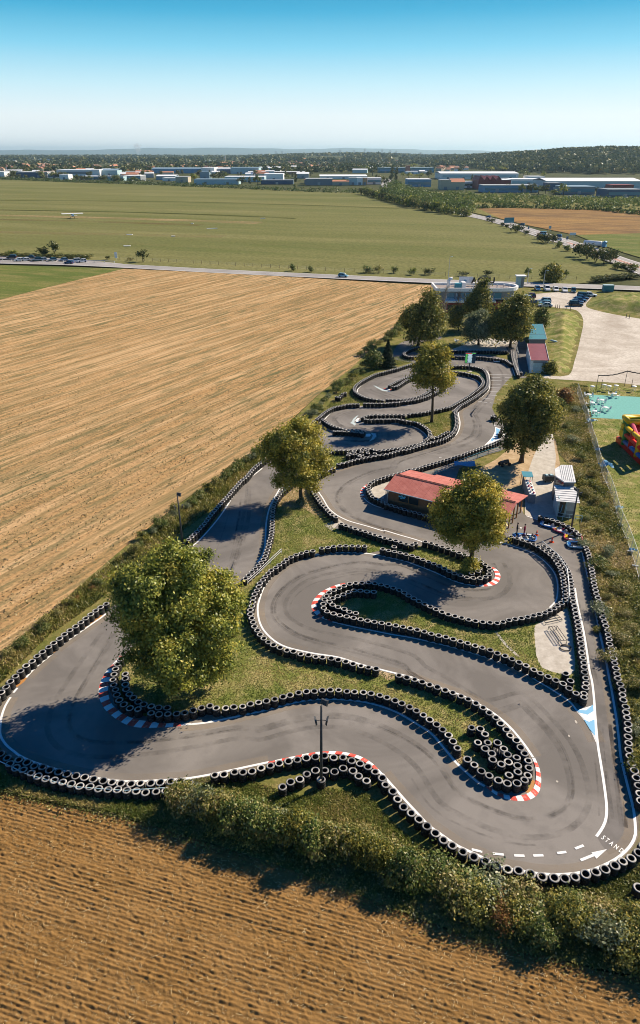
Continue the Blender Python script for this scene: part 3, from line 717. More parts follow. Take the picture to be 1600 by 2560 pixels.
# painted lines
white_lines = [
    (0.20, ('A', (668, 212), (640, 235), (560, 290), (480, 345), (400, 400), (350, 440))), (0.20, ('A', (330, 465), (250, 530), (200, 575), (165, 615))),
    (0.20, ('A', (110, 680), (85, 710))), (0.20, ('A', (67, 738), (35, 790), (10, 860), (0, 940), (5, 985), (40, 1040), (95, 1085), (130, 1110), (220, 1150), (420, 1210), (620, 1250), (800, 1268), (1000, 1262), (1160, 1252), (1290, 1232), 'B', (100, 830), (200, 808), (370, 772))),
    (0.20, ('F', (250, 860), (300, 815), (370, 740), (440, 655), (500, 570), (550, 490), (610, 420), (680, 350), (772, 275))),
    (0.20, ('F', (735, 985), (775, 930), (793, 860), (798, 780), (803, 690), (815, 620), (835, 555), (870, 490), (920, 410), (990, 335))),
    (0.20, ('B', (1230, 862), (1260, 900), (1330, 980), (1400, 1060), (1512, 1180), 'C', (60, 1000), (130, 1050), (200, 1100), (260, 1140), (340, 1178), (440, 1224), (530, 1268), (620, 1298), (700, 1311), (800, 1328), (940, 1337), (1080, 1327), (1190, 1302), (1300, 1256), (1380, 1206), (1440, 1146), (1470, 1095), (1480, 1060), (1478, 980), (1465, 880), (1440, 780), (1405, 640), (1380, 530), (1368, 420), (1350, 270), (1330, 150), (1315, 60), 'E', (1300, 950), (1270, 790), (1240, 660), (1210, 510), (1175, 340), (1140, 200), (1115, 82))),
    (0.22, ('A', (1138, 912), (1250, 905), (1350, 890), (1505, 858), 'B', (150, 420), (300, 390), (450, 350), (600, 315), (700, 300), (800, 297), (900, 298), (1000, 305), (1100, 320), (1200, 345), (1300, 380), (1400, 430), (1505, 495), 'C', (80, 370), (150, 450), (220, 535), (270, 590), (340, 655), (400, 705), (445, 730))),
    (0.20, ('C', (777, 532), (735, 468), (690, 408), (640, 347), (590, 297), (545, 258), (480, 211), (400, 164), (300, 111), (200, 76), (100, 41), (10, 10), 'D', (1300, 1038), (1170, 1006), (1050, 976), (900, 936), (740, 886), (560, 858), (400, 824), (320, 797), (260, 762), (210, 718), (170, 668), (145, 610), (135, 550), (135, 500), (150, 440), (175, 370), (215, 310), (270, 250), (340, 195), (420, 155), (520, 125), (640, 103), (760, 95), (870, 97), (970, 103), (1060, 117), 'K6', (80, 478), (190, 500), (300, 530), (420, 575), (530, 615), (640, 660), (740, 705), (840, 750), (930, 785), (1020, 808), (1150, 829))),
    (0.18, ('K6', (640, 330), (410, 250), (200, 190), (0, 130), 'K5', (700, 845), (500, 785), (300, 730), (220, 700), (130, 655), (60, 605), (0, 545), 'F', (1230, 500), (1190, 440), (1178, 400), (1190, 360), (1230, 335), (1300, 300), (1390, 270), (1450, 252), 'K1', (690, 1205), (830, 1165), (1000, 1130), (1200, 1085), (1350, 1055), 'K4', (100, 630), (250, 590), (400, 550), (540, 515), (650, 485), (740, 440), (810, 385), (860, 330), (890, 270), (905, 200), (905, 140), (890, 70), 'K2', (790, 930), (810, 890), (850, 860), (900, 830), (980, 790), (1060, 740), (1130, 690), (1190, 630), (1210, 570), (1212, 500), (1205, 440), (1192, 395), (1165, 360))),
    (0.17, ('K5', (450, 425), (470, 450), (520, 490), (600, 530), (700, 560), (820, 590), (940, 625), (1080, 665), (1200, 705), (1345, 750), 'P', (1180, 1338), 'K7', (170, 500), (240, 525), (320, 550), (400, 575), (470, 600), (550, 640), (630, 695), (700, 760), (760, 830), (800, 900), (822, 980), (828, 1050), (825, 1130), (815, 1190), 'E', (925, 430), (890, 465))),
    (0.17, ('K5', (780, 210), (700, 230), (620, 265), (570, 295), (548, 325))),
    (0.17, ('K4', (330, 895), (450, 860), (590, 815), (740, 770), (900, 705), (1100, 640), (1300, 570), (1512, 490))),
    (0.18, ('D', (698, 619), (850, 655), (1000, 685), (1150, 715), (1300, 740), 'E', (120, 712), (250, 745), (350, 775), (480, 815), (600, 862), (700, 905), (800, 965), (900, 1025), (1000, 1090), (1048, 1132), 'C', (1075, 207), (1130, 272), (1180, 350), (1215, 428))),
    (0.20, ('E', (1065, 330), (1075, 400), (1090, 480), (1110, 560), (1130, 660), (1150, 790), (1165, 900), 'C', (1182, 10), (1195, 120), (1205, 260), (1220, 430), (1240, 560), (1262, 700), (1280, 840), (1282, 920), (1270, 980), (1245, 1030), (1212, 1076))),
    (0.15, ('K1', (200, 530), (250, 470), (330, 415), (420, 380), (520, 360), (640, 350), (900, 345), (1250, 340), (1505, 318))),
    (0.15, ('K1', (750, 598), (1000, 598), (1200, 598), 'K4', (20, 185), (150, 205), (270, 255), (360, 320), (405, 375), (405, 400))),
    (0.15, ('K1', (230, 790), (400, 780), (560, 785), (720, 792))),
    (0.15, ('K3', (205, 725), (205, 690), (240, 650), (300, 600), (400, 530), (500, 480), (600, 445), (800, 405), (1030, 350))),
    (0.15, ('K3', (700, 695), (780, 690), (850, 650), (920, 600), (985, 570))),
    (0.15, ('K2', (780, 420), (900, 440), (1000, 480), (1060, 520), (1078, 545))),
    (0.15, ('K2', (0, 840), (120, 825), (280, 780), (400, 735))), (0.15, ('K2', (450, 705), (540, 655), (640, 605))),
    (0.20, ('K2', (730, 195), (1000, 200), (1180, 215), (1300, 240))), (0.20, ('K2', (1400, 260), (1480, 290), 'O', (1075, 340), (1105, 430))),
    (0.10, ('K2', (1195, 412), (1350, 414), (1512, 420))), (0.16, ('K7', (430, 150), (560, 195), (680, 240))), (0.15, ('K4', (0, 360), (0, 365)))]
wl = MB()
for i, (w, spec) in enumerate(white_lines): ribbon(wl, VS(*spec), w, 0.009 + 0.0005 * i)
for a, b in (((1235, 453), (1355, 455)), ((1230, 495), (1370, 497)), ((1225, 543), (1355, 545)), ((1220, 590), (1350, 595)), ((1215, 640), (1345, 650)), ((1185, 688), (1310, 698)), ((1125, 733), (1250, 747)), ((1050, 775), (1180, 793)), ((1415, 455), (1512, 458)), ((1415, 498), (1480, 500)), ((1410, 548), (1455, 550)), ((1310, 755), (1370, 760)), ((1210, 795), (1300, 802))):
    ribbon(wl, VS('K2', a, b), 0.10, 0.026, raw=True)
for a, b in (((355, 1165), (428, 1182)), ((500, 1194), (575, 1201)), ((647, 1207), (718, 1209)), ((778, 1208), (848, 1206)), ((942, 1191), (1005, 1183)), ((1066, 1160), (1124, 1138))):
    ribbon(wl, VS('C', a, b), 0.19, 0.027, raw=True)
ribbon(wl, VS('C', (1103, 1240), (1200, 1201)), 0.20, 0.027, raw=True)
wl.face(VS('C', (1178, 1185), (1213, 1228), (1286, 1162), z=0.0295))
for p in VS('K4', (1405, 130), (1418, 165), (1432, 200)): wl.box((p.x, p.y, 0.009), (0.25, 0.4, 0.008))
ribbon(wl, VS('K1', (1320, 840), (1368, 832)), 0.16, 0.013, raw=True); ribbon(wl, VS('K4', (590, 686), (628, 684)), 0.16, 0.013, raw=True)
tag(wl.build('track_lines', M['white']), kind='structure')
# splitter island paint where the pit lane leaves the track
sp = MB()
sp.face(VS('C', (1078, 208), (1190, 172), (1205, 260), (1216, 425), (1180, 350), (1130, 272), z=0.030), 0)
sp.face(VS('C', (1075, 204), (1142, 208), (1190, 168), (1193, 212), (1152, 238), (1090, 222), z=0.036), 1)
sp.face(VS('C', (1126, 270), (1162, 287), (1199, 270), (1204, 385), (1165, 335), z=0.036), 1)
sp.face(VS('K4', (1440, 225), (1512, 250), (1600, 240), (1640, 330), (1512, 410), (1400, 462), (1270, 508), (1340, 440), (1400, 370), (1432, 300), z=0.030), 0)
sp.face(VS('K4', (1455, 240), (1510, 265), (1560, 330), (1500, 380), (1455, 330), z=0.036), 1)
sp.face(VS('K4', (1395, 390), (1440, 400), (1400, 440), (1370, 430), z=0.036), 1)
tag(sp.build('track_paint', [M['white'], M['lightblue']]), kind='structure')
tip = MB()
for spec in (('K1', (705, 470), (665, 490), (625, 525), (600, 570), (578, 590), (612, 605), (640, 630), (672, 602), (640, 590), (645, 550), (668, 515)), ('K1', (888, 740), (960, 745), (975, 790), (930, 840), (860, 870), (905, 820), (920, 780)), ('K3', (442, 625), (480, 635), (600, 690), (705, 712), (690, 722), (580, 708), (500, 665))):
    tip.face(VS(*spec, z=0.010), 0)
for spec in (('K1', (652, 548), (690, 515), (722, 518), (700, 545), (705, 575), (675, 575)), ('K1', (815, 755), (870, 750), (895, 770), (870, 795), (808, 795))):
    tip.face(VS(*spec, z=0.014), 1)
tag(tip.build('hairpin_paint', [M['oldcyan'], M['white']]), kind='structure')
# brown leaf litter between line and tyres
RC0 = random.Random(8)
lit = MB()
for w, spec in ((0.35, ('A', (640, 222), (560, 276), (490, 325))), (0.30, ('A', (350, 445), (300, 478))), (0.55, ('A', (160, 608), (135, 640), (95, 668))), (0.30, ('D', (165, 385), (205, 305), (260, 240), (330, 185), (410, 142))), (0.3, ('F', (440, 600), (500, 540), (560, 470))), (0.3, ('F', (1370, 268), (1420, 256))), (0.3, ('K5', (60, 92), (200, 45))), (0.45, ('C', (735, 775), (772, 735), (783, 690)))):
    ribbon(lit, VS(*spec), w, 0.006)
dst = MB()
for i in (0, 1, 3, 5, 6, 7, 8, 9, 12, 13): ribbon(dst, VS(*white_lines[i][1]), 1.5, 0.0035 + 0.0002 * i)
tag(dst.build('edge_dust', soft('edge_dust', (0.40, 0.33, 0.25), 0.55)), kind='structure')
tag(lit.build('leaf_litter', M['orange_dirt']), kind='structure')
# dark rubber along the racing line, and lighter scuffs
n = N('rubber_marks')
al = n.math('MULTIPLY', n.ramp(n.noise(0.55, 4, 0.65), (0.38, 0.0), (0.68, 0.36)), n.ramp(n.noise(3.0, 5, 0.7), (0.25, 0.3), (0.7, 1.0)))
df = n.n('ShaderNodeBsdfDiffuse', {'Color': (0.075, 0.07, 0.066, 1)}); tp = n.n('ShaderNodeBsdfTransparent')
mx = n.n('ShaderNodeMixShader', {0: al, 1: tp.outputs[0], 2: df.outputs[0]}); n.t.links.new(mx.outputs[0], n.out.inputs[0])
M['rubber_marks'] = n.mat
rub = MB()
RC = random.Random(2)
for spec in (('F', (600, 400), (580, 640), (520, 900), (470, 1040)), ('A', (640, 330), (470, 590), (360, 790), (340, 960), (480, 1070), (800, 1085), (1200, 1040), (1500, 990), 'B', (300, 600), (600, 525), (850, 505), (1050, 540), (1300, 650), (1505, 800), 'C', (150, 810), (300, 905), (500, 990), (700, 1040), (900, 1030), (1050, 960), (1130, 840), (1130, 700), (1080, 520), (1000, 380), (880, 240), (700, 90), 'E', (450, 1100), (200, 970), (10, 870), 'D', (1300, 890), (1000, 800), (800, 755), (560, 700), (420, 640), (335, 560), (335, 470), (400, 380), (520, 300), (700, 250), (900, 215), (1100, 240), 'K6', (150, 640), (420, 760), (800, 920), (1100, 960), (1400, 930), (1520, 820), (1540, 680), (1480, 540)),
             ('K5', (1000, 830), (600, 705), (330, 580), (230, 430), (310, 280), (600, 130), (900, 70), 'K4', (60, 770), (500, 640), (900, 520), (1180, 390), (1240, 220), (1180, 60), 'K2', (1040, 960), (1150, 810), (1290, 640), (1310, 430), (1250, 300)),
             ('K1', (1500, 400), (1000, 410), (600, 430), (420, 520), (520, 620), (800, 650), (1000, 720), (980, 850), (700, 880), (400, 860)), ('K3', (1000, 900), (600, 770), (400, 680), (450, 580), (700, 480), (1000, 410)),
             ('E', (1250, 1000), (1180, 700), (1120, 400)), ('C', (1350, 1000), (1320, 700), (1270, 300))):
    P = smooth([Vector((p.x, p.y, 0)) for p in VS(*spec)], 0.8)
    for j in range(7):
        off, w = RC.uniform(-1.5, 1.5), RC.uniform(0.10, 0.55)
        a0, a1 = (0, len(P)) if j < 3 else (lambda q: (q, min(len(P), q + RC.randint(12, 45))))(RC.randrange(max(1, len(P) - 12)))
        Q = []
        for i in range(a0, a1):
            d = (P[min(i + 1, len(P) - 1)] - P[max(i - 1, 0)]).normalized()
            Q.append(P[i] + Vector((-d.y, d.x, 0)) * (off + 0.25 * math.sin(i * 0.13 + j)))
        if len(Q) > 3: ribbon(rub, Q, w, 0.005 + 0.0007 * j, raw=True)
sc = MB()
for v, x, y, a, b in (('C', 1072, 288, 0.10, 0.22), ('C', 1024, 385, 0.08, 0.14), ('C', 942, 698, 0.10, 0.10), ('K4', 165, 405, 0.12, 0.06), ('B', 230, 402, 0.05, 0.09)):
    p = V(v, x, y); sc.face([(p.x + a * math.cos(k * 0.785), p.y + b * math.sin(k * 0.785), 0.0125) for k in range(8)])
tag(sc.build('paint_spots', M['concrete']), kind='structure')
tag(rub.build('rubber_marks', M['rubber_marks']), kind='structure')
# red and white kerbs, slightly domed blocks
def kerb(outer, inner, n, first=0, h=0.05):
    def even(P, n):
        f = smooth([Vector((p.x, p.y, 0)) for p in P], 0.1)
        L = [0]
        for a, b in zip(f, f[1:]): L.append(L[-1] + (b - a).length)
        out, j = [], 0
        for i in range(n + 1):
            s = L[-1] * i / n
            while j < len(L) - 2 and L[j + 1] < s: j += 1
            out.append(f[j].lerp(f[j + 1], (s - L[j]) / max(1e-6, L[j + 1] - L[j])))
        return out
    O, I = even(outer, n * 3), even(inner, n * 3)
    mb = MB()
    for i in range(n * 3):
        a, b, c, d = O[i], O[i + 1], I[i + 1], I[i]
        m = (i // 3 + first) % 2
        up = lambda p, z: (p.x, p.y, z)
        ma, mb_ = a.lerp(d, 0.45), b.lerp(c, 0.45)
        mb.face([up(a, 0.006), up(b, 0.006), up(mb_, h), up(ma, h)], m)
        mb.face([up(ma, h), up(mb_, h), up(c, h + 0.01), up(d, h + 0.01)], m)
        mb.face([up(d, h + 0.01), up(c, h + 0.01), up(c, 0.0), up(d, 0.0)], m)
    return tag(mb.build('kerb', [M['red'], M['white']]), kind='structure')
kerb(VS('A', (755, 478), (700, 540), (660, 590), (635, 640), (622, 690), (625, 740), (640, 780), (665, 820), (710, 860), (765, 897), (830, 922), (910, 932), (1000, 930), (1070, 927), (1140, 920)),
     VS('A', (775, 485), (722, 545), (700, 590), (687, 640), (682, 690), (686, 735), (700, 775), (732, 812), (775, 845), (825, 870), (880, 885), (940, 893), (1010, 900), (1070, 904), (1140, 904)), 23)
kerb(VS('B', (365, 770), (470, 745), (560, 727), (660, 706), (760, 693), (870, 690), (960, 700), (1040, 720), (1110, 752), (1170, 797), (1232, 860)),
     VS('B', (365, 785), (470, 765), (560, 748), (660, 729), (760, 718), (870, 715), (950, 724), (1022, 742), (1090, 774), (1150, 815), (1215, 872)), 18)
kerb(VS('C', (455, 738), (510, 782), (560, 807), (620, 825), (690, 833), (750, 825), (800, 795), (825, 750), (833, 690), (828, 640), (815, 590), (790, 535)),
     VS('C', (462, 730), (515, 765), (565, 786), (620, 797), (690, 796), (735, 784), (772, 756), (790, 715), (797, 665), (795, 620), (788, 585), (770, 540)), 16)
kerb(VS('K6', (1145, 830), (1200, 836), (1270, 838), (1340, 832), (1400, 815), (1440, 785), (1462, 745), (1468, 705), (1455, 665), (1430, 630), (1395, 605), (1365, 595)),
     VS('K6', (1150, 820), (1200, 813), (1265, 803), (1320, 790), (1358, 772), (1385, 745), (1398, 715), (1398, 690), (1390, 660), (1375, 630), (1362, 612), (1345, 603)), 13)
kerb(VS('D', (795, 323), (720, 342), (660, 367), (610, 395), (565, 440), (542, 480), (541, 515), (558, 545), (590, 575), (640, 600), (700, 617)),
     VS('D', (795, 337), (735, 357), (680, 380), (635, 410), (602, 445), (585, 480), (584, 512), (598, 540), (625, 565), (660, 587), (702, 604)), 15)
kerb(VS('K5', (490, 255), (445, 285), (415, 320), (404, 350), (412, 385), (450, 425)), VS('K5', (500, 272), (468, 297), (445, 325), (438, 352), (445, 382), (470, 418)), 9)
kerb(VS('K3', (600, 680), (700, 700), (790, 690)), VS('K3', (610, 672), (700, 688), (785, 680)), 4)
# STAND, painted across the pit lane entry
a, b = V('C', 1243, 1090), V('C', 1383, 1192)
fc = bpy.data.curves.new('pit_lettering', 'FONT')
fc.body = "STAND"
fc.size = 1.0
fc.space_character = 1.75
fc.offset = 0.022
fo = bpy.data.objects.new('pit_lettering', fc)
C.objects.link(fo)
bpy.context.view_layer.update()
w0 = fo.dimensions.x
dg = bpy.context.evaluated_depsgraph_get()
tm = bpy.data.meshes.new_from_object(fo.evaluated_get(dg))
bpy.data.objects.remove(fo)
d = b - a
sc_ = d.length / w0
for vv in tm.vertices:
    vv.co.x, vv.co.y, vv.co.z = vv.co.x * sc_, vv.co.y * 0.60, 0.0
tl = put('pit_lettering', tm)
tm.materials.clear(); tm.materials.append(M['white'])
tl.location = (a.x, a.y, 0.027)
tl.rotation_euler = (0, 0, math.atan2(d.y, d.x))
tag(tl, kind='structure')

# ================================================================== TYRE STACKS
def tyre_mb(R=0.36, r=0.205, w=0.205, n=22, top=True):
    mb = MB()
    prof = [(r, 0.02), (r + 0.03, 0.0), (R - 0.045, 0.0), (R - 0.008, 0.03), (R, 0.06), (R, w - 0.06), (R - 0.008, w - 0.03), (R - 0.045, w), (r + 0.035, w), (r, w - 0.025)]
    mats = [1, 1, 1, 1, 1, 1, 0, 0, 0, 1] if top else [1] * 10
    for i in range(len(prof)):
        (ra, za), (rb, zb) = prof[i], prof[(i + 1) % len(prof)]
        mb.grid([[(ra * math.cos(2 * math.pi * k / n), ra * math.sin(2 * math.pi * k / n), za) for k in range(n)], [(rb * math.cos(2 * math.pi * k / n), rb * math.sin(2 * math.pi * k / n), zb) for k in range(n)]], mats[i], True, False)
    return mb
TYRE, UNDER = [], []
for top, store in ((True, TYRE), (False, UNDER)):
  for R, r in ((0.365, 0.225), (0.35, 0.205), (0.36, 0.235), (0.34, 0.195)):
    o = tyre_mb(R, r, top=top).build('tyre', [M['sidewall'], M['tread']], smooth_shade=True)
    store.append(o.data)
    bpy.data.objects.remove(o)
TW, NST = 0.205, 4
TOP = TW * NST
RT = random.Random(11)

def tyre_stack(p, label, group, n=NST, z=0.0):
    t = thing('tyre_stack', label, 'tyre stack', (p[0] + RT.uniform(-0.03, 0.03), p[1] + RT.uniform(-0.03, 0.03), z), RT.uniform(0, 6.28), group)
    t.scale = (1, 1, RT.choice((0.93, 0.97, 1.0, 1.0, 1.03)))
    for i in range(n):
        o = put('tyre', RT.choice(TYRE if i == n - 1 else UNDER), t)
        o.location = (RT.uniform(-0.03, 0.03), RT.uniform(-0.03, 0.03), i * TW)
        o.rotation_euler = (RT.gauss(0, 0.03), RT.gauss(0, 0.03), RT.uniform(0, 6.28)) if i == n - 1 else (0, 0, RT.uniform(0, 6.28))
    return t

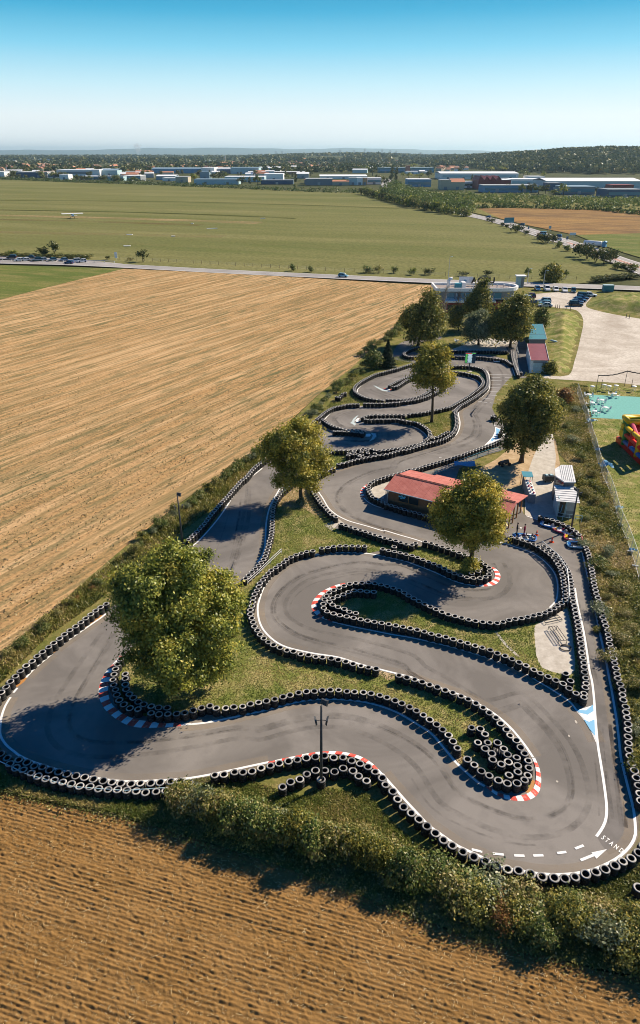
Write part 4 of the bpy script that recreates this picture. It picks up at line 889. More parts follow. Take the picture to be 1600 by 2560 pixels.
# rows of stacks: traced through the centres of the top tyres; phrase = where the row is, start = what the count starts from
ROWS = [
 ('row on the field side of the left-hand bend', 'the big tree', ('A', (668, 148), (605, 188), (545, 235), (475, 290), (412, 335), (350, 388), (285, 436), (222, 490), (157, 545), (95, 605), (40, 668), (-10, 722), (-60, 800), (-88, 900), (-80, 1000), (-30, 1075), (45, 1115))),
 ('upper row of the double barrier at bottom left', 'its right end', ('A', (1132, 1266), (1063, 1268), (995, 1272), (927, 1276), (858, 1277), (793, 1280), (730, 1275), (668, 1263), (608, 1255), (550, 1243), (490, 1233), (433, 1222), (376, 1209), (320, 1196), (265, 1180), (215, 1165), (165, 1143), (120, 1130))),
 ('lower row of the double barrier at bottom left', 'its right end', ('A', (1103, 1322), (1043, 1325), (985, 1330), (925, 1332), (862, 1325), (803, 1325), (745, 1322), (690, 1320), (632, 1312), (573, 1303), (517, 1296), (460, 1287), (403, 1275), (348, 1262), (297, 1250), (243, 1235), (195, 1218), (150, 1197), (105, 1178), (60, 1155))),
 ('row before the red-white kerb near the floodlight pole', 'its left end', ('B', (-40, 873), (52, 858), (127, 843), (210, 845), (285, 822), (357, 801), (430, 778), (502, 768), (572, 755), (643, 743), (715, 733), (788, 722), (855, 727), (925, 737), (993, 755), (1058, 775), (1118, 805), (1175, 842))),
 ('diagonal row below the kerb by the floodlight pole', 'that kerb', ('B', (1222, 888), (1257, 944), (1303, 990), (1340, 1046), (1378, 1098), (1435, 1146), (1492, 1190), 'C', (92, 1045), (150, 1095), (222, 1133), (292, 1178), (365, 1215))),
 ('row below the dashed lane line and arrow', 'its left end', ('C', (450, 1240), (530, 1270), (592, 1295), (675, 1308), (750, 1328), (830, 1345), (910, 1355), (985, 1360), (1060, 1352), (1130, 1333), (1205, 1322), (1270, 1300), (1330, 1275), (1393, 1248), (1452, 1218), (1500, 1182), (1535, 1140))),
 ('row along the weeds right of the pit lane', 'the parked karts', ('L3', (440, 1530), (470, 1610), (495, 1680), (510, 1760), (520, 1830), (532, 1900), (543, 1960), (555, 2030), (570, 2130), (600, 2260), (625, 2350), 'L2', (740, 20), (760, 95), (790, 230), (815, 340), (845, 420), (870, 500), (900, 580), (915, 670), (930, 765), (955, 855), (980, 940), (1010, 1030), (1030, 1180), (1060, 1270), (1080, 1385), (1095, 1485), (1135, 1595), (1190, 1715), (1175, 1830), 'C', (1408, 155), (1415, 195), (1420, 245), (1428, 290), (1430, 335), (1430, 370), (1432, 415), (1437, 460), (1443, 510), (1455, 560), (1475, 610), (1495, 700), (1507, 760), (1520, 830))),
 ('short curved row behind the floodlight pole', 'its left end', ('B', (472, 953), (530, 918), (600, 902), (658, 857), (715, 832), (790, 832), (858, 835), (925, 815), (995, 830), (1050, 877), (1108, 912))),
 ('row above the bottom straight', 'the big tree', ('A', (950, 835), (1003, 843), (1050, 843), (1103, 838), (1155, 835), (1207, 822), (1258, 806), (1305, 790), (1350, 803), (1402, 803), (1453, 800), 'B', (145, 350), (207, 338), (265, 320), (325, 312), (385, 302), (440, 285), (497, 268), (553, 252), (612, 243), (670, 237), (728, 230), (787, 225), (847, 225), (905, 226), (963, 230), (1022, 236), (1085, 243), (1143, 250), (1203, 263), (1260, 282), (1315, 302), (1373, 325), (1428, 350), (1480, 378), 'C', (60, 268), (103, 298), (147, 333), (187, 372), (223, 418), (254, 466))),
 ('outer row shaded by the big tree', 'the blue-white kerb top', ('A', (760, 495), (730, 545), (716, 600), (715, 640), (725, 690), (742, 735), (770, 775), (805, 800), (868, 812), (910, 828))),
 ('inner row shaded by the big tree', 'its top end', ('A', (790, 590), (785, 635), (800, 690), (840, 740), (890, 775), (950, 790), (1000, 800), (1050, 803))),
 ('row round the tip with the tyre heap', 'the gap on its left side', ('C', (327, 542), (377, 585), (430, 625), (487, 662), (552, 692), (620, 708), (683, 705), (725, 677), (752, 612), (742, 560), (722, 512), (700, 466), (668, 420), (622, 382), (592, 335))),
 ('row along the white line above the tyre heap', 'the heap end', ('C', (555, 297), (520, 258), (480, 223), (437, 192), (390, 165), (343, 138), (293, 113), (243, 92), (190, 75), (135, 53), (78, 32), (20, 12), 'D', (1320, 1055), (1258, 1038), (1200, 1020))),
 ('long row left of the middle hairpin', 'the gap at its lower right end', ('D', (1025, 972), (967, 962), (910, 950), (852, 933), (795, 918), (737, 903), (680, 893), (623, 885), (565, 877), (508, 868), (452, 855), (397, 840), (345, 825), (293, 808), (245, 787), (205, 760), (170, 733), (143, 702), (122, 670), (102, 640), (97, 607), (82, 577), (78, 547), (80, 517), (92, 487), (97, 455), (100, 425), (125, 383), (140, 353), (148, 327), (172, 302), (190, 275), (213, 248), (237, 225), (267, 210), (293, 188), (325, 170), (348, 147), (387, 125), (425, 110), (462, 97), (503, 86), (548, 80))),
 ('short row above the middle hairpin', 'its left end', ('D', (618, 60), (662, 54), (705, 47), (752, 43), (800, 43), (850, 43), (898, 45), (940, 45))),
 ('row below the grass strip of the leaning tree', 'its left end', ('K6', (-17, 362), (52, 380), (128, 395), (198, 410), (270, 428), (345, 443), (410, 465), (478, 492), (548, 518), (620, 545), (690, 572), (755, 607), (815, 638), (880, 668), (955, 690), (1035, 717), (1120, 727), (1205, 730), (1275, 715), (1325, 682))),
 ('row round the kerb tip under the leaning tree', 'the red-white kerb', ('K6', (1332, 640), (1325, 600), (1280, 560), (1228, 523), (1152, 478), (1085, 455), (1010, 432), (935, 405), (860, 380), (800, 357), (733, 335), (660, 310), (590, 288), (520, 270))),
 ('row facing the red-roofed building', 'its left end', ('K5', (165, 752), (222, 770), (275, 788), (330, 810), (392, 828), (455, 843), (512, 863), (573, 888), (640, 905), (705, 930), (775, 945), (845, 962), (910, 982), (978, 1005), (1055, 1018))),
 ('outer row of the shaded lens island', 'its left tip', ('D', (628, 482), (632, 513), (660, 540), (705, 553), (753, 567), (805, 577), (855, 587), (910, 597), (960, 607), (1013, 617), (1067, 625), (1122, 635), (1177, 645), (1230, 655), (1285, 665), (1340, 677), (1393, 690), (1447, 707), (1500, 720))),
 ('row along the blue-shaded line to the pit corner', 'the grass end', ('E', (77, 643), (128, 655), (180, 665), (230, 680), (278, 695), (330, 710), (380, 725), (433, 740), (485, 758), (535, 776), (587, 797), (637, 818), (687, 842), (737, 865), (788, 890), (838, 915), (887, 938), (938, 963), (990, 988), (1032, 1023), (1073, 1057), (1125, 1080))),
 ('inner row at the tip of the lens island', 'its upper end', ('D', (1010, 390), (975, 388), (930, 385), (880, 378), (835, 385), (797, 402), (760, 418), (717, 428), (688, 447), (675, 477), (712, 493), (750, 508), (790, 522), (830, 543), (875, 550))),
 ('upper row of the lens island', 'its kerb tip', ('D', (637, 450), (650, 425), (668, 400), (705, 378), (750, 360), (792, 340), (838, 328), (885, 323), (932, 322), (982, 320), (1035, 328), (1110, 345), (1155, 358), (1195, 372), (1235, 392), 'K6', (300, 945), (370, 980), (435, 1015), (508, 1050), (580, 1085), (650, 1120), (728, 1155), (808, 1185))),
 ('row between the lens island and the right-hand curve', 'its left end', ('E', (150, 492), (195, 508), (242, 522), (290, 533), (340, 547), (393, 556), (448, 563), (500, 567), (550, 567), (595, 552), (640, 543), (684, 537), (727, 528), (770, 520), (808, 510), (848, 502), (883, 485), (918, 470), (945, 448), (973, 432))),
 ('left row of the double curve by the pit lane', 'its top end', ('K7', (240, 408), (298, 423), (360, 445), (435, 467), (497, 492), (555, 515), (600, 545), (655, 580), (702, 613), (747, 650), (785, 687), (812, 727), (837, 768), (860, 806), (875, 848), (888, 890), (895, 937), (903, 978), (908, 1023), (913, 1067), (920, 1110), (925, 1160), (917, 1205))),
 ('right row of the double curve by the pit lane', 'its top end', ('K7', (658, 527), (710, 560), (760, 595), (805, 630), (845, 662), (880, 705), (907, 743), (930, 782), (950, 822), (967, 860), (975, 898), (985, 942), (995, 985), (1000, 1025), (1002, 1070), (1012, 1135), (1015, 1185), 'E', (1053, 430), (1062, 455), (1068, 482), (1073, 510), (1077, 540), (1083, 570), (1088, 598), (1093, 628), (1098, 660), (1103, 690), (1108, 722), (1112, 757), (1117, 790), (1123, 827), (1128, 860), (1133, 898), (1138, 935), (1142, 970), (1137, 1010), (1130, 1050))),
 ('row right of the shaded upper-left straight', 'its bottom end', ('F', (645, 1105), (665, 1085), (688, 1062), (712, 1040), (735, 1018), (755, 995), (775, 970), (793, 945), (803, 910), (815, 870), (825, 830), (838, 790), (845, 740), (848, 690), (850, 625), (855, 575), (865, 535), (878, 510), (895, 480), (915, 455), (945, 430), (1010, 370), (1100, 290), (1200, 205), (1300, 140))),
 ('outer row beside the hedge on the upper-left straight', 'its bottom end', ('F', (215, 812), (250, 780), (290, 740), (335, 690), (370, 645), (405, 600), (440, 560), (480, 515), (515, 480), (548, 440), (580, 405), (610, 370), (650, 340), (680, 305), (715, 265), (760, 230), (850, 165), (960, 85), (1080, 0), 'K1', (30, 560))),
 ('row left of the tree beside the red building bend', 'the slab at its lower end', ('F', (1328, 640), (1297, 622), (1278, 603), (1262, 585), (1245, 567), (1228, 550), (1215, 535), (1200, 512), (1185, 490), (1172, 470), (1160, 450), (1150, 420), (1152, 385), (1180, 340), (1240, 300), (1313, 268))),
 ('front row of the long barrier above the middle bend', 'its left end', ('K1', (400, 1205), (480, 1190), (550, 1175), (600, 1155), (655, 1140), (710, 1130), (765, 1120), (825, 1105), (890, 1095), (950, 1085), (1025, 1070), (1080, 1065), (1150, 1052), (1215, 1040), (1260, 1022), (1310, 1008), (1365, 995), 'K4', (80, 570), (135, 555), (190, 540), (245, 522), (295, 510), (345, 495), (395, 480), (450, 465), (500, 450), (550, 440), (600, 425), (645, 410), (685, 395), (725, 370), (755, 350), (785, 325), (810, 300), (825, 275), (838, 250), (850, 220), (855, 190), (860, 160), (858, 130), (855, 100), (850, 65), (845, 30), (838, 0), 'K2', (755, 885), (780, 860), (800, 840), (830, 820), (860, 805), (890, 790), (920, 770), (950, 752), (980, 735), (1010, 715), (1040, 695), (1070, 672), (1100, 650), (1130, 625), (1155, 602), (1175, 575), (1185, 545), (1190, 510), (1190, 480), (1185, 450), (1180, 420), (1170, 395), (1155, 370), (1140, 350), (1115, 335), (1085, 325), (1050, 315), (1015, 308), (985, 302), (950, 297), (915, 293), (880, 292), (840, 290), (805, 290), (770, 292), (700, 296))),
 ('back row of the long barrier round the shaded hairpin', 'its left end', ('K1', (380, 1000), (450, 1000), (510, 1000), (570, 1003), (640, 1000), (730, 980), (790, 975), (850, 980), (910, 980), (960, 1000), (1020, 1003), (1080, 995), (1140, 990), (1200, 980), (1265, 970), (1330, 965), 'K4', (65, 530), (115, 515), (165, 503), (215, 493), (260, 488), (310, 475), (350, 455), (375, 440), (400, 420), (425, 395), (445, 370), (455, 340), (450, 310), (440, 280), (420, 260), (395, 235), (370, 215), (340, 200), (310, 180), (265, 160), (215, 145), (165, 140), (120, 130), (70, 125), (20, 115), 'K1', (1280, 525), (1215, 525), (1150, 530), (1090, 530), (1040, 530), (980, 530), (925, 535), (870, 535), (810, 530))),
 ('row above the shaded hairpin', 'its left tip', ('K1', (765, 522), (760, 505), (800, 490), (825, 480), (875, 470), (925, 465), (980, 462), (1040, 465), (1095, 462), (1150, 462), (1215, 462), (1270, 462), (1330, 460), (1385, 462))),
 ('row behind the tall slim tree on the upper bend', 'its left end', ('K3', (985, 1055), (1050, 1045), (1110, 1040), (1160, 1035), (1210, 1030), (1255, 1022), (1300, 1010), (1345, 1003), (1400, 990), (1440, 985), 'K2', (580, 865), (630, 855), (670, 845), (700, 830), (735, 810), (775, 790), (800, 775), (830, 755), (860, 740), (890, 720), (920, 705), (945, 690), (970, 668), (995, 650), (1020, 632), (1045, 610), (1070, 590), (1095, 570), (1115, 540), (1125, 515), (1120, 490), (1105, 465), (1085, 445), (1060, 430), (1025, 420), (985, 410), (950, 400), (915, 395), (880, 385), (840, 378), (800, 375), (760, 372), (720, 370), (690, 372))),
 ('row round the second bend beside the field hedge', 'its left end', ('K1', (75, 525), (105, 500), (135, 475), (160, 452), (195, 425), (230, 402), (265, 380), (300, 362), (345, 345), (395, 335), (445, 325), (490, 315), (540, 305), (585, 300), (640, 298), (695, 297))),
 ('lower row below the top loop', 'its left end', ('K1', (800, 290), (860, 290), (920, 290), (980, 290), (1040, 290), (1090, 290), (1150, 285), (1200, 280), (1260, 275), (1320, 275), 'K2', (10, 775), (60, 770), (110, 765), (155, 755), (200, 750), (245, 740), (285, 730), (330, 715), (375, 700), (410, 680), (460, 655), (500, 635), (540, 615), (600, 585))),
 ('upper row below the top loop', 'its left end', ('K3', (655, 830), (710, 832), (765, 832), (820, 835), (880, 835), (930, 830), (980, 825), (1030, 815), (1080, 805), (1130, 790), (1180, 770), (1220, 750), (1260, 725), (1300, 700), (1370, 655))),
 ('divider row of the second bend', 'its left end', ('K1', (165, 530), (200, 560), (240, 590), (270, 605), (300, 625), (340, 640), (390, 655), (440, 665), (490, 680), (540, 690), (600, 690), (660, 692), (720, 700), (780, 715))),
 ('lower divider row of the second bend', 'its left end', ('K1', (340, 710), (400, 708), (460, 712), (520, 715), (600, 718), (690, 728), (760, 738))),
 ('outer row of the top loop', 'its right end', ('K3', (1180, 262), (1080, 285), (1040, 295), (990, 305), (950, 318), (910, 330), (870, 343), (835, 355), (800, 368), (765, 375), (725, 385), (690, 393), (650, 405), (615, 415), (575, 425), (545, 430), (510, 440), (480, 450), (450, 460), (420, 475), (390, 490), (360, 505), (330, 520), (300, 537), (270, 555), (240, 575), (215, 595), (190, 615), (170, 640), (160, 665), (155, 690), (165, 710), (185, 730), (215, 750), (255, 775), (290, 790), (330, 805), (375, 815), (420, 825), (470, 835), (525, 840), (580, 845))),
 ('upper row inside the top loop', 'its left tip', ('K3', (690, 620), (720, 600), (755, 585), (790, 565), (830, 550), (870, 530), (905, 515), (945, 500), (990, 490), (1060, 470), (1150, 450))),
 ('lower row inside the top loop', 'its left tip', ('K3', (745, 642), (800, 635), (830, 615), (870, 590), (905, 565), (940, 545), (965, 530), (1010, 515), (1080, 500))),
 ('row behind the start straight', 'its left end', ('K2', (640, 160), (720, 160), (800, 162), (880, 165), (960, 166), (1040, 168), (1120, 172), (1180, 178), (1240, 185), (1300, 193), (1360, 203), (1420, 215), (1460, 238), (1500, 268))),
 ('left row beside the shaded garage yard', 'its top end', ('O', (1080, 205), (1083, 235), (1088, 265), (1095, 295), (1105, 330), (1118, 365), (1130, 395), (1140, 420))),
 ('right row beside the shaded garage yard', 'its top end', ('O', (1105, 205), (1110, 240), (1115, 275), (1125, 315), (1140, 355), (1160, 400))),
 ('row at the foot of the shaded terrace', 'its left end', ('K2', (690, 88), (760, 86), (840, 85), (940, 85), (1040, 85), (1140, 86), (1240, 88), (1340, 90), (1440, 92))),
 ('ring round the small shaded island', 'its left end', ('K8', (250, 790), (215, 798), (170, 797), (130, 787), (112, 768), (130, 748), (170, 728), (210, 715), (250, 705))),
 ('row between the pit lane and the main bend', 'its right end', ('K4', (1510, 425), (1470, 445), (1430, 462), (1385, 485), (1340, 500), (1295, 515), (1255, 530), (1210, 545), (1170, 560), (1120, 580), (1065, 598), (1020, 610), (970, 635), (920, 648), (870, 660), (820, 680), (770, 695), (725, 708), (675, 725), (625, 738), (580, 752), (535, 765), (485, 780), (435, 793), (385, 808), (335, 825), (285, 845), (235, 860), (180, 860), (110, 875), 'K5', (965, 95), (920, 108), (875, 120), (830, 130), (785, 140), (738, 155), (695, 170), (652, 185), (610, 198), (575, 215), (540, 235), (520, 255), (508, 290), (512, 325), (525, 355), (545, 385), (560, 408))),
 ('row in the shade below the red building wall', 'its left end', ('K5', (600, 432), (650, 455), (700, 480), (745, 505), (805, 520), (860, 540), (915, 555), (970, 575), (1030, 590), (1090, 605), (1150, 622), (1210, 640), (1270, 660), (1320, 672), (1400, 700), 'P', (1140, 1308), (1200, 1322), (1250, 1333))),
 ('row in front of the glazed hut', 'its left end', ('M2', (440, 1262), (560, 1295), (680, 1335), (785, 1372), (895, 1418), (1000, 1462), (1150, 1560), (1230, 1640))),
 ('left-hand row beside the start grid', 'its top end', ('K2', (1280, 960), (1250, 975), (1290, 985))),
]
LOOSE = [
 ('heap inside the bottom right hairpin', 'C', ((355, 328), (415, 332), (450, 372), (398, 428), (465, 423), (530, 427), (452, 470), (493, 502), (580, 467), (602, 508), (663, 530), (500, 548), (672, 585), (672, 630), (560, 578), (612, 595), (558, 613), (548, 537), (605, 558), (610, 650))),
 ('heap at the end of the pit lane barrier', 'E', ((1003, 915), (1000, 938), (1032, 967))),
 ('cluster at the foot of the leaning tree', 'K6', ((1205, 608), (1185, 640), (1105, 668))),
 ('heap between the long barrier rows', 'K1', ((555, 1040), (545, 1075), (610, 1055), (690, 1062), (640, 1025), (720, 1088), (745, 1030), (755, 1068), (760, 1005), (835, 1008), (845, 1042), (950, 1045), (590, 1090))),
 ('line in the grass by the slim tree', 'K4', ((500, 395), (560, 375), (605, 355), (650, 330), (690, 310), (722, 295))),
 ('dark pair of piles beside the field hedge', 'K1', ((370, 190), (410, 200), (435, 175), (460, 145), (500, 130))),
 ('spot standing alone above the hairpin grass strip', 'K6', ((128, 335),)),
 ('spot beside the leaning tree branches', 'K5', ((1100, 992),)),
 ('spot raised above the row on the bottom straight', 'A', ((1190, 1275),)),
 ('corner at the bottom right of the photo', 'P', ((1597, 2218),)),
 ('cluster under the tree at the pit entrance', 'Q', ((560, 20), (575, -10), (590, -40))),
]
def short(s, most=16):
    w = s.split()
    for drop in ('the', 'its', 'that', 'a'):
        while len(w) > most and drop in w: w.remove(drop)
    return ' '.join(w)
kept, spots = [], []
def free(p):
    if any((p.x - q.x) ** 2 + (p.y - q.y) ** 2 < 0.62 ** 2 for q in kept): return False
    kept.append(p)
    return True
for phrase, start, spec in ROWS:
    pts = [p for p in resample([(p.x, p.y, 0) for p in VS(*spec, z=TOP)], 0.745) if free(p)]
    for i, p in enumerate(pts):
        spots.append((p, short('tyre stack, %s from %s, in the %s' % (nth(i + 1), start, phrase)), 'tyres of the ' + phrase))
for phrase, vw, pts in LOOSE:
    P = [p for p in (V(vw, x, y, TOP) for x, y in pts) if free(p)]
    for i, p in enumerate(P):
        if len(pts) == 1: lab = 'single black tyre stack, the ' + phrase
        else: lab = 'black tyre stack, %s from its left, in %s' % (nth(1 + sorted(range(len(P)), key=lambda j: pix(P[j])[0]).index(i)), phrase)
        spots.append((p, short(lab), 'tyres of the ' + phrase))
kept = spots
def in_frame(p, m=12):
    x, y = pix(p)
    return -m < x < 1600 + m and 0 < y < 2560 + m
vis = sorted((s for s in kept if in_frame((s[0].x, s[0].y, TOP))), key=lambda s: depth_of((s[0].x, s[0].y, 0)))
NEAR = 300
for p, lab, grp in vis[:NEAR]: tyre_stack(p, lab, grp)
rest = vis[NEAR:] + [s for s in kept if not in_frame((s[0].x, s[0].y, TOP))]
# the smaller, farther stacks: one mass
base_t = TYRE[0]
bv = np.array([v.co[:] for v in base_t.vertices]); bf = [tuple(f.vertices) for f in base_t.polygons]; bm_ = [f.material_index for f in base_t.polygons]
vv, ff, mm = [], [], []
for p, _, _ in rest:
    for i in range(NST):
        o = len(vv)
        off = np.array([p.x + RT.uniform(-0.02, 0.02), p.y + RT.uniform(-0.02, 0.02), i * TW])
        vv.extend((bv * np.array([RT.uniform(0.95, 1.02)] * 2 + [1]) + off).tolist())
        ff.extend([tuple(k + o for k in f) for f in bf]); mm.extend(bm_ if i == NST - 1 else [1] * len(bf))
me = bpy.data.meshes.new('tyre_barrier')
me.from_pydata(vv, [], ff)
me.materials.append(M['sidewall']); me.materials.append(M['tread'])
me.polygons.foreach_set('material_index', mm)
me.polygons.foreach_set('use_smooth', [True] * len(ff))
me.update()
tag(put('tyre_barrier', me), 'far rows of black tyre stacks around the upper bends', 'tyre barrier', kind='stuff')
# four tyres lying on their sides in the heap
p = V('M7', 480, 820, 0.55)
t = thing('fallen_tyre_stack', 'four worn tyres lying on their treads in the middle of the heap', 'tyre stack', (p.x, p.y, 0.38))
t.rotation_euler = (math.pi / 2, 0, math.radians(68))
for i in range(4): put('tyre', TYRE[i], t).location = (0, 0, i * TW - 0.4)

# ================================================================== TREES AND SHRUBS
def leaves(centers, size, rng, up=0.35, out=None, aspect=0.62, spread=0.9):
    """rhombic leaf faces at centers, facing roughly outwards and up"""
    n = len(centers)
    nv = rng.normal(size=(n, 3)) * spread
    nv[:, 2] += up
    if out is not None: nv += out
    nv /= np.linalg.norm(nv, axis=1, keepdims=True) + 1e-9
    a = np.cross(nv, rng.normal(size=(n, 3)))
    a /= np.linalg.norm(a, axis=1, keepdims=True) + 1e-9
    b = np.cross(nv, a)
    s = (size * rng.uniform(0.6, 1.35, n))[:, None]
    a, b = a * s * 0.5, b * s * 0.5 * aspect
    bend = nv * s * 0.10
    return np.stack([centers - a, centers - b - bend, centers + a, centers + b - bend], 1).reshape(-1, 3)

def crown_points(lobes, nclump, per, clump_r, rng, hollow=0.55, low=-0.75):
    """leaf positions: clumps through the outer part of a few overlapping lobes (cx, cy, cz, rx, ry, rz)"""
    vol = np.array([l[3] * l[4] * l[5] for l in lobes]) ** 0.67
    cnt = (nclump * vol / vol.sum()).astype(int) + 1
    P, O, T = [], [], []
    for l, k in zip(lobes, cnt):
        c, r = np.array(l[:3]), np.array(l[3:6])
        d = rng.normal(size=(k, 3))
        d /= np.linalg.norm(d, axis=1, keepdims=True)
        d[:, 2] = np.where(d[:, 2] < low, -d[:, 2], d[:, 2])
        rad = rng.uniform(hollow, 1.0, k) ** 0.7
        cc = c + d * r * rad[:, None]
        tc = rng.normal(0.5, 0.24, k)                   # each clump a little lighter or yellower than the next
        m = rng.integers(int(per * 0.5), int(per * 1.5), k)
        for i in range(k):
            q = rng.normal(size=(m[i], 3)) * clump_r * rng.uniform(0.7, 1.25) * np.array([1, 1, 0.75])
            P.append(cc[i] + q)
            o = d[i] * 0.7 + q / (clump_r * 2.2)
            O.append(o)
            T.append(np.clip(tc[i] + rng.normal(0, 0.20, m[i]), 0, 1))
    return np.vstack(P), np.vstack(O), np.concatenate(T)

def trunk_mb(h, r, lobes, rng, lean=(0, 0), fork=0.45, nl=7):
    mb = MB()
    pts = [Vector((lean[0] * t + 0.05 * math.sin(5 * t), lean[1] * t, h * t)) for t in (0, 0.06, 0.2, 0.45, 0.7, 1.0)]
    mb.tube(pts, [r * 1.5, r * 1.12, r, r * 0.85, r * 0.62, r * 0.2], n=9)
    for i in range(nl):
        l = lobes[i % len(lobes)]
        t = fork + (1 - fork) * 0.6 * i / max(1, nl - 1)
        a = Vector((lean[0] * t, lean[1] * t, h * t))
        b = Vector((l[0], l[1], l[2])) + Vector((rng.normal() * l[3] * 0.45, rng.normal() * l[4] * 0.45, rng.uniform(0, 0.5) * l[5]))
        m = a.lerp(b, 0.5) + Vector((0, 0, 0.08 * (b - a).length))
        mb.tube([a, m, b], [r * 0.42, r * 0.26, r * 0.06], n=6)
    return mb

def tree(name, label, base, box, mat, seed, nclump=170, per=110, leaf=0.34, clump_r=0.62, lobes=None, cat='tree', group=None, bark='bark', tr=0.26, hollow=0.5):
    """base = photo px of the foot; box = photo px (left, right, top, bottom) of the crown"""
    rng = np.random.default_rng(seed)
    b = G(*base)
    f = depth_of(b + Vector((0, 0, 4)))
    cxp, hw = (box[0] + box[1]) / 2, (box[1] - box[0]) / 2
    zt, zb = rise(800, box[2], b), rise(800, box[3], b)
    dip = math.atan2(CAM_H - (zt + zb) / 2, b.y)
    rz = (zt - zb) / 2 * math.cos(dip) ** 0.6
    cz = (zt + zb) / 2
    f = depth_of((b.x, b.y, cz))
    cx = (cxp - 800) * f / F_PX - b.x
    rx = 0.90 * hw * f / F_PX
    if lobes is None:
        lobes = [(0, 0, 0.05, 0.66, 0.66, 0.72), (-0.52, 0.1, -0.2, 0.46, 0.45, 0.48), (0.55, -0.1, -0.12, 0.44, 0.44, 0.5), (0.12, -0.5, -0.3, 0.45, 0.45, 0.46), (-0.1, 0.5, 0.0, 0.45, 0.45, 0.5), (0.15, 0.05, 0.58, 0.40, 0.40, 0.40), (-0.34, -0.25, 0.34, 0.38, 0.38, 0.40), (0.42, 0.25, 0.30, 0.36, 0.36, 0.38), (-0.62, -0.2, 0.12, 0.28, 0.28, 0.3), (0.30, -0.45, 0.25, 0.34, 0.34, 0.34), (0.66, 0.1, -0.45, 0.26, 0.26, 0.3), (-0.35, -0.2, -0.62, 0.36, 0.36, 0.30), (0.28, 0.0, -0.66, 0.34, 0.34, 0.28)]
        lobes = [tuple(np.array(l) + np.array([*rng.normal(0, 0.09, 3), 0, 0, 0])) for l in lobes]
    L = [(cx + l[0] * rx, l[1] * rx, cz + l[2] * rz, l[3] * rx * 1.0, l[4] * rx * 1.0, l[5] * rz * 1.0) for l in lobes]
    t = thing(name, label, cat, b, 0, group)
    trunk_mb(cz + rz * 0.3, tr, L, rng, (cx * 0.6, 0)).build('trunk', M[bark], t, True)
    P, O, T = crown_points(L, nclump, per, clump_r, rng, hollow)
    fast('crown', leaves(P, np.full(len(P), leaf), rng, out=O), 4, mat, T, t)
    return t

tree('broadleaf_tree', 'largest round tree, shading the left-hand bend', (440, 1722), (258, 622, 1340, 1738), M['plane_leaf'], 1, 430, 270, 0.25, 0.43, [(0, 0, 0, 0.70, 0.70, 0.72), (-0.52, 0.1, 0.12, 0.47, 0.47, 0.48), (0.52, 0, 0.05, 0.47, 0.47, 0.5), (-0.34, -0.3, 0.42, 0.40, 0.40, 0.40), (0.32, 0.1, 0.48, 0.42, 0.42, 0.40), (0, 0.1, 0.62, 0.38, 0.38, 0.34), (-0.46, -0.1, -0.34, 0.38, 0.38, 0.36), (0.44, -0.1, -0.38, 0.36, 0.36, 0.36), (0, -0.5, -0.25, 0.48, 0.48, 0.5), (-0.2, 0, -0.62, 0.42, 0.42, 0.34), (0.3, 0, -0.64, 0.38, 0.38, 0.32), (0.66, 0.2, 0.25, 0.28, 0.28, 0.28), (-0.7, 0.1, 0.35, 0.24, 0.24, 0.26)], tr=0.33)
tree('broadleaf_tree', 'yellowing tree beside the shaded upper-left straight', (752, 1256), (646, 838, 1035, 1240), M['gold_leaf'], 2, 210, 190, 0.29, 0.48)
tree('broadleaf_tree', 'yellowing tree in front of the red-roofed building', (1178, 1418), (1070, 1278, 1172, 1380), M['gold_leaf'], 3, 220, 190, 0.28, 0.47)
tree('broadleaf_tree', 'slim tree on a bare trunk in the upper island', (1079, 1056), (1018, 1142, 855, 986), M['gold_leaf'], 4, 150, 120, 0.36, 0.52, tr=0.24)
tree('broadleaf_tree', 'dark dense tree between pit yard and weeds', (1303, 1155), (1238, 1408, 926, 1130), M['dark_leaf'], 5, 220, 160, 0.36, 0.55, tr=0.32)
tree('broadleaf_tree', 'tree behind the top loop at the stubble field edge', (1044, 866), (999, 1118, 738, 858), M['dark_leaf'], 6, 230, 90, 0.50, 0.8, tr=0.3)
tree('broadleaf_tree', 'tall tree beside the teal-roofed shed', (1275, 868), (1224, 1338, 730, 856), M['dark_leaf'], 7, 240, 90, 0.50, 0.8, tr=0.3)
tree('broadleaf_tree', 'tree hiding the middle of the clubhouse front', (1200, 822), (1160, 1236, 694, 800), M['dark_leaf'], 8, 190, 80, 0.5, 0.7, [(0, 0, -0.35, 0.72, 0.7, 0.50), (-0.45, 0, -0.3, 0.5, 0.5, 0.36), (0.42, 0, -0.32, 0.5, 0.5, 0.38), (0.06, 0, 0.05, 0.62, 0.6, 0.44), (0.20, 0, 0.44, 0.36, 0.36, 0.30), (0.30, 0, 0.78, 0.14, 0.14, 0.18)])
tree('broadleaf_tree', 'pale spreading tree over the shaded terrace', (1196, 862), (1152, 1234, 778, 856), M['pale_leaf'], 9, 140, 80, 0.45, 0.7)
tree('slender_tree', 'slender dark tree at the clubhouse corner', (1146, 828), (1124, 1156, 760, 824), M['dark_leaf'], 10, 70, 60, 0.45, 0.7, tr=0.12)
tree('broadleaf_tree', 'round green tree beyond the car park road', (1380, 703), (1359, 1400, 663, 703), M['dark_leaf'], 11, 110, 60, 0.75, 1.0)
tree('shrub', 'bushy shrub beside the teal-roofed shed', (1352, 822), (1335, 1372, 768, 822), M['hedge_leaf'], 12, 60, 60, 0.45, 0.6, cat='shrub', tr=0.08)
tree('shrub', 'light green bush next to the dark conifer', (930, 922), (914, 951, 876, 922), M['hedge_leaf'], 13, 60, 60, 0.4, 0.5, cat='shrub', tr=0.08)
tree('shrub', 'dark shrub at the garage corner', (1375, 932), (1358, 1392, 905, 934), M['dark_leaf'], 14, 40, 60, 0.4, 0.45, cat='shrub', tr=0.08)
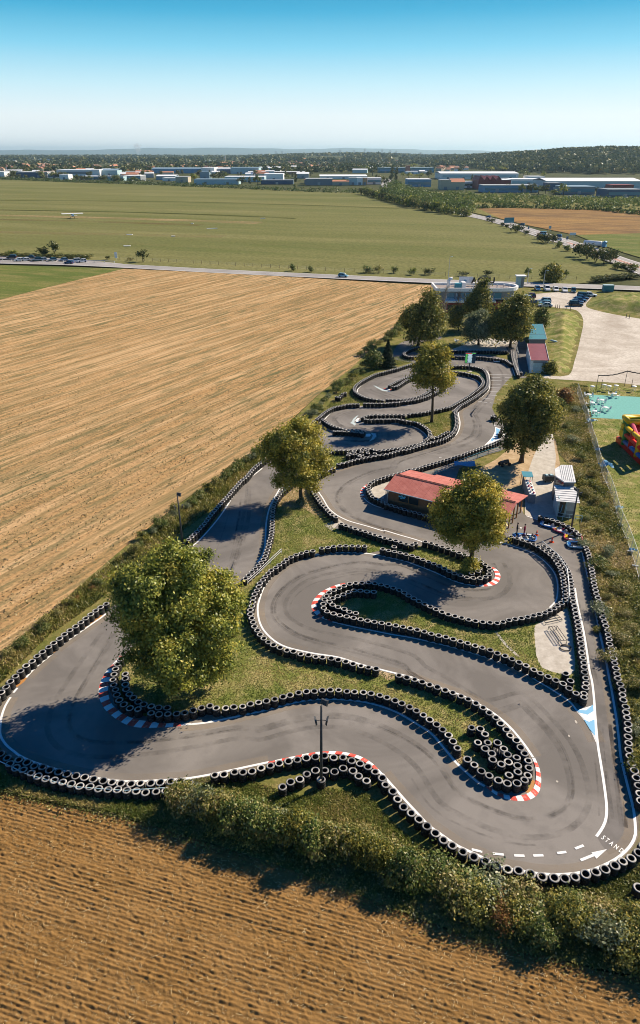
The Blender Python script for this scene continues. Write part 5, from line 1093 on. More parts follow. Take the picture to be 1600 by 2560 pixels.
tree('shrub', 'reddish shrub in the weeds beside the dark tree', (1410, 1005), (1396, 1424, 972, 1008), M['rust_leaf'], 15, 40, 60, 0.4, 0.45, cat='shrub', tr=0.08)
tree('shrub', 'sprouting shoots at the foot of the yellowing tree', (752, 1262), (742, 764, 1246, 1264), M['pale_leaf'], 16, 10, 40, 0.25, 0.25, cat='shrub', tr=0.04)
tree('shrub', 'yellow shoots round the base of the leaning tree', (1178, 1432), (1152, 1196, 1395, 1434), M['gold_leaf'], 17, 34, 50, 0.25, 0.3, cat='shrub', tr=0.04)

# dark conifer by the stubble field
b = G(968, 917)
t = thing('conifer', 'dark pointed conifer beside the stubble field', 'conifer', b)
h = rise(968, 850, b)
m = MB(); m.tube([(0, 0, 0), (0, 0, h * 0.95)], [0.2, 0.03]); m.build('trunk', M['bark'], t)
rng = np.random.default_rng(21)
n_ = 9000
zz = rng.uniform(0.03, 1, n_) ** 1.3
ph = rng.uniform(0, 2 * np.pi, n_)
rr = 2.5 * (1 - zz) * (0.75 + 0.25 * np.sin(zz * 55 + 2 * np.sin(ph * 5))) * rng.uniform(0.4, 1, n_) ** 0.5
Pc = np.stack([rr * np.cos(ph), rr * np.sin(ph), h * zz - 0.12 * rr], 1)
fast('crown', leaves(Pc, np.full(n_, 0.45), rng, 0.2, np.stack([np.cos(ph), np.sin(ph), 0 * ph], 1), 0.35), 4, M['conifer_leaf'], rng.random(n_), t)

# two nearly bare trees at the clubhouse
def bare_tree(name, label, base, top, mat, seed, spread):
    rng = np.random.default_rng(seed)
    b = G(*base)
    h = rise(base[0], top, b)
    t = thing(name, label, 'tree', b)
    m = MB()
    m.tube([(0, 0, 0), (0.1, 0, h * 0.5), (0, 0, h)], [0.16, 0.1, 0.02], n=6)
    m.build('trunk', M[mat], t)
    m = MB()
    for i in range(70):
        z = h * rng.uniform(0.25, 0.95); a = rng.uniform(0, 6.28); l = spread * (1.15 - z / h) * rng.uniform(0.5, 1.1)
        p = Vector((0, 0, z)); q = p + Vector((math.cos(a) * l * 0.6, math.sin(a) * l * 0.6, l * 0.6)); e = q + Vector((math.cos(a + 0.5) * l * 0.4, math.sin(a + 0.5) * l * 0.4, l * 0.5))
        m.tube([p, q, e], [0.05, 0.035, 0.012], n=4)
        for k in range(3):
            s = q.lerp(e, rng.uniform(0, 1)); m.tube([s, s + Vector(rng.normal(size=3).tolist()) * 0.5], [0.022, 0.008], n=3)
    m.build('branches', M[mat], t)
bare_tree('bare_tree', 'pale leafless tree at the left corner of the clubhouse', (1107, 815), 716, 'palebark', 31, 2.6)
bare_tree('bare_tree', 'dark leafless tree in front of the clubhouse windows', (1140, 815), 728, 'bark', 32, 2.2)

# shared shrub shapes for hedges, scrub and far trees
def template(name, kind, mat, seed, nl, leaf, shape):
    rng = np.random.default_rng(seed)
    if shape == 'bush':
        lob = [(rng.uniform(-0.5, 0.5), rng.uniform(-0.5, 0.5), rng.uniform(0.35, 0.7), rng.uniform(0.35, 0.6), rng.uniform(0.35, 0.6), rng.uniform(0.3, 0.55)) for _ in range(6)]
    elif shape == 'tall':
        lob = [(0, 0, 0.35 + 0.3 * i, 0.42 - 0.08 * i, 0.42 - 0.08 * i, 0.4) for i in range(4)]
    else:
        lob = [(0, 0, 1.15, 0.62, 0.62, 0.6), (-0.4, 0.1, 0.9, 0.45, 0.45, 0.42), (0.4, -0.1, 0.95, 0.45, 0.45, 0.45), (0.05, -0.35, 1.0, 0.45, 0.45, 0.45), (0, 0.3, 1.4, 0.4, 0.4, 0.4)]
    P, O, T = crown_points(lob, max(6, nl // 22), 22, 0.16, rng, 0.45, -0.5)
    P[:, 2] = np.maximum(P[:, 2], 0.02)
    t = thing(name, 'x', kind)
    mb = MB()
    if shape == 'tree': mb.tube([(0, 0, 0), (0, 0, 0.6), (0, 0, 1.2)], [0.07, 0.055, 0.02], n=6)
    else:
        for k in range(5):
            a = k * 1.26; mb.tube([(0.04 * math.cos(a), 0.04 * math.sin(a), 0), (0.22 * math.cos(a), 0.22 * math.sin(a), 0.55)], [0.02, 0.008], n=4)
    mb.build('trunk' if shape == 'tree' else 'stem', M['bark'], t)
    fast('crown' if shape == 'tree' else 'foliage', leaves(P, np.full(len(P), leaf), rng, out=O), 4, mat, T, t)
    return t
_TPL = {}
def plant(kind, xyz, size, label, group, seed=0):
    """kind: which shared shape; size: (half-width m, height m)"""
    key = kind
    if key not in _TPL:
        spec = dict(hedge0=('bush', 'hedge_leaf', 1500, 0.13), hedge1=('bush', 'hedge_leaf', 1500, 0.13), hedge2=('bush', 'dark_leaf', 1300, 0.14), hedge3=('bush', 'weed_leaf', 1300, 0.12), hedge4=('bush', 'rust_leaf', 700, 0.11),
                    hedge5=('bush', 'pale_leaf', 1200, 0.12), big0=('bush', 'hedge_leaf', 3000, 0.12), big1=('bush', 'dark_leaf', 3000, 0.11), big2=('bush', 'weed_leaf', 2600, 0.10),
                    far0=('tree', 'wood_leaf', 420, 0.22), far1=('tree', 'wood_leaf', 420, 0.22), far2=('tree', 'hedge_leaf', 420, 0.22), far3=('tree', 'plane_leaf', 380, 0.22), fb0=('bush', 'wood_leaf', 420, 0.2), fb1=('bush', 'hedge_leaf', 420, 0.2), fb2=('bush', 'weed_leaf', 380, 0.2), fb3=('bush', 'plane_leaf', 380, 0.2),
                    tall0=('tall', 'wood_leaf', 420, 0.2), mid0=('tree', 'dark_leaf', 1400, 0.14), mid1=('tree', 'hedge_leaf', 1400, 0.14))[kind]
        nm = {'bush': 'shrub', 'tree': 'tree', 'tall': 'poplar'}[spec[0]]
        _TPL[key] = [template(nm, nm, M[spec[1]], 100 + sum(map(ord, kind)), spec[2], spec[3], spec[0]), False]
    t, used = _TPL[key]
    hgt = {'b': 1.15, 't': 1.7}['t' if t.name.startswith('tree') else 'b'] if not t.name.startswith('poplar') else 1.65
    sc = (size[0] / 0.95, size[0] / 0.95, size[1] / hgt)
    rz = random.Random(seed).uniform(0, 6.28)
    if not used:
        _TPL[key][1] = True
        t.location = xyz; t.scale = sc; t.rotation_euler = (0, 0, rz)
        t['label'] = label; t['group'] = group
        return t
    return dup(t, xyz, rz, sc, label, group)

RV = random.Random(5)
def hedge(spec, step, size, kinds, lab, group, jit=0.6, raw=False, var=0.35, tall=1.0):
    """shrubs along a surveyed line, labelled by their order along it"""
    pts = resample(VS(*spec), step)
    for i, p in enumerate(pts):
        q = Vector((p.x + RV.uniform(-jit, jit), p.y + RV.uniform(-jit, jit), -0.06))
        s = size * RV.uniform(1 - var, 1 + var)
        plant(RV.choice(kinds), q, (s, s * RV.uniform(0.95, 1.5) * tall), lab % nth(i + 1), group, RV.random())
HK = ['hedge0', 'hedge1', 'hedge0', 'hedge2', 'hedge3', 'hedge5']
hedge(('P', (15, 1640), (60, 1602), (120, 1562), (180, 1512), (250, 1460)), 1.5, 0.62, ['hedge0', 'hedge3', 'hedge4', 'hedge2', 'hedge3'], 'low wild shrub, %s from bottom left, on the bank by the stubble field', 'shrubs on the lower field bank', 0.5)
hedge(('P', (330, 1380), (400, 1322), (440, 1290), (480, 1255), (520, 1228), (560, 1200), (600, 1165), (640, 1140)), 1.6, 0.85, HK, 'hedge shrub, %s from the big tree, along the upper-left straight', 'shrubs of the hedge along the upper-left straight', 0.4, tall=1.15)
hedge(('K1', (0, 490), (60, 420), (130, 350), (200, 270), (280, 190), (350, 130), (430, 60), (520, 10), 'K3', (60, 600), (150, 510), (240, 430), (320, 370)), 2.2, 1.0, HK, 'hedge shrub, %s from the yellowing tree, beside the upper bends', 'shrubs of the hedge beside the upper bends', 0.4, tall=1.1)
hedge(('P', (905, 888), (940, 862), (985, 838), (1020, 800), (1040, 775), (1062, 760)), 3.2, 1.5, ['hedge2', 'hedge0', 'hedge3'], 'hedge shrub, %s from the conifer, along the stubble field edge', 'shrubs at the far corner of the stubble field', 0.8)
# the tall hedge between the bottom straight and the ploughed field
rngH = random.Random(9)
big = []
for (u, v, s, k) in ((470, 1985, 1.5, 'big0'), (520, 2000, 1.6, 'big0'), (575, 2008, 1.5, 'big2'), (620, 2025, 1.7, 'big0'), (670, 2040, 1.6, 'big2'), (560, 2045, 1.5, 'big1'), (720, 2060, 1.7, 'big0'), (640, 2070, 1.6, 'big1'), (760, 2082, 1.6, 'big0'), (810, 2080, 1.5, 'big2'), (850, 2100, 1.7, 'big0'), (905, 2100, 1.5, 'big2'), (930, 2128, 1.6, 'big0'), (980, 2132, 1.5, 'big2'), (1010, 2160, 1.6, 'big0'), (960, 2165, 1.3, 'big1'), (1050, 2165, 1.4, 'big2'), (1085, 2190, 1.3, 'hedge4'),
                     (1110, 2195, 1.9, 'big0'), (1160, 2195, 2.0, 'big0'), (1215, 2205, 2.0, 'big1'), (1130, 2240, 1.7, 'big1'), (1190, 2250, 1.8, 'big1'), (1255, 2245, 1.4, 'big2'), (1300, 2232, 1.6, 'big2'), (1345, 2262, 1.6, 'big0'), (1395, 2262, 1.7, 'big1'), (1290, 2285, 1.5, 'big1'), (1440, 2255, 1.5, 'big0'), (1480, 2285, 1.7, 'big2'), (1530, 2300, 1.7, 'big2'), (1580, 2315, 1.7, 'big1'), (1420, 2310, 1.6, 'big1'), (1340, 2315, 1.4, 'big0'), (1500, 2345, 1.6, 'big2'), (1560, 2365, 1.6, 'big1'), (1620, 2360, 1.8, 'big0'), (1240, 2290, 1.3, 'hedge4')):
    big.append((u, v, s, k))
for u, v in ((455, 2008), (500, 2020), (540, 2032), (590, 2046), (640, 2058), (690, 2072), (740, 2090), (790, 2106), (840, 2120), (890, 2136), (940, 2154), (990, 2176), (1040, 2198)):
    big.append((u, v, rngH.uniform(1.3, 1.7), rngH.choice(['big0', 'big1', 'big2', 'big0']) + ' '))
for i, (u, v, s, k) in enumerate(sorted(big)):
    tall = k.endswith(' ')
    k = k.strip()
    if i % 11 == 2: k = 'hedge5'
    elif i % 7 == 4: k = 'hedge3'
    plant(k, G(u, v + 18, -0.06), (s * 0.92, s * (rngH.uniform(1.5, 2.0) if tall else rngH.uniform(0.95, 1.5) if v > 2028 + 0.28 * (u - 450) else rngH.uniform(0.6, 0.95))), 'hedge shrub above the ploughed field, %s counted from left to right' % nth(i + 1), 'shrubs between the bottom straight and the ploughed field', i)
edge = resample(pe, 0.05)
P = np.array([(p.x, p.y) for p in edge]); P = np.repeat(P, 9, 0) + nr.normal(0, 1, (len(P) * 9, 2)) * np.array([0.5, 0.55]) + np.array([0.15, 0.35])
tag(fast('weeds', leaves(np.stack([P[:, 0], P[:, 1], nr.uniform(-0.08, 0.22, len(P))], 1), np.full(len(P), 0.17), nr, 0.8), 4, M['weed_leaf'], np.clip(nr.normal(0.35, 0.25, len(P)), 0, 1)), kind='stuff')
# wild growth between the pit lane and the fence
pts = [(L, i) for i, L in enumerate(((1462, 1240), (1480, 1190), (1450, 1150), (1500, 1330), (1432, 1105), (1465, 1300), (1490, 1420), (1460, 1370), (1530, 1440), (1515, 1500), (1560, 1540), (1545, 1600), (1580, 1640), (1595, 1720), (1570, 1580), (1590, 1830), (1500, 1540), (1520, 1650), (1545, 1720), (1590, 1920), (1470, 1220), (1440, 1200), (1415, 1070), (1440, 1030), (1395, 1020), (1520, 1390), (1555, 1480), (1482, 1462), (1500, 1580), (1580, 1780), (1490, 1255), (1510, 1270)))]
for i, ((u, v), _) in enumerate(sorted(pts, key=lambda a: a[0][1])):
    k = RV.choice(['hedge0', 'hedge3', 'hedge3', 'hedge5', 'hedge0', 'hedge2', 'big2'])
    s = RV.uniform(0.7, 1.5)
    plant(k, G(u, v, -0.06), (s, s * RV.uniform(0.8, 1.3)), 'wild bush in the weeds right of the pit lane, %s from the top' % nth(i + 1), 'bushes in the weeds right of the pit lane', i)

# ------------------------------------------------------------------ grass and weeds as ground cover
def tufts(name, poly, n, h, w, mat, z=0.0, holes=(), lean=0.5, clump=0.0):
    P = scatter(poly, n)
    for hl in holes: P = P[~inside([(p[0], p[1]) for p in hl], P)]
    if clump > 0: P = P[fbm(P[:, 0] * clump, P[:, 1] * clump, 3) > 0.46]
    n = len(P)
    a = nr.uniform(0, 2 * np.pi, n)
    hh = h * nr.uniform(0.4, 1.3, n)
    dx, dy = np.cos(a) * w / 2, np.sin(a) * w / 2
    lx, ly = nr.normal(0, lean, n) * hh, nr.normal(0, lean, n) * hh
    q = np.stack([np.stack([P[:, 0] - dx, P[:, 1] - dy, np.full(n, z)], 1), np.stack([P[:, 0] + dx, P[:, 1] + dy, np.full(n, z)], 1), np.stack([P[:, 0] + lx, P[:, 1] + ly, z + hh], 1)], 1)
    t = np.clip(0.5 + 1.5 * (fbm(P[:, 0] * 0.35, P[:, 1] * 0.35, 4) - 0.5) + nr.normal(0, 0.2, n), 0, 1)
    return tag(fast(name, q.reshape(-1, 3), 3, mat, t), kind='stuff')
tufts('grass', isl_main, 60000, 0.12, 0.09, M['grass_blade'], 0.03)
tufts('grass', isl_lens, 16000, 0.12, 0.09, M['grass_blade'], 0.03, [VS('E', (790, 590), (880, 545), (985, 480), (1012, 470), (1040, 600), (1062, 800), (1062, 900), (1030, 930), (960, 920), (900, 905), (840, 880), (800, 800), (790, 690))])
tufts('grass', isl_tree + [], 9000, 0.12, 0.10, M['grass_blade'], 0.03)
tri = [V('P', *p) for p in ((440, 1955), (560, 1935), (640, 1955), (760, 1990), (800, 1965), (860, 1975), (920, 1985), (960, 2030), (1020, 2090), (1080, 2130), (1160, 2180), (1100, 2210), (960, 2170), (800, 2100), (600, 2060), (450, 2030))]
tufts('grass', tri, 26000, 0.16, 0.10, M['grass_blade'], -0.05)
bank = [V('P', *p) for p in ((-20, 1930), (120, 1985), (260, 2005), (440, 1998), (470, 2060), (360, 2050), (240, 2022), (150, 2008), (0, 1974), (-60, 1965))]
tufts('grass', bank, 16000, 0.28, 0.11, M['grass_blade'], -0.05)
lbank = [V('P', *p) for p in ((-20, 1660), (0, 1640), (100, 1550), (220, 1450), (330, 1365), (450, 1270), (560, 1195), (640, 1140), (650, 1160), (560, 1250), (450, 1330), (330, 1430), (240, 1505), (120, 1590), (0, 1710))]
tufts('weeds', lbank, 14000, 0.35, 0.16, M['weed_leaf'], -0.05)
ubank = [V('P', *p) for p in ((790, 1045), (900, 925), (960, 895), (1010, 890), (1030, 905), (960, 920), (900, 950), (880, 985), (900, 1005), (960, 1012), (860, 1018), (810, 1035))]
tufts('grass', ubank, 9000, 0.2, 0.14, M['grass_blade'], -0.05)
wild = [V('P', *p) for p in ((1398, 985), (1440, 960), (1470, 965), (1478, 1060), (1500, 1130), (1530, 1230), (1560, 1330), (1600, 1430), (1700, 1560), (1700, 2000), (1610, 2000), (1598, 1900), (1572, 1740), (1530, 1600), (1500, 1480), (1468, 1370), (1452, 1330), (1448, 1240), (1440, 1180), (1395, 1130), (1385, 1080), (1400, 1030))]
P = scatter(wild, 52000)
hgt = 0.75 * np.maximum(0.08, fbm(P[:, 0] * 0.32, P[:, 1] * 0.32, 4) - 0.30) * 2.0
z = hgt * nr.uniform(0.05, 1, len(P))
t_ = np.clip(0.5 + 2.2 * (fbm(P[:, 0] * 0.25 + 9, P[:, 1] * 0.25, 4) - 0.5) + nr.normal(0, 0.2, len(P)), 0, 1)
tag(fast('weeds', leaves(np.stack([P[:, 0], P[:, 1], z - 0.04], 1), np.full(len(P), 0.24), nr, 0.8), 4, M['weed_leaf'], t_), kind='stuff')
low = [V('P', *p) for p in ((1180, 2230), (1300, 2240), (1420, 2210), (1500, 2185), (1600, 2140), (1720, 2150), (1750, 2450), (1560, 2400), (1400, 2370), (1230, 2330), (1100, 2270))]
P = scatter(low, 30000)
z = 0.6 * np.maximum(0.08, fbm(P[:, 0] * 0.4, P[:, 1] * 0.4, 4) - 0.3) * 2 * nr.uniform(0.05, 1, len(P))
tag(fast('weeds', leaves(np.stack([P[:, 0], P[:, 1], z - 0.04], 1), np.full(len(P), 0.17), nr, 0.8), 4, M['weed_leaf'], np.clip(0.45 + 2.2 * (fbm(P[:, 0] * 0.4, P[:, 1] * 0.4, 4) - 0.5) + nr.normal(0, 0.2, len(P)), 0, 1)), kind='stuff')
for md_, n_, pk in ((mound1, 9000, 1.9), (mound2, 9000, 2.4)):
    pass
tufts('grass', [V('P', *p) for p in ((1474, 965), (1560, 970), (1700, 990), (1750, 1300), (1640, 1480), (1585, 1395), (1545, 1290), (1505, 1170), (1478, 1060))], 16000, 0.10, 0.14, M['grass_blade'], -0.035, [VS('L1', (405, 340), (640, 352), (900, 370), (1330, 385), (1600, 400), (1600, 850), (1040, 808), (560, 785), (480, 600))])
# crop residue on the near part of the stubble field
near = [V('P', *p) for p in ((-40, 1700), (60, 1585), (330, 1345), (560, 1178), (790, 985), (900, 890), (980, 800), (0, 780), (-300, 850), (-300, 1500))]
P = scatter(near, 80000)
P = P[nr.random(len(P)) < np.clip((165 - P[:, 1]) / 100, 0, 1) ** 1.3]
cr_, sr_ = math.cos(ROW), math.sin(ROW)
U_, V_ = P[:, 0] * cr_ + P[:, 1] * sr_, -P[:, 0] * sr_ + P[:, 1] * cr_
P = P[(fbm(U_ * 0.03, V_ * 0.55, 3) > 0.47) | (nr.random(len(P)) < 0.12)]
tag(fast('field_residue', leaves(np.stack([P[:, 0], P[:, 1], nr.uniform(-0.10, 0.02, len(P))], 1), np.full(len(P), 0.24), nr, 0.6, None, 0.5), 4, M['clod'], nr.random(len(P))), kind='stuff')

# ================================================================== BUILDINGS OF THE KART CENTRE
def quad_slab(mb, pts, th, m=0):
    """roof sheet: polygon of 3-D points with thickness th below"""
    mb.grid([[(p[0], p[1], p[2] - th) for p in pts], [tuple(p) for p in pts]], m)

# red-roofed pavilion beside the track
ang = math.atan2(-9.1, 14.95)
pv = thing('pavilion', 'long timber pavilion with a red roof beside the track', 'pavilion', (8.88, 87.29, 0), ang)
L_ = 17.5
m = MB()
for y0, y1, z0, z1, x0, x1 in ((0.0, 3.6, 2.55, 3.45, 0, L_), (3.6, 8.0, 3.45, 2.5, 0.3, 4.2), (3.6, 8.7, 3.45, 2.38, 4.2, L_ + 0.1)):
    quad_slab(m, [(x0, y0, z0), (x1, y0, z0), (x1, y1, z1), (x0, y1, z1)], 0.09)
m.build('roof', M['redroof'], pv)
m = MB()
m.box((L_ / 2, 3.46, 3.47), (L_ - 0.4, 0.07, 0.05)); m.box((L_ / 2, 3.74, 3.47), (L_ - 0.4, 0.07, 0.05))
m.build('ridge_capping', M['black'], pv)
m = MB()
for k in range(1, 12):
    x = k * L_ / 12
    m.tube([(x, 0.02, 2.565), (x, 3.58, 3.455)], 0.018, n=4); m.tube([(x, 3.62, 3.455), (x, 7.95, 2.515 if x < 4.2 else 2.53)], 0.018, n=4)
m.build('roof_seam', M['maroon'], pv)
m = MB(); m.tube([(0, -0.06, 2.48), (L_, -0.06, 2.48)], 0.07, n=6); m.tube([(0.35, 0.45, 0.0), (0.35, 0.45, 2.4), (0.35, -0.05, 2.48)], 0.045, n=6); m.build('gutter', M['galv'], pv)
m = MB()
m.box((6.9, 0.62, 1.24), (12.9, 0.12, 2.48)); m.box((0.5, 4.1, 1.3), (0.12, 6.84, 2.6)); m.box((6.9, 7.5, 1.24), (12.9, 0.12, 2.48)); m.box((13.3, 4.1, 1.3), (0.12, 6.84, 2.6))
m.grid([[(0.45, 0.6, 2.5), (0.45, 3.6, 3.3), (0.45, 7.5, 2.5)], [(0.56, 0.6, 2.5), (0.56, 3.6, 3.3), (0.56, 7.5, 2.5)]])
m.build('wall', M['boards'], pv)
m = MB(); m.box((3.55, 0.55, 1.55), (3.1, 0.06, 1.15))
w = m.build('window', M['glass'], pv)
m = MB()
for x in (2.0, 3.55, 5.1): m.box((x, 0.515, 1.55), (0.08, 0.05, 1.2))
for z in (0.98, 2.12): m.box((3.55, 0.515, z), (3.18, 0.045, 0.08))
m.build('frame', M['timber'], w)
m = MB()
for (x, z, sx, sz) in ((2.25, 1.75, 0.42, 0.22), (2.55, 1.88, 0.35, 0.2), (2.75, 1.65, 0.5, 0.24), (3.0, 1.85, 0.25, 0.16), (2.45, 1.5, 0.3, 0.14)): m.box((x, 0.50, z), (sx, 0.02, sz), rz=0.0)
m.build('window_graphic', flat('cyan_print', (0.10, 0.50, 0.75), 0.5), w)
m = MB()
for z in (0.55,): m.box((1.0, 0.545, 1.3), (0.9, 0.05, 0.9))
m.build('panel', M['boards'], pv)
for y in (0.7, 2.6, 4.3, 6.0, 7.8):
    m = MB(); m.box((17.1, y, 1.35 if y < 7 else 1.2), (0.16, 0.16, 2.7 if y < 7 else 2.4)); m.build('post', M['timber'], pv)
m = MB()
for a, b in (((17.35, 0.05, 2.42), (17.35, 3.6, 3.32)), ((17.35, 3.6, 3.32), (17.45, 8.6, 2.3))): m.tube([a, b], 0.07, n=4)
m.build('bargeboard', M['orangewall'], pv)

# glazed reception hut
ht = thing('hut', 'glazed hut with two white metal roofs next to the parked karts', 'hut', (0, 0, 0))
m = MB()
quad_slab(m, [(31.63, 83.43, 2.6), (34.62, 82.86, 2.6), (35.28, 86.98, 3.05), (32.45, 87.5, 3.05)], 0.07)
rf = m.build('roof', M['seam'], ht)
m = MB()
for k in range(7):
    t_ = (k + 0.5) / 7
    a = Vector((31.63, 83.43, 2.62)).lerp(Vector((32.45, 87.5, 3.07)), t_); b = Vector((34.62, 82.86, 2.62)).lerp(Vector((35.28, 86.98, 3.07)), t_)
    m.tube([a, b], 0.025, n=4)
m.build('seam', M['slate'], rf)
up = [(33.61, 86.95), (35.15, 86.86), (36.53, 92.73), (35.0, 92.81), (33.6, 91.36), (32.98, 88.96)]
m = MB(); quad_slab(m, [(x, y, 3.8) for x, y in up], 0.16)
rf = m.build('roof', M['seam'], ht)
m = MB()
for k in range(1, 8):
    t_ = k / 8
    m.tube([Vector((33.2 + 1.95 * t_, 87.4 - 0.5 * t_, 3.82)), Vector((34.35 + 2.15 * t_, 92.4 + 0.3 * t_, 3.82))], 0.025, n=4)
m.build('seam', M['slate'], rf)
m = MB()
ui = [(33.70, 87.1), (35.05, 87.0), (36.4, 92.6), (35.0, 92.68), (33.72, 91.3), (33.12, 89.0)]
m.prism(ui, 0, 3.63)
m.build('wall', M['plasterdark'], ht)
m = MB(); m.prism([(32.15, 84.05), (32.28, 84.03), (32.85, 87.3), (32.7, 87.35)], 0, 2.75); m.prism([(34.42, 83.72), (34.52, 83.70), (35.12, 86.9), (35.02, 86.92)], 0, 2.75)
m.build('wall', M['paleteal'], ht)
m = MB(); m.face([(33.1, 88.85, 2.7), (33.66, 87.05, 2.7), (33.66, 87.05, 3.6), (33.1, 88.85, 3.6)])
m.build('window', M['glass'], ht)
def bar(mb, a, b, s=0.08): mb.tube([a, b], s * 0.6, n=4)
f0, f1 = Vector((32.2, 84.02, 0)), Vector((34.5, 83.68, 0))
dv = f1 - f0
m = MB(); q = [f0 + dv * 0.05, f0 + dv * 0.42]
m.face([q[0] + Vector((0, 0, 0.05)), q[1] + Vector((0, 0, 0.05)), q[1] + Vector((0, 0, 2.4)), q[0] + Vector((0, 0, 2.4))]); d_ = m.build('door', M['glass'], ht)
m = MB()
for p in q: bar(m, p + Vector((0, -0.03, 0)), p + Vector((0, -0.03, 2.45)))
bar(m, q[0] + Vector((0, -0.03, 2.42)), q[1] + Vector((0, -0.03, 2.42))); bar(m, q[0] + Vector((0, -0.03, 0.06)), q[1] + Vector((0, -0.03, 0.06)))
m.build('door_frame', M['paleteal'], d_)
m = MB(); m.tube([q[0] + dv * 0.13 + Vector((0, -0.1, 0.7)), q[0] + dv * 0.19 + Vector((0, -0.1, 1.8))], 0.05, n=6); m.build('handle', M['bluewall'], d_)
m = MB(); q = [f0 + dv * 0.47, f0 + dv * 0.98]
m.face([q[0] + Vector((0, 0, 0.9)), q[1] + Vector((0, 0, 0.9)), q[1] + Vector((0, 0, 2.4)), q[0] + Vector((0, 0, 2.4))]); w = m.build('window', M['greywall'], ht)
m = MB()
for p in q: bar(m, p + Vector((0, -0.03, 0)), p + Vector((0, -0.03, 2.45)))
m.build('frame', M['paleteal'], w)
m = MB(); m.face([q[0] + Vector((0, 0, 0.0)), q[1] + Vector((0, 0, 0.0)), q[1] + Vector((0, 0, 0.9)), q[0] + Vector((0, 0, 0.9))]); m.build('panel', M['slate'], ht)

# garage with dark red roof and teal-roofed shed behind it
gr = thing('garage', 'white garage with a dark red sheet roof and roller door', 'garage', (0, 0, 0))
fl, fr, br, bl = (46.9, 153.4), (51.0, 153.5), (54.5, 168.4), (50.0, 168.1)
m = MB(); quad_slab(m, [(fl[0], fl[1] - 0.2, 3.0), (fr[0] + 0.15, fr[1] - 0.2, 2.9), (br[0] + 0.15, br[1], 2.95), (bl[0], bl[1], 3.05)], 0.08); rf = m.build('roof', M['redsheet'], gr)
m = MB()
for a, b in ((fl, bl), (fr, br)): m.tube([(a[0], a[1] - 0.2, 3.02), (b[0], b[1], 3.06)], 0.07, n=4)
m.build('roof_trim', M['galv'], rf)
m = MB(); m.prism([(fl[0] + 0.12, fl[1]), (fr[0] - 0.02, fr[1]), (br[0] - 0.05, br[1] - 0.1), (bl[0] + 0.12, bl[1] - 0.1)], 0, 2.86); m.build('wall', M['whitewall'], gr)
m = MB(); m.box((49.1, 153.42, 1.15), (2.7, 0.12, 2.3)); dr = m.build('roller_door', M['paleteal'], gr)
m = MB()
for k in range(8): m.box((49.1, 153.345, 0.15 + 0.29 * k), (2.66, 0.03, 0.03))
m.build('slat', M['galv'], dr)
m = MB(); m.box((49.1, 153.40, 2.5), (2.9, 0.14, 0.35)); m.build('door_box', M['slate'], gr)
sd = thing('shed', 'low shed with teal metal roof behind the dark red garage roof', 'shed', (0, 0, 0))
m = MB(); quad_slab(m, [(51.6, 172.6, 3.0), (56.0, 172.2, 3.1), (59.6, 188.6, 3.3), (56.9, 189.2, 3.2)], 0.08); rf = m.build('roof', M['tealroof'], sd)
m = MB(); m.tube([(51.6, 172.6, 3.02), (56.0, 172.2, 3.12)], 0.06, n=4); m.tube([(56.0, 172.2, 3.12), (59.6, 188.6, 3.32)], 0.06, n=4); m.tube([(53.2, 177.6, 3.1), (57.3, 177.3, 3.18)], 0.07, n=4); m.build('roof_trim', M['galv'], rf)
m = MB(); m.prism([(51.8, 172.8), (55.8, 172.5), (59.3, 188.4), (57.0, 188.9)], 0, 2.9); m.build('wall', M['plasterdark'], sd)

# two-storey clubhouse with the rounded flat roof
cb = thing('clubhouse', 'two-storey clubhouse with white flat roof and rounded end', 'building', (0, 0, 0))
x0, x1, ya, yb = 35.4, 55.5, 219.6, 230.5
rnd_end = [(x1 + 6.2 * math.sin(t_), (ya + yb) / 2 - (yb - ya) / 2 * math.cos(t_) - 0.0) for t_ in [math.pi * k / 14 for k in range(15)]]
outl = [(x0, ya)] + [(x1 * 0.5 + x0 * 0.5, ya)] + rnd_end + [(x0, yb)]
inn = [((p[0] - 46) * 0.955 + 46, (p[1] - 225) * 0.90 + 225) for p in outl]
m = MB()
m.prism(outl, 6.35, 6.62)
n_ = len(outl)
m.grid([[(p[0], p[1], 6.62) for p in outl], [(p[0], p[1], 7.35) for p in outl], [(p[0], p[1], 7.35) for p in inn], [(p[0], p[1], 6.64) for p in inn]], 0, True, False)
rf = m.build('roof', M['whitewall'], cb)
m = MB(); m.face([(p[0], p[1], 6.72) for p in inn]); m.build('roof_gravel', M['flatroof'], rf)
ins = [((p[0] - 46) * 0.93 + 46, (p[1] - 225) * 0.90 + 225.2) for p in outl]
m = MB(); m.prism(ins, 3.7, 6.36); m.build('wall', M['slate'], cb)
ing = [((p[0] - 46) * 0.93 + 46, (p[1] - 225) * 0.90 + 224.0) for p in outl]
m = MB(); m.prism(ing, 0, 3.4); m.build('wall', M['maroon'], cb)
m = MB(); m.prism([(x0 + 2.8, 217.6), (x1 - 2, 217.6), (x1 - 2, 221.0), (x0 + 2.8, 221.0)], 3.38, 3.95); m.build('balcony', M['whitewall'], cb)
for k in range(6):
    xx = 40.0 + k * 2.9
    m = MB(); m.box((xx, 220.28, 5.0), (2.3, 0.12, 1.7)); w = m.build('window', M['windowblue'], cb)
    m = MB(); m.box((xx, 220.2, 4.13), (2.4, 0.1, 0.1)); m.box((xx - 1.15, 220.2, 5.0), (0.1, 0.1, 1.7)); m.build('frame', M['whitewall'], w)
for k in range(4):
    xx = 40.5 + k * 4
    m = MB(); m.box((xx, 218.9, 1.4), (2.4, 0.12, 2.2)); m.build('glass_door', M['glass'], cb)
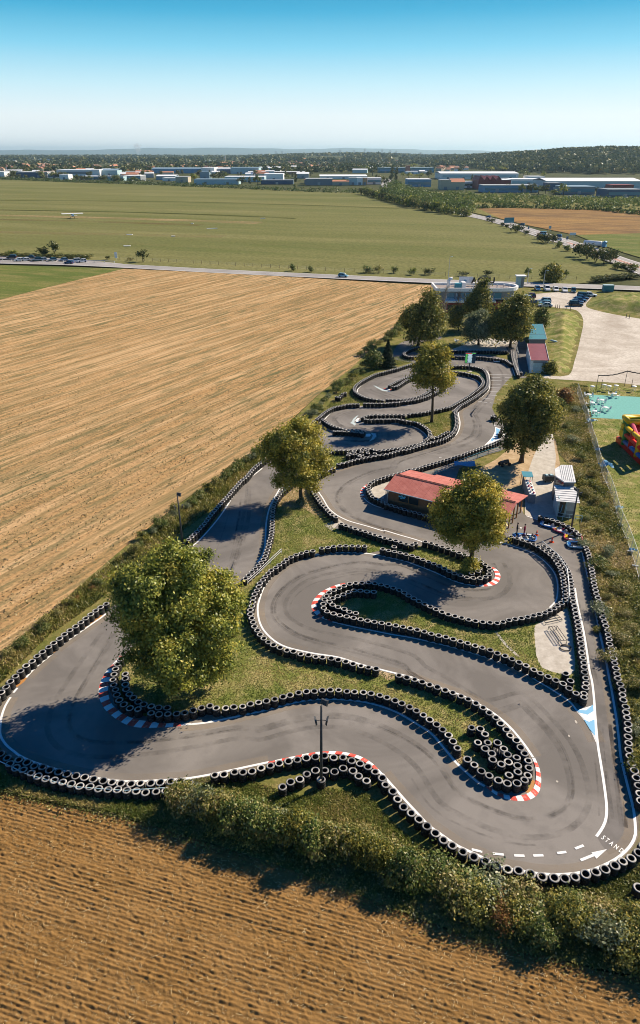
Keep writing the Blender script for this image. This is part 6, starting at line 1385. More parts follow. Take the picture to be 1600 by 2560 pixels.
m = MB(); m.tube([(39.9, 224.5, 6.7), (39.9, 224.5, 8.9), (40.3, 224.5, 9.4), (41.0, 224.4, 9.5)], [0.55, 0.55, 0.5, 0.45], n=10); m.build('vent_duct', M['whitewall'], cb, True)
m = MB(); m.box((42.7, 223.4, 7.5), (2.0, 1.6, 1.5)); a_ = m.build('air_handler', M['teal'], cb)
m = MB(); m.box((44.4, 224.0, 7.6), (1.2, 2.2, 1.8)); m.build('casing', M['whitewall'], a_)
for i, (xx, yy) in enumerate(((47.5, 223.5), (55.0, 224.2), (57.3, 225.0), (59.0, 225.5))):
    m = MB(); m.lathe([(0.15, 0), (0.15, 0.7), (0.3, 0.75), (0.3, 0.9), (0.02, 1.0)], (xx, yy, 6.7), 8); m.build('roof_vent', M['galv'], cb)
m = MB(); m.box((46.0, 228.2, 8.45), (4.4, 0.14, 1.9)); m.box((44.4, 228.5, 7.3), (0.1, 0.1, 1.6)); m.box((47.6, 228.5, 7.3), (0.1, 0.1, 1.6)); sb = m.build('roof_sign', M['roofwhite'], cb)
m = MB(); m.face([(45.1, 228.12, 8.0), (46.3, 228.12, 8.0), (46.0, 228.12, 8.5), (45.5, 228.12, 8.6)]); m.build('emblem', M['bluewall'], sb)
def lettering(name, text, size, mat, parent, loc, rot, width=None, depth=0.06, bold=0.0):
    c = bpy.data.curves.new(name, 'FONT'); c.body = text; c.size = size; c.extrude = depth; c.offset = bold; c.align_x = 'CENTER'
    o = bpy.data.objects.new(name, c); C.objects.link(o)
    bpy.context.view_layer.update()
    me = bpy.data.meshes.new_from_object(o.evaluated_get(bpy.context.evaluated_depsgraph_get()))
    w = o.dimensions.x
    bpy.data.objects.remove(o)
    if width:
        for v in me.vertices: v.co.x *= width / w
    me.materials.clear(); me.materials.append(mat)
    o = put(name, me, parent, loc); o.rotation_euler = rot
    return o
for ch, xx in zip("ACTU", (48.4, 50.3, 52.2, 54.0)):
    lettering('letter', ch, 2.5, M['black'], cb, (xx, 227.6, 7.55), (math.pi / 2, 0, 0), 1.75, 0.12, 0.07)

# ================================================================== LAMPS, SCREEN, RAILS, SMALL THINGS
def floodlight(base, h, label, heads):
    t = thing('floodlight_pole', label, 'floodlight', base)
    m = MB(); m.tube([(0, 0, 0), (0, 0, h * 0.45), (0, 0, h)], [0.13, 0.11, 0.075], n=10); m.box((0, 0, 0.02), (0.4, 0.4, 0.04)); m.build('pole', M['darksteel'], t, True)
    for (z, a, tilt) in heads:
        hd = MB()
        c = Vector((math.cos(a) * 0.42, math.sin(a) * 0.42, z))
        u = Vector((-math.sin(a), math.cos(a), 0)); n_ = Vector((math.cos(a) * math.cos(tilt), math.sin(a) * math.cos(tilt), -math.sin(tilt))); v = n_.cross(u)
        r = [[c + n_ * d + u * sx * k + v * sy * k for sx, sy in ((-0.30, -0.24), (0.30, -0.24), (0.30, 0.24), (-0.30, 0.24))] for d, k in ((-0.07, 0.75), (0.07, 1.0))]
        hd.grid(r); hd.tube([(0, 0, z), tuple(c)], 0.025, n=5)
        o = hd.build('lamp_head', M['darksteel'], t)
        g2 = MB(); g2.face([c + n_ * 0.075 + u * sx + v * sy for sx, sy in ((-0.27, -0.21), (0.27, -0.21), (0.27, 0.21), (-0.27, 0.21))]); g2.build('lens', M['glass'], o)
    return t
b1 = G(803, 1966)
h1 = rise(800, 1765, b1)
f1 = floodlight(b1, h1, 'black floodlight pole with three lamps behind the bottom straight kerb', ((h1, math.radians(60), 0.5), (h1 - 1.35, math.radians(190), 0.15), (h1 - 1.35, math.radians(-10), 0.15)))
m = MB(); m.box((-0.12, -0.18, 0.75), (0.26, 0.18, 0.42)); m.build('switch_box', M['cream'], f1)
b2 = G(456, 1358); h2 = rise(444, 1240, b2)
floodlight(b2, h2, 'floodlight pole between the stubble field and the big tree', ((h2, math.radians(80), 0.4), (h2 - 1.5, math.radians(200), 0.2), (h2 - 1.5, math.radians(10), 0.2)))
b3 = G(1427, 1326); h3 = rise(1444, 1222, b3)
floodlight(b3, h3, 'floodlight pole in front of the glazed hut', ((h3, math.radians(200), 0.4), (h3 - 0.5, math.radians(-60), 0.3)))
tyre_stack((b1.x + 0.02, b1.y - 0.02), 'tyre stack threaded over the foot of the floodlight pole behind the kerb', 'tyres at the floodlight pole', 4)

# timing screen on its post
b = V('K2', 930, 372)
t = thing('timing_screen', 'lit timing screen on a post in the upper grass island', 'screen', b)
zb, zt = 1.9, rise(1172, 882, b)
m = MB(); m.tube([(0, 0, 0), (0, 0, zb + 0.3)], 0.13, n=8); m.build('post', M['darksteel'], t)
m = MB(); m.box((0, 0, (zb + zt) / 2), (2.35, 0.22, zt - zb)); cs = m.build('casing', M['navy'], t)
def lamp_mat(name, col, s):
    n = N(name); e = n.n('ShaderNodeEmission', {'Color': (*col, 1), 'Strength': s}); n.t.links.new(e.outputs[0], n.out.inputs[0]); return n.mat
dm = [lamp_mat('screen_green', (0.10, 0.45, 0.10), 0.6), lamp_mat('screen_white', (0.45, 0.62, 0.70), 0.7), lamp_mat('screen_red', (0.6, 0.06, 0.04), 0.6), lamp_mat('screen_dark', (0.01, 0.025, 0.05), 0.4)]
m = MB()
H_ = zt - zb
m.box((0.75, -0.125, (zb + zt) / 2), (0.7, 0.02, H_ * 0.94), 3)
m.box((-0.45, -0.125, zt - 0.12), (1.3, 0.024, 0.14), 2); m.box((0.7, -0.127, zt - 0.10), (0.85, 0.03, 0.16), 0)
for k in range(9):
    z = zt - 0.32 - k * (H_ - 0.4) / 9
    m.box((-0.88, -0.125, z), (0.42, 0.024, 0.17), 0)
    m.box((-0.10, -0.125, z), (1.0 - 0.25 * (k % 3 == 1), 0.024, 0.15), 1)
m.build('display', dm, cs)
m = MB(); m.prism([(0.7 * math.cos(k * 1.05 + 0.3) + 0.1, 0.5 * math.sin(k * 1.05 + 0.3) - 0.1) for k in range(6)], 0.02, 0.1); m.build('footing', M['concrete'], t)

def rail(label, pts, h, name='guard_rail', mat='steel', post=2.0, bars=(1.0, 0.55), r=0.035, cat='rail'):
    P = resample(pts, post)
    t = thing(name, label, cat, P[0])
    o = P[0]
    m = MB()
    for k in bars: m.tube([(p.x - o.x, p.y - o.y, h * k) for p in P], r, n=5)
    m.build('rail', M[mat], t)
    m = MB(); m.tube([(0, 0, 0), (0, 0, h)], r * 1.1, n=5)
    first = None
    for p in P:
        if first is None: first = m.build('post', M[mat], t); first.location = p - o
        else:
            c = first.copy(); C.objects.link(c); c.parent = t; c.location = p - o
    return t
rail('pale metal rail running between the two tyre rows of the right curve', VS('K7', (622, 548), (740, 642), (850, 757), (920, 862), (945, 972), (952, 1092), (962, 1210), 'E', (1013, 400), (1015, 435), z=0.5), 0.9, mat='galv', bars=(1.0,), r=0.05, post=3)
for a_ in (1,):
    rail('thin pale rail outside the double tyre barrier at bottom left', VS('A', (-40, 1160), (0, 1180), (100, 1232), (250, 1292), (420, 1336), (600, 1362), (780, 1370), (950, 1364), (1130, 1346)), 0.75, mat='paleteal', bars=(1.0,), r=0.04, post=4)
rail('double metal rail in the grass beside the big hairpin', VS('F', (662, 1160), (730, 1100), (800, 1030), (860, 975), (918, 920)), 0.7, name='metal_barrier', mat='galv', post=2.4)
rail('shaded metal rail along the pit lane behind the pavilion', VS('K4', (520, 960), (640, 915), (760, 860), (900, 800), (1050, 745), (1200, 690), (1350, 640), (1512, 600)), 0.9, mat='teal', post=2.5, bars=(1.0, 0.6, 0.25))
rail('thin railing in front of the glazed hut', [Vector((31.9, 83.2, 0)), Vector((33.4, 82.6, 0)), Vector((35.0, 82.2, 0))], 1.0, name='railing', mat='paleteal', post=0.75, bars=(1.0, 0.5))
rail('metal railing beside the shaded garage yard', VS('O', (1118, 200), (1130, 250), (1140, 290)), 1.1, name='railing', mat='galv', post=1.5)
rail('steel guard rail between the lay-by and the main road', VS('M5', (-60, 190), (150, 200), (400, 203), (700, 207), (900, 210), (1080, 218)), 0.9, mat='galv', post=5, bars=(0.9,), r=0.14)

# racks and hose in the bare patch
def rack(label, p, L, W, rz, h=0.5):
    t = thing('metal_rack', label, 'rack', p, rz)
    m = MB()
    for k in range(4): m.tube([(-L / 2, -W / 2 + W * k / 3, h), (L / 2, -W / 2 + W * k / 3, h)], 0.035, n=5)
    m.tube([(-L / 2, -W / 2, h), (-L / 2, W / 2, h)], 0.03, n=5); m.tube([(L / 2, -W / 2, h), (L / 2, W / 2, h)], 0.03, n=5)
    m.build('bars', M['darksteel'], t)
    for sx in (-1, 1):
        for sy in (-1, 1):
            m = MB(); m.tube([(sx * L / 2, sy * W / 2, 0), (sx * L / 2, sy * W / 2, h)], 0.03, n=5); m.build('leg', M['darksteel'], t)
a, b = V('E', 845, 560), V('E', 955, 535)
rack('long low metal rack lying by the tyre row of the curve', V('E', 898, 550), (b - a).length, 1.1, math.atan2((b - a).y, (b - a).x), 0.25)
rack('upright metal rack on the bare patch near the hoses', V('E', 942, 665), 2.4, 0.9, math.radians(97), 0.45)
m = MB()
m.tube([(0.55 * math.cos(k * 0.33), 0.45 * math.sin(k * 0.33), 0.04 + 0.004 * k) for k in range(46)], 0.028, n=5)
o = m.build('hose', M['black'], None, True, V('E', 1000, 748)); tag(o, 'black coiled hose on the bare patch beside the pit lane tyres', 'hose')

# traffic cones
def cone(p, label):
    t = thing('traffic_cone', label, 'cone', p, RT.random(), 'orange cones at the kart parking')
    m = MB(); m.box((0, 0, 0.03), (0.46, 0.46, 0.06)); m.build('foot', M['cone'], t)
    m = MB(); m.lathe([(0.19, 0.05), (0.10, 0.45), (0.03, 0.78)], n=12); c = m.build('body', M['cone'], t, True)
    m = MB(); m.lathe([(0.148, 0.28), (0.118, 0.42)], n=12, caps=False); m.build('sleeve', M['white'], c)
cone(V('M2', 345, 1668), 'orange cone nearest the two standing people')
cone(V('M2', 668, 1808), 'orange cone beside the shadow of the floodlight pole')

# ------------------------------------------------------------------ karts
KART = {}
def kart(p, rz, label, col, group='go-karts parked in front of the hut'):
    if col not in KART:
        t = thing('go_kart', label, 'go-kart', p, rz, group)
        m = MB(); m.box((0.0, 0, 0.10), (1.35, 0.62, 0.05)); m.tube([(-0.75, -0.45, 0.1), (0.62, -0.36, 0.1)], 0.03); m.tube([(-0.75, 0.45, 0.1), (0.62, 0.36, 0.1)], 0.03); m.build('chassis', M['darksteel'], t)
        m = MB()   # bumper ring round the whole kart
        ring = [(0.98, 0.0), (0.93, 0.45), (0.75, 0.62), (0.3, 0.70), (-0.5, 0.70), (-0.85, 0.62), (-0.95, 0.35), (-0.95, -0.35), (-0.85, -0.62), (-0.5, -0.70), (0.3, -0.70), (0.75, -0.62), (0.93, -0.45)]
        m.tube([(x, y, 0.2) for x, y in ring + ring[:1]], 0.085, n=8); m.build('bumper', M[{'plastic': 'inflblue', 'inflred': 'plastic', 'inflyellow': 'inflpink', 'inflpink': 'plastic', 'inflblue': 'bluewall'}[col]], t, True)
        m = MB(); m.grid([[(0.62, -0.34, 0.16), (0.62, 0.34, 0.16), (0.62, 0.28, 0.34), (0.62, -0.28, 0.34)], [(0.92, -0.42, 0.14), (0.92, 0.42, 0.14), (0.88, 0.36, 0.26), (0.88, -0.36, 0.26)]]); m.build('nose_cone', M[col], t)
        for s in (-1, 1):
            m = MB(); m.grid([[(-0.42, s * 0.42, 0.14), (-0.42, s * 0.68, 0.14), (-0.42, s * 0.66, 0.34), (-0.42, s * 0.44, 0.34)], [(0.45, s * 0.40, 0.14), (0.45, s * 0.66, 0.14), (0.45, s * 0.62, 0.28), (0.45, s * 0.42, 0.28)]]); m.build('side_pod', M['plastic' if s > 0 else col], t)
        m = MB(); m.grid([[(-0.42, -0.24, 0.16), (-0.42, 0.24, 0.16), (-0.38, 0.2, 0.2), (-0.38, -0.2, 0.2)], [(-0.55, -0.22, 0.72), (-0.55, 0.22, 0.72), (-0.49, 0.18, 0.72), (-0.49, -0.18, 0.72)]]); m.box((-0.2, 0, 0.17), (0.42, 0.42, 0.08)); m.build('seat', M['black'], t)
        m = MB(); m.box((-0.5, 0.38, 0.3), (0.36, 0.24, 0.3)); m.lathe([(0.1, 0), (0.1, 0.1)], (-0.5, 0.38, 0.45), 8); m.build('engine', M['steel'], t)
        m = MB(); m.tube([(0.42 + 0.02 * math.sin(k * 0.785), 0.15 * math.cos(k * 0.785), 0.56 + 0.15 * math.sin(k * 0.785)) for k in range(9)], 0.018, n=5); m.tube([(0.42, 0, 0.56), (0.62, 0, 0.2)], 0.016, n=5); m.build('steering_wheel', M['black'], t)
        for x, y, r, w in ((0.55, 0.5, 0.13, 0.12), (0.55, -0.5, 0.13, 0.12), (-0.62, 0.5, 0.14, 0.18), (-0.62, -0.5, 0.14, 0.18)):
            m = MB(); m.grid([[(x + q * math.cos(a), y + yy, r + q * math.sin(a)) for a in [k * math.pi / 6 for k in range(12)]] for q, yy in ((r * 0.7, -w / 2), (r, -w / 2 + 0.02), (r, w / 2 - 0.02), (r * 0.7, w / 2))]); m.build('wheel', M['tread'], t)
        KART[col] = t
        t.scale = (1.12, 1.12, 1.12)
        return t
    return dup(KART[col], p, rz, 1.12, label, group)
for i, (x, y, a, c, l) in enumerate(((605, 1462, 150, 'plastic', 'leftmost kart of the row in front of the hut, white with blue'), (775, 1505, 148, 'inflred', 'red-nosed kart, second from the left in the row before the hut'), (890, 1582, 142, 'inflyellow', 'kart with a yellow nose in the middle of the parked row'), (1025, 1625, 140, 'inflpink', 'pink-nosed kart just right of the yellow one'), (1110, 1745, 160, 'inflyellow', 'yellow-nosed kart, second from the right end of the parked row'), (1175, 1895, 170, 'inflblue', 'blue kart at the right end of the row, above the blue line'))):
    kart(V('M2', x, y), math.radians(a), l, c)
kart(V('M2', 25, 1725), math.radians(165), 'kart behind the tyres next to the person in dark clothes', 'inflblue', 'karts beside the two people')
kart(V('M2', 150, 1738), math.radians(165), 'white kart behind the tyres below the person in red overalls', 'plastic', 'karts beside the two people')
kart(V('K2', 1325, 240), math.radians(175), 'lone kart stopped at the end of the start straight', 'inflpink', 'kart on the start straight')

# ------------------------------------------------------------------ people
def person(p, rz, label, h, cloth, legs_mat, arms):
    """one skinned body; arms: elbow and hand positions per side in body space (x forward, y left), for a 1.75 m figure"""
    V_, E_, R_ = [], [], []
    def add(pt, r, parent=None):
        V_.append(pt); R_.append(r)
        if parent is not None: E_.append((parent, len(V_) - 1))
        return len(V_) - 1
    pel = add((0, 0, 0.95), 0.15); sp = add((0.0, 0, 1.18), 0.135, pel); ch = add((-0.01, 0, 1.38), 0.15, sp); nk = add((0, 0, 1.52), 0.06, ch); hd = add((0.02, 0, 1.62), 0.095, nk); add((0.03, 0, 1.71), 0.085, hd)
    for s in (-1, 1):
        hp = add((0, s * 0.10, 0.88), 0.095, pel); kn = add((0.03, s * 0.11, 0.48), 0.062, hp); an = add((-0.01, s * 0.12, 0.09), 0.045, kn); add((0.14, s * 0.13, 0.04), 0.04, an)
        sh = add((-0.01, s * 0.185, 1.40), 0.065, ch); el = add(arms[s][0], 0.045, sh); ha = add(arms[s][1], 0.035, el)
        d = (Vector(arms[s][1]) - Vector(arms[s][0])).normalized()
        for k in range(5):
            o = Vector((0, 0, 1)).cross(d) if abs(d.z) < 0.9 else Vector((0, 1, 0))
            e = Vector(arms[s][1]) + d * (0.09 if k else 0.05) + o * ((k - 2) * 0.022 if k else 0.055) + Vector((0, 0, -0.012))
            add(tuple(e), 0.009, ha)
    me = bpy.data.meshes.new('person'); me.from_pydata(V_, E_, [])
    o = bpy.data.objects.new('person', me); C.objects.link(o)
    md_ = o.modifiers.new('skin', 'SKIN')
    for i, r in enumerate(R_): me.skin_vertices[0].data[i].radius = (r, r)
    me.skin_vertices[0].data[0].use_root = True
    o.modifiers.new('sub', 'SUBSURF').levels = 1
    bpy.context.view_layer.update()
    m2 = bpy.data.meshes.new_from_object(o.evaluated_get(bpy.context.evaluated_depsgraph_get()))
    bpy.data.objects.remove(o)
    for mt in (M['skin'], M[cloth], M[legs_mat], M['black']): m2.materials.append(mt)
    hands = [Vector(arms[s][1]) for s in (-1, 1)]
    for f in m2.polygons:
        c = f.center
        f.material_index = 3 if c.z < 0.10 else 2 if c.z < 0.95 else 0 if c.z > 1.50 or min((c - q).length for q in hands) < 0.11 else 1
        f.use_smooth = True
    b = put('person', m2); b.location = p; b.rotation_euler = (0, 0, rz); b.scale = (h / 1.78,) * 3
    tag(b, label, 'person')
    m = MB(); m.lathe([(0.055, -0.02), (0.105, 0.03), (0.105, 0.09), (0.06, 0.14), (0.01, 0.155)], (0.005, 0, 1.63), 12); m.build('hair', M['hair'], b, True)
    m = MB(); m.lathe([(0.004, 0.0), (0.016, 0.012), (0.012, 0.03)], (0.125, 0, 1.64), 6); m.build('nose', M['skin'], b, True)
    for s in (-1, 1):
        m = MB(); m.lathe([(0.003, 0), (0.012, 0.01), (0.003, 0.02)], (0.112, s * 0.035, 1.675), 6); m.build('eye', M['black'], b)
    return b
person(V('M2', 78, 1690), math.radians(170), 'person in dark red overalls facing the other one, hands held in front', 1.85, 'magenta', 'magenta', {-1: ((0.02, -0.27, 1.14), (0.25, -0.15, 1.10)), 1: ((0.02, 0.27, 1.14), (0.27, 0.13, 1.12))})
person(V('K7', 306, 392), math.radians(-10), 'person in dark clothes holding out papers beside the leaning tree crown', 1.85, 'darkcloth', 'darkcloth', {-1: ((0.05, -0.27, 1.14), (0.32, -0.2, 1.08)), 1: ((0.0, 0.28, 1.12), (0.05, 0.27, 0.86))})
p = V('K7', 306, 392)
m = MB(); m.box((0, 0, 0), (0.22, 0.3, 0.02)); o = m.build('papers', M['plastic'], None, False, (p.x + 0.42, p.y - 0.12, 1.13)); tag(o, 'sheet of white papers held out by the dark-clothed person', 'papers')

# counter with helmets, equipment cart, quad
a, b = Vector((30.55, 94.1, 0)), Vector((29.85, 87.9, 0))
t = thing('helmet_counter', 'long white counter of helmets with a teal roofed end', 'counter', a, math.atan2((b - a).y, (b - a).x))
m = MB(); m.box((3.9, 0, 1.42), (4.7, 0.95, 0.06)); m.build('counter_top', M['plastic'], t)
m = MB(); m.box((3.1, -0.46, 0.75), (6.2, 0.06, 1.5)); m.box((6.2, 0, 0.7), (0.06, 0.9, 1.4)); m.build('side_panel', M['slate'], t)
m = MB(); quad_slab(m, [(-0.2, -0.75, 2.1), (1.5, -0.75, 2.0), (1.5, 0.75, 2.0), (-0.2, 0.75, 2.1)], 0.06); m.build('roof', M['teal'], t)
for sx in (-0.1, 1.4):
    for sy in (-0.65, 0.65):
        m = MB(); m.tube([(sx, sy, 0), (sx, sy, 2.03)], 0.04, n=6); m.build('post', M['darksteel'], t)
hb = MB(); hb.lathe([(0.10, 0), (0.15, 0.05), (0.16, 0.13), (0.12, 0.22), (0.03, 0.26)], n=12)
for i in range(14):
    c = ('navy', 'inflred', 'plastic', 'bluewall', 'black', 'plastic', 'inflpink')[i % 7]
    o = hb.build('helmet', M[c], None, True)
    w = Vector((1.9 + 0.31 * i, (-0.2, 0.15, -0.05)[i % 3], 1.455))
    w.rotate(Matrix.Rotation(t.rotation_euler.z, 3, 'Z')); o.location = a + w
    tag(o, '%s helmet, %s from the teal roofed end of the white counter' % ({'navy': 'navy', 'inflred': 'red', 'plastic': 'white', 'bluewall': 'blue', 'black': 'black', 'inflpink': 'pink'}[c], nth(i + 1)), 'helmet', 'helmets on the white counter')
p = V('M2', 605, 555)
t = thing('equipment_cart', 'dark equipment cart with two pale boxes next to the hut', 'cart', p, 0.1)
m = MB(); m.box((0, 0.4, 0.62), (1.5, 1.0, 0.8)); m.build('body', M['darksteel'], t)
for s in (-0.35, 0.35):
    m = MB(); m.box((s, 0.3, 1.09), (0.34, 0.5, 0.16)); m.build('lid', M['paleteal'], t)
for sx in (-0.55, 0.55):
    for sy in (0.05, 0.75):
        m = MB(); m.grid([[(sx + yy, sy + 0.16 * math.cos(k * 0.63), 0.16 + 0.16 * math.sin(k * 0.63)) for k in range(10)] for yy in (-0.05, 0.05)]); m.build('wheel', M['tread'], t)
p = V('Q', 620, 470)
t = thing('quad_bike', 'dark quad bike parked in the tree shade of the sandy yard', 'quad bike', p, math.radians(200))
m = MB(); m.grid([[(-0.7, -0.25, 0.5), (-0.7, 0.25, 0.5), (-0.7, 0.2, 0.75), (-0.7, -0.2, 0.75)], [(0.0, -0.2, 0.45), (0.0, 0.2, 0.45), (0.0, 0.15, 0.85), (0.0, -0.15, 0.85)], [(0.75, -0.28, 0.5), (0.75, 0.28, 0.5), (0.7, 0.22, 0.82), (0.7, -0.22, 0.82)]]); m.build('body', M['darksteel'], t)
m = MB(); m.box((-0.3, 0, 0.88), (0.75, 0.3, 0.12)); m.build('seat', M['black'], t)
m = MB(); m.tube([(0.4, -0.38, 1.1), (0.5, 0, 1.05), (0.4, 0.38, 1.1)], 0.025, n=6); m.tube([(0.5, 0, 1.05), (0.55, 0, 0.7)], 0.03, n=6); m.build('handlebar', M['steel'], t)
for sx in (-0.6, 0.6):
    for sy in (-0.42, 0.42):
        m = MB(); m.grid([[(sx + r * math.cos(k * 0.524), sy + yy, 0.3 + r * math.sin(k * 0.524)) for k in range(12)] for r, yy in ((0.18, -0.12), (0.3, -0.1), (0.3, 0.1), (0.18, 0.12))]); m.build('wheel', M['tread'], t)
p = V('K4', 960, 868)
t = thing('tarpaulin', 'bright blue tarpaulin stretched behind the pavilion', 'tarpaulin', p)
m = MB(); m.grid([[(x - 1.6, -0.9, 1.0 + 0.12 * math.sin(x * 2.1)), (x - 1.6, -0.3, 1.2 + 0.1 * math.sin(x * 3)), (x - 1.5, 0.3, 1.2 + 0.1 * math.cos(x * 2.2)), (x - 1.5, 0.9, 0.95)] for x in [k * 0.4 for k in range(9)]], 0, False, False); m.build('sheet', M['bluewall'], t)
for sx in (-1.5, 1.6):
    m = MB(); m.tube([(sx, 0, 0), (sx, 0, 1.2)], 0.03, n=5); m.build('pole', M['steel'], t)

# ------------------------------------------------------------------ play lawn: fence panels, tables, inflatable
fb = [V('L1', 318, 318), V('L1', 375, 500), V('L1', 440, 690), V('L1', 505, 895), V('L1', 555, 1085), V('L1', 590, 1225), V('L1', 645, 1370)] + [V('L3', *q) for q in ((640, 145), (690, 290), (765, 450), (838, 620), (895, 790), (938, 965), (1010, 1170), (1100, 1380), (1180, 1608), (1262, 1850), (1320, 2070))]
for i, (a, b) in enumerate(zip(fb, fb[1:])):
    d = b - a
    t = thing('fence_panel', 'temporary wire fence panel, %s from the turquoise carpet end' % nth(i + 1), 'fence', a, math.atan2(d.y, d.x), 'temporary fence panels along the lawn')
    L = d.length
    m = MB()
    for x in (0.06, L - 0.06): m.tube([(x, 0, 0.05), (x, 0, 2.0)], 0.022, n=5)
    for z in (0.2, 1.98): m.tube([(0.06, 0, z), (L - 0.06, 0, z)], 0.02, n=5)
    m.build('frame', M['galv'], t)
    m = MB()
    for k in range(1, 9): m.tube([(0.06, 0, 0.2 + 0.2 * k), (L - 0.06, 0, 0.2 + 0.2 * k)], 0.005, n=3)
    for k in range(1, int(L / 0.25)): m.tube([(k * 0.25, 0, 0.2), (k * 0.25, 0, 1.98)], 0.005, n=3)
    m.build('wire_mesh', M['galv'], t)
    m = MB(); m.box((0, 0, 0.07), (0.24, 0.7, 0.14)); m.build('concrete_foot', M['greywall'], t)
for i, (v, x, y, s, lab) in enumerate((('L1', 600, 900, 1.2, 'pale blue sheeting caught on the fence below the turquoise carpet'), ('L1', 720, 1440, 0.7, 'small blue sheeting on the fence beside the lawn'), ('L3', 760, 215, 1.5, 'long blue sheeting draped over the fence beside the inflatable shadow'), ('L3', 1215, 1630, 0.6, 'scrap of blue sheeting at the lower part of the fence'), ('L3', 985, 910, 0.8, 'pale crates leaned on the fence halfway along the lawn'))):
    p = V(v, x, y, 0.0)
    m = MB(); R2 = random.Random(i)
    g_ = [[(s * (a / 5 - 0.5) * 1.4 + R2.uniform(-.08, .08), s * (b / 4 - 0.5) * 0.9 + R2.uniform(-.08, .08), 0.35 + 0.7 * s * R2.random() * (1 - abs(a / 5 - 0.5))) for b in range(5)] for a in range(6)]
    m.grid(g_, 0, False, False)
    o = m.build('sheeting', M['bluewall' if i in (1, 2, 3) else 'paleteal'], None, False, p); tag(o, lab, 'sheeting')
TB, CH = [None], [None]
def table(p, label, group='white tables on the turquoise carpet', h=0.72):
    if TB[0] is None:
        t = thing('garden_table', label, 'table', p, 0, group)
        m = MB(); m.lathe([(0.0, 0.70), (0.48, 0.70), (0.50, 0.72), (0.48, 0.745), (0.0, 0.75)], n=18, caps=False); m.build('table_top', M['plastic'], t, True)
        for k in range(4):
            a = k * math.pi / 2 + 0.78; m = MB(); m.tube([(0.38 * math.cos(a), 0.38 * math.sin(a), 0), (0.28 * math.cos(a), 0.28 * math.sin(a), 0.7)], 0.03, n=5); m.build('leg', M['plastic'], t)
        TB[0] = t; return t
    return dup(TB[0], p, RT.random(), (1, 1, h / 0.72), label, group)
def chair(p, rz, label, group='white chairs on the turquoise carpet'):
    if CH[0] is None:
        t = thing('garden_chair', label, 'chair', p, rz, group)
        m = MB(); m.box((0, 0, 0.44), (0.44, 0.46, 0.04)); m.build('seat', M['plastic'], t)
        m = MB(); m.grid([[(-0.20, -0.22, 0.46), (-0.17, -0.22, 0.46), (-0.17, 0.22, 0.46), (-0.20, 0.22, 0.46)], [(-0.30, -0.20, 0.88), (-0.27, -0.20, 0.88), (-0.27, 0.20, 0.88), (-0.30, 0.20, 0.88)]]); m.build('backrest', M['plastic'], t)
        for sx in (-0.19, 0.19):
            for sy in (-0.2, 0.2):
                m = MB(); m.tube([(sx * 1.15, sy * 1.1, 0), (sx, sy, 0.43)], 0.022, n=5); m.build('leg', M['plastic'], t)
        CH[0] = t; return t
    return dup(CH[0], p, rz, None, label, group)
for i, (x, y, where) in enumerate(((535, 410, 'at the upper left corner of the carpet'), (595, 565, 'second from the top along the fence side of the carpet'), (775, 515, 'in the upper middle of the carpet'), (640, 725, 'at the lower left corner of the carpet'), (850, 660, 'in the lower middle of the carpet'), (1010, 395, 'on the upper carpet edge'))):
    p = V('L1', x, y)
    table(p, 'white round table ' + where)
    for k in range(4):
        a = k * 1.57 + 0.5 + i * 0.7
        side = ('right', 'far', 'left', 'near')[int(((a + 0.785) % 6.283) / 1.571) % 4]
        chair(p + Vector((0.85 * math.cos(a), 0.85 * math.sin(a), 0)), a + math.pi, short('white chair on the %s side of the table %s' % (side, where)))
for i, (x, y) in enumerate(((600, 290), (822, 262), (912, 285), (1045, 275), (1385, 290))):
    table(V('L1', x, y), 'tall white bar table on the grass behind the carpet, %s from the left' % nth(i + 1), 'tall white tables behind the carpet', 1.1)
for i, (x, y) in enumerate(((560, 640), (640, 660), (735, 640), (830, 655), (905, 660), (985, 655))):
    p = V('K8', x + 60, y + 30)
    table(p, 'shaded terrace table below the pale tree, %s from the left' % nth(i + 1), 'tables on the shaded terrace')
    for k in range(3):
        a = k * 2.1 + i
        chair(p + Vector((0.9 * math.cos(a), 0.9 * math.sin(a), 0)), a + math.pi, 'terrace chair, %s around the shaded table %s from the left' % (nth(k + 1), nth(i + 1)), 'chairs on the shaded terrace')

# inflatable slide at the right edge
p = G(1630, 1140)
t = thing('inflatable_slide', 'tall colourful inflatable slide at the right edge beside the carpet', 'inflatable', p)
m = MB(); m.box((0, 1.0, 0.45), (7.0, 11.0, 0.9)); m.build('base', M['inflred'], t)
for k, (yy, c) in enumerate(((-4.4, 'inflpink'), (-1.7, 'inflyellow'), (1.0, 'inflred'), (3.6, 'inflgreen'))):
    m = MB(); m.tube([(-3.4, yy, 0.6), (-3.4, yy, 3.6)], 0.42, n=12); m.tube([(-3.4, yy, 3.6), (-3.4, yy, 4.2)], [0.42, 0.05], n=12); m.build('column', M[c], t, True)
for z, c in ((1.2, 'inflblue'), (2.4, 'inflred'), (3.6, 'inflyellow')):
    m = MB(); m.tube([(-3.4, -4.6, z), (-3.4, 3.8, z)], 0.36, n=12); m.build('side_tube', M[c], t, True)
m = MB(); m.grid([[(-3.0, 4.0, 0.5), (-3.0, 6.4, 0.5), (-3.0, 6.4, 4.2), (-3.0, 4.0, 4.2)], [(2.8, 4.0, 0.5), (2.8, 6.4, 0.5), (2.8, 6.4, 4.2), (2.8, 4.0, 4.2)]]); m.build('tower', M['inflgreen'], t)
m = MB(); m.tube([(-3.0, 4.0, 4.4), (-3.0, 6.4, 4.4), (2.8, 6.4, 4.4), (2.8, 4.0, 4.4), (-3.0, 4.0, 4.4)], 0.45, n=10); m.build('top_tube', M['inflyellow'], t, True)
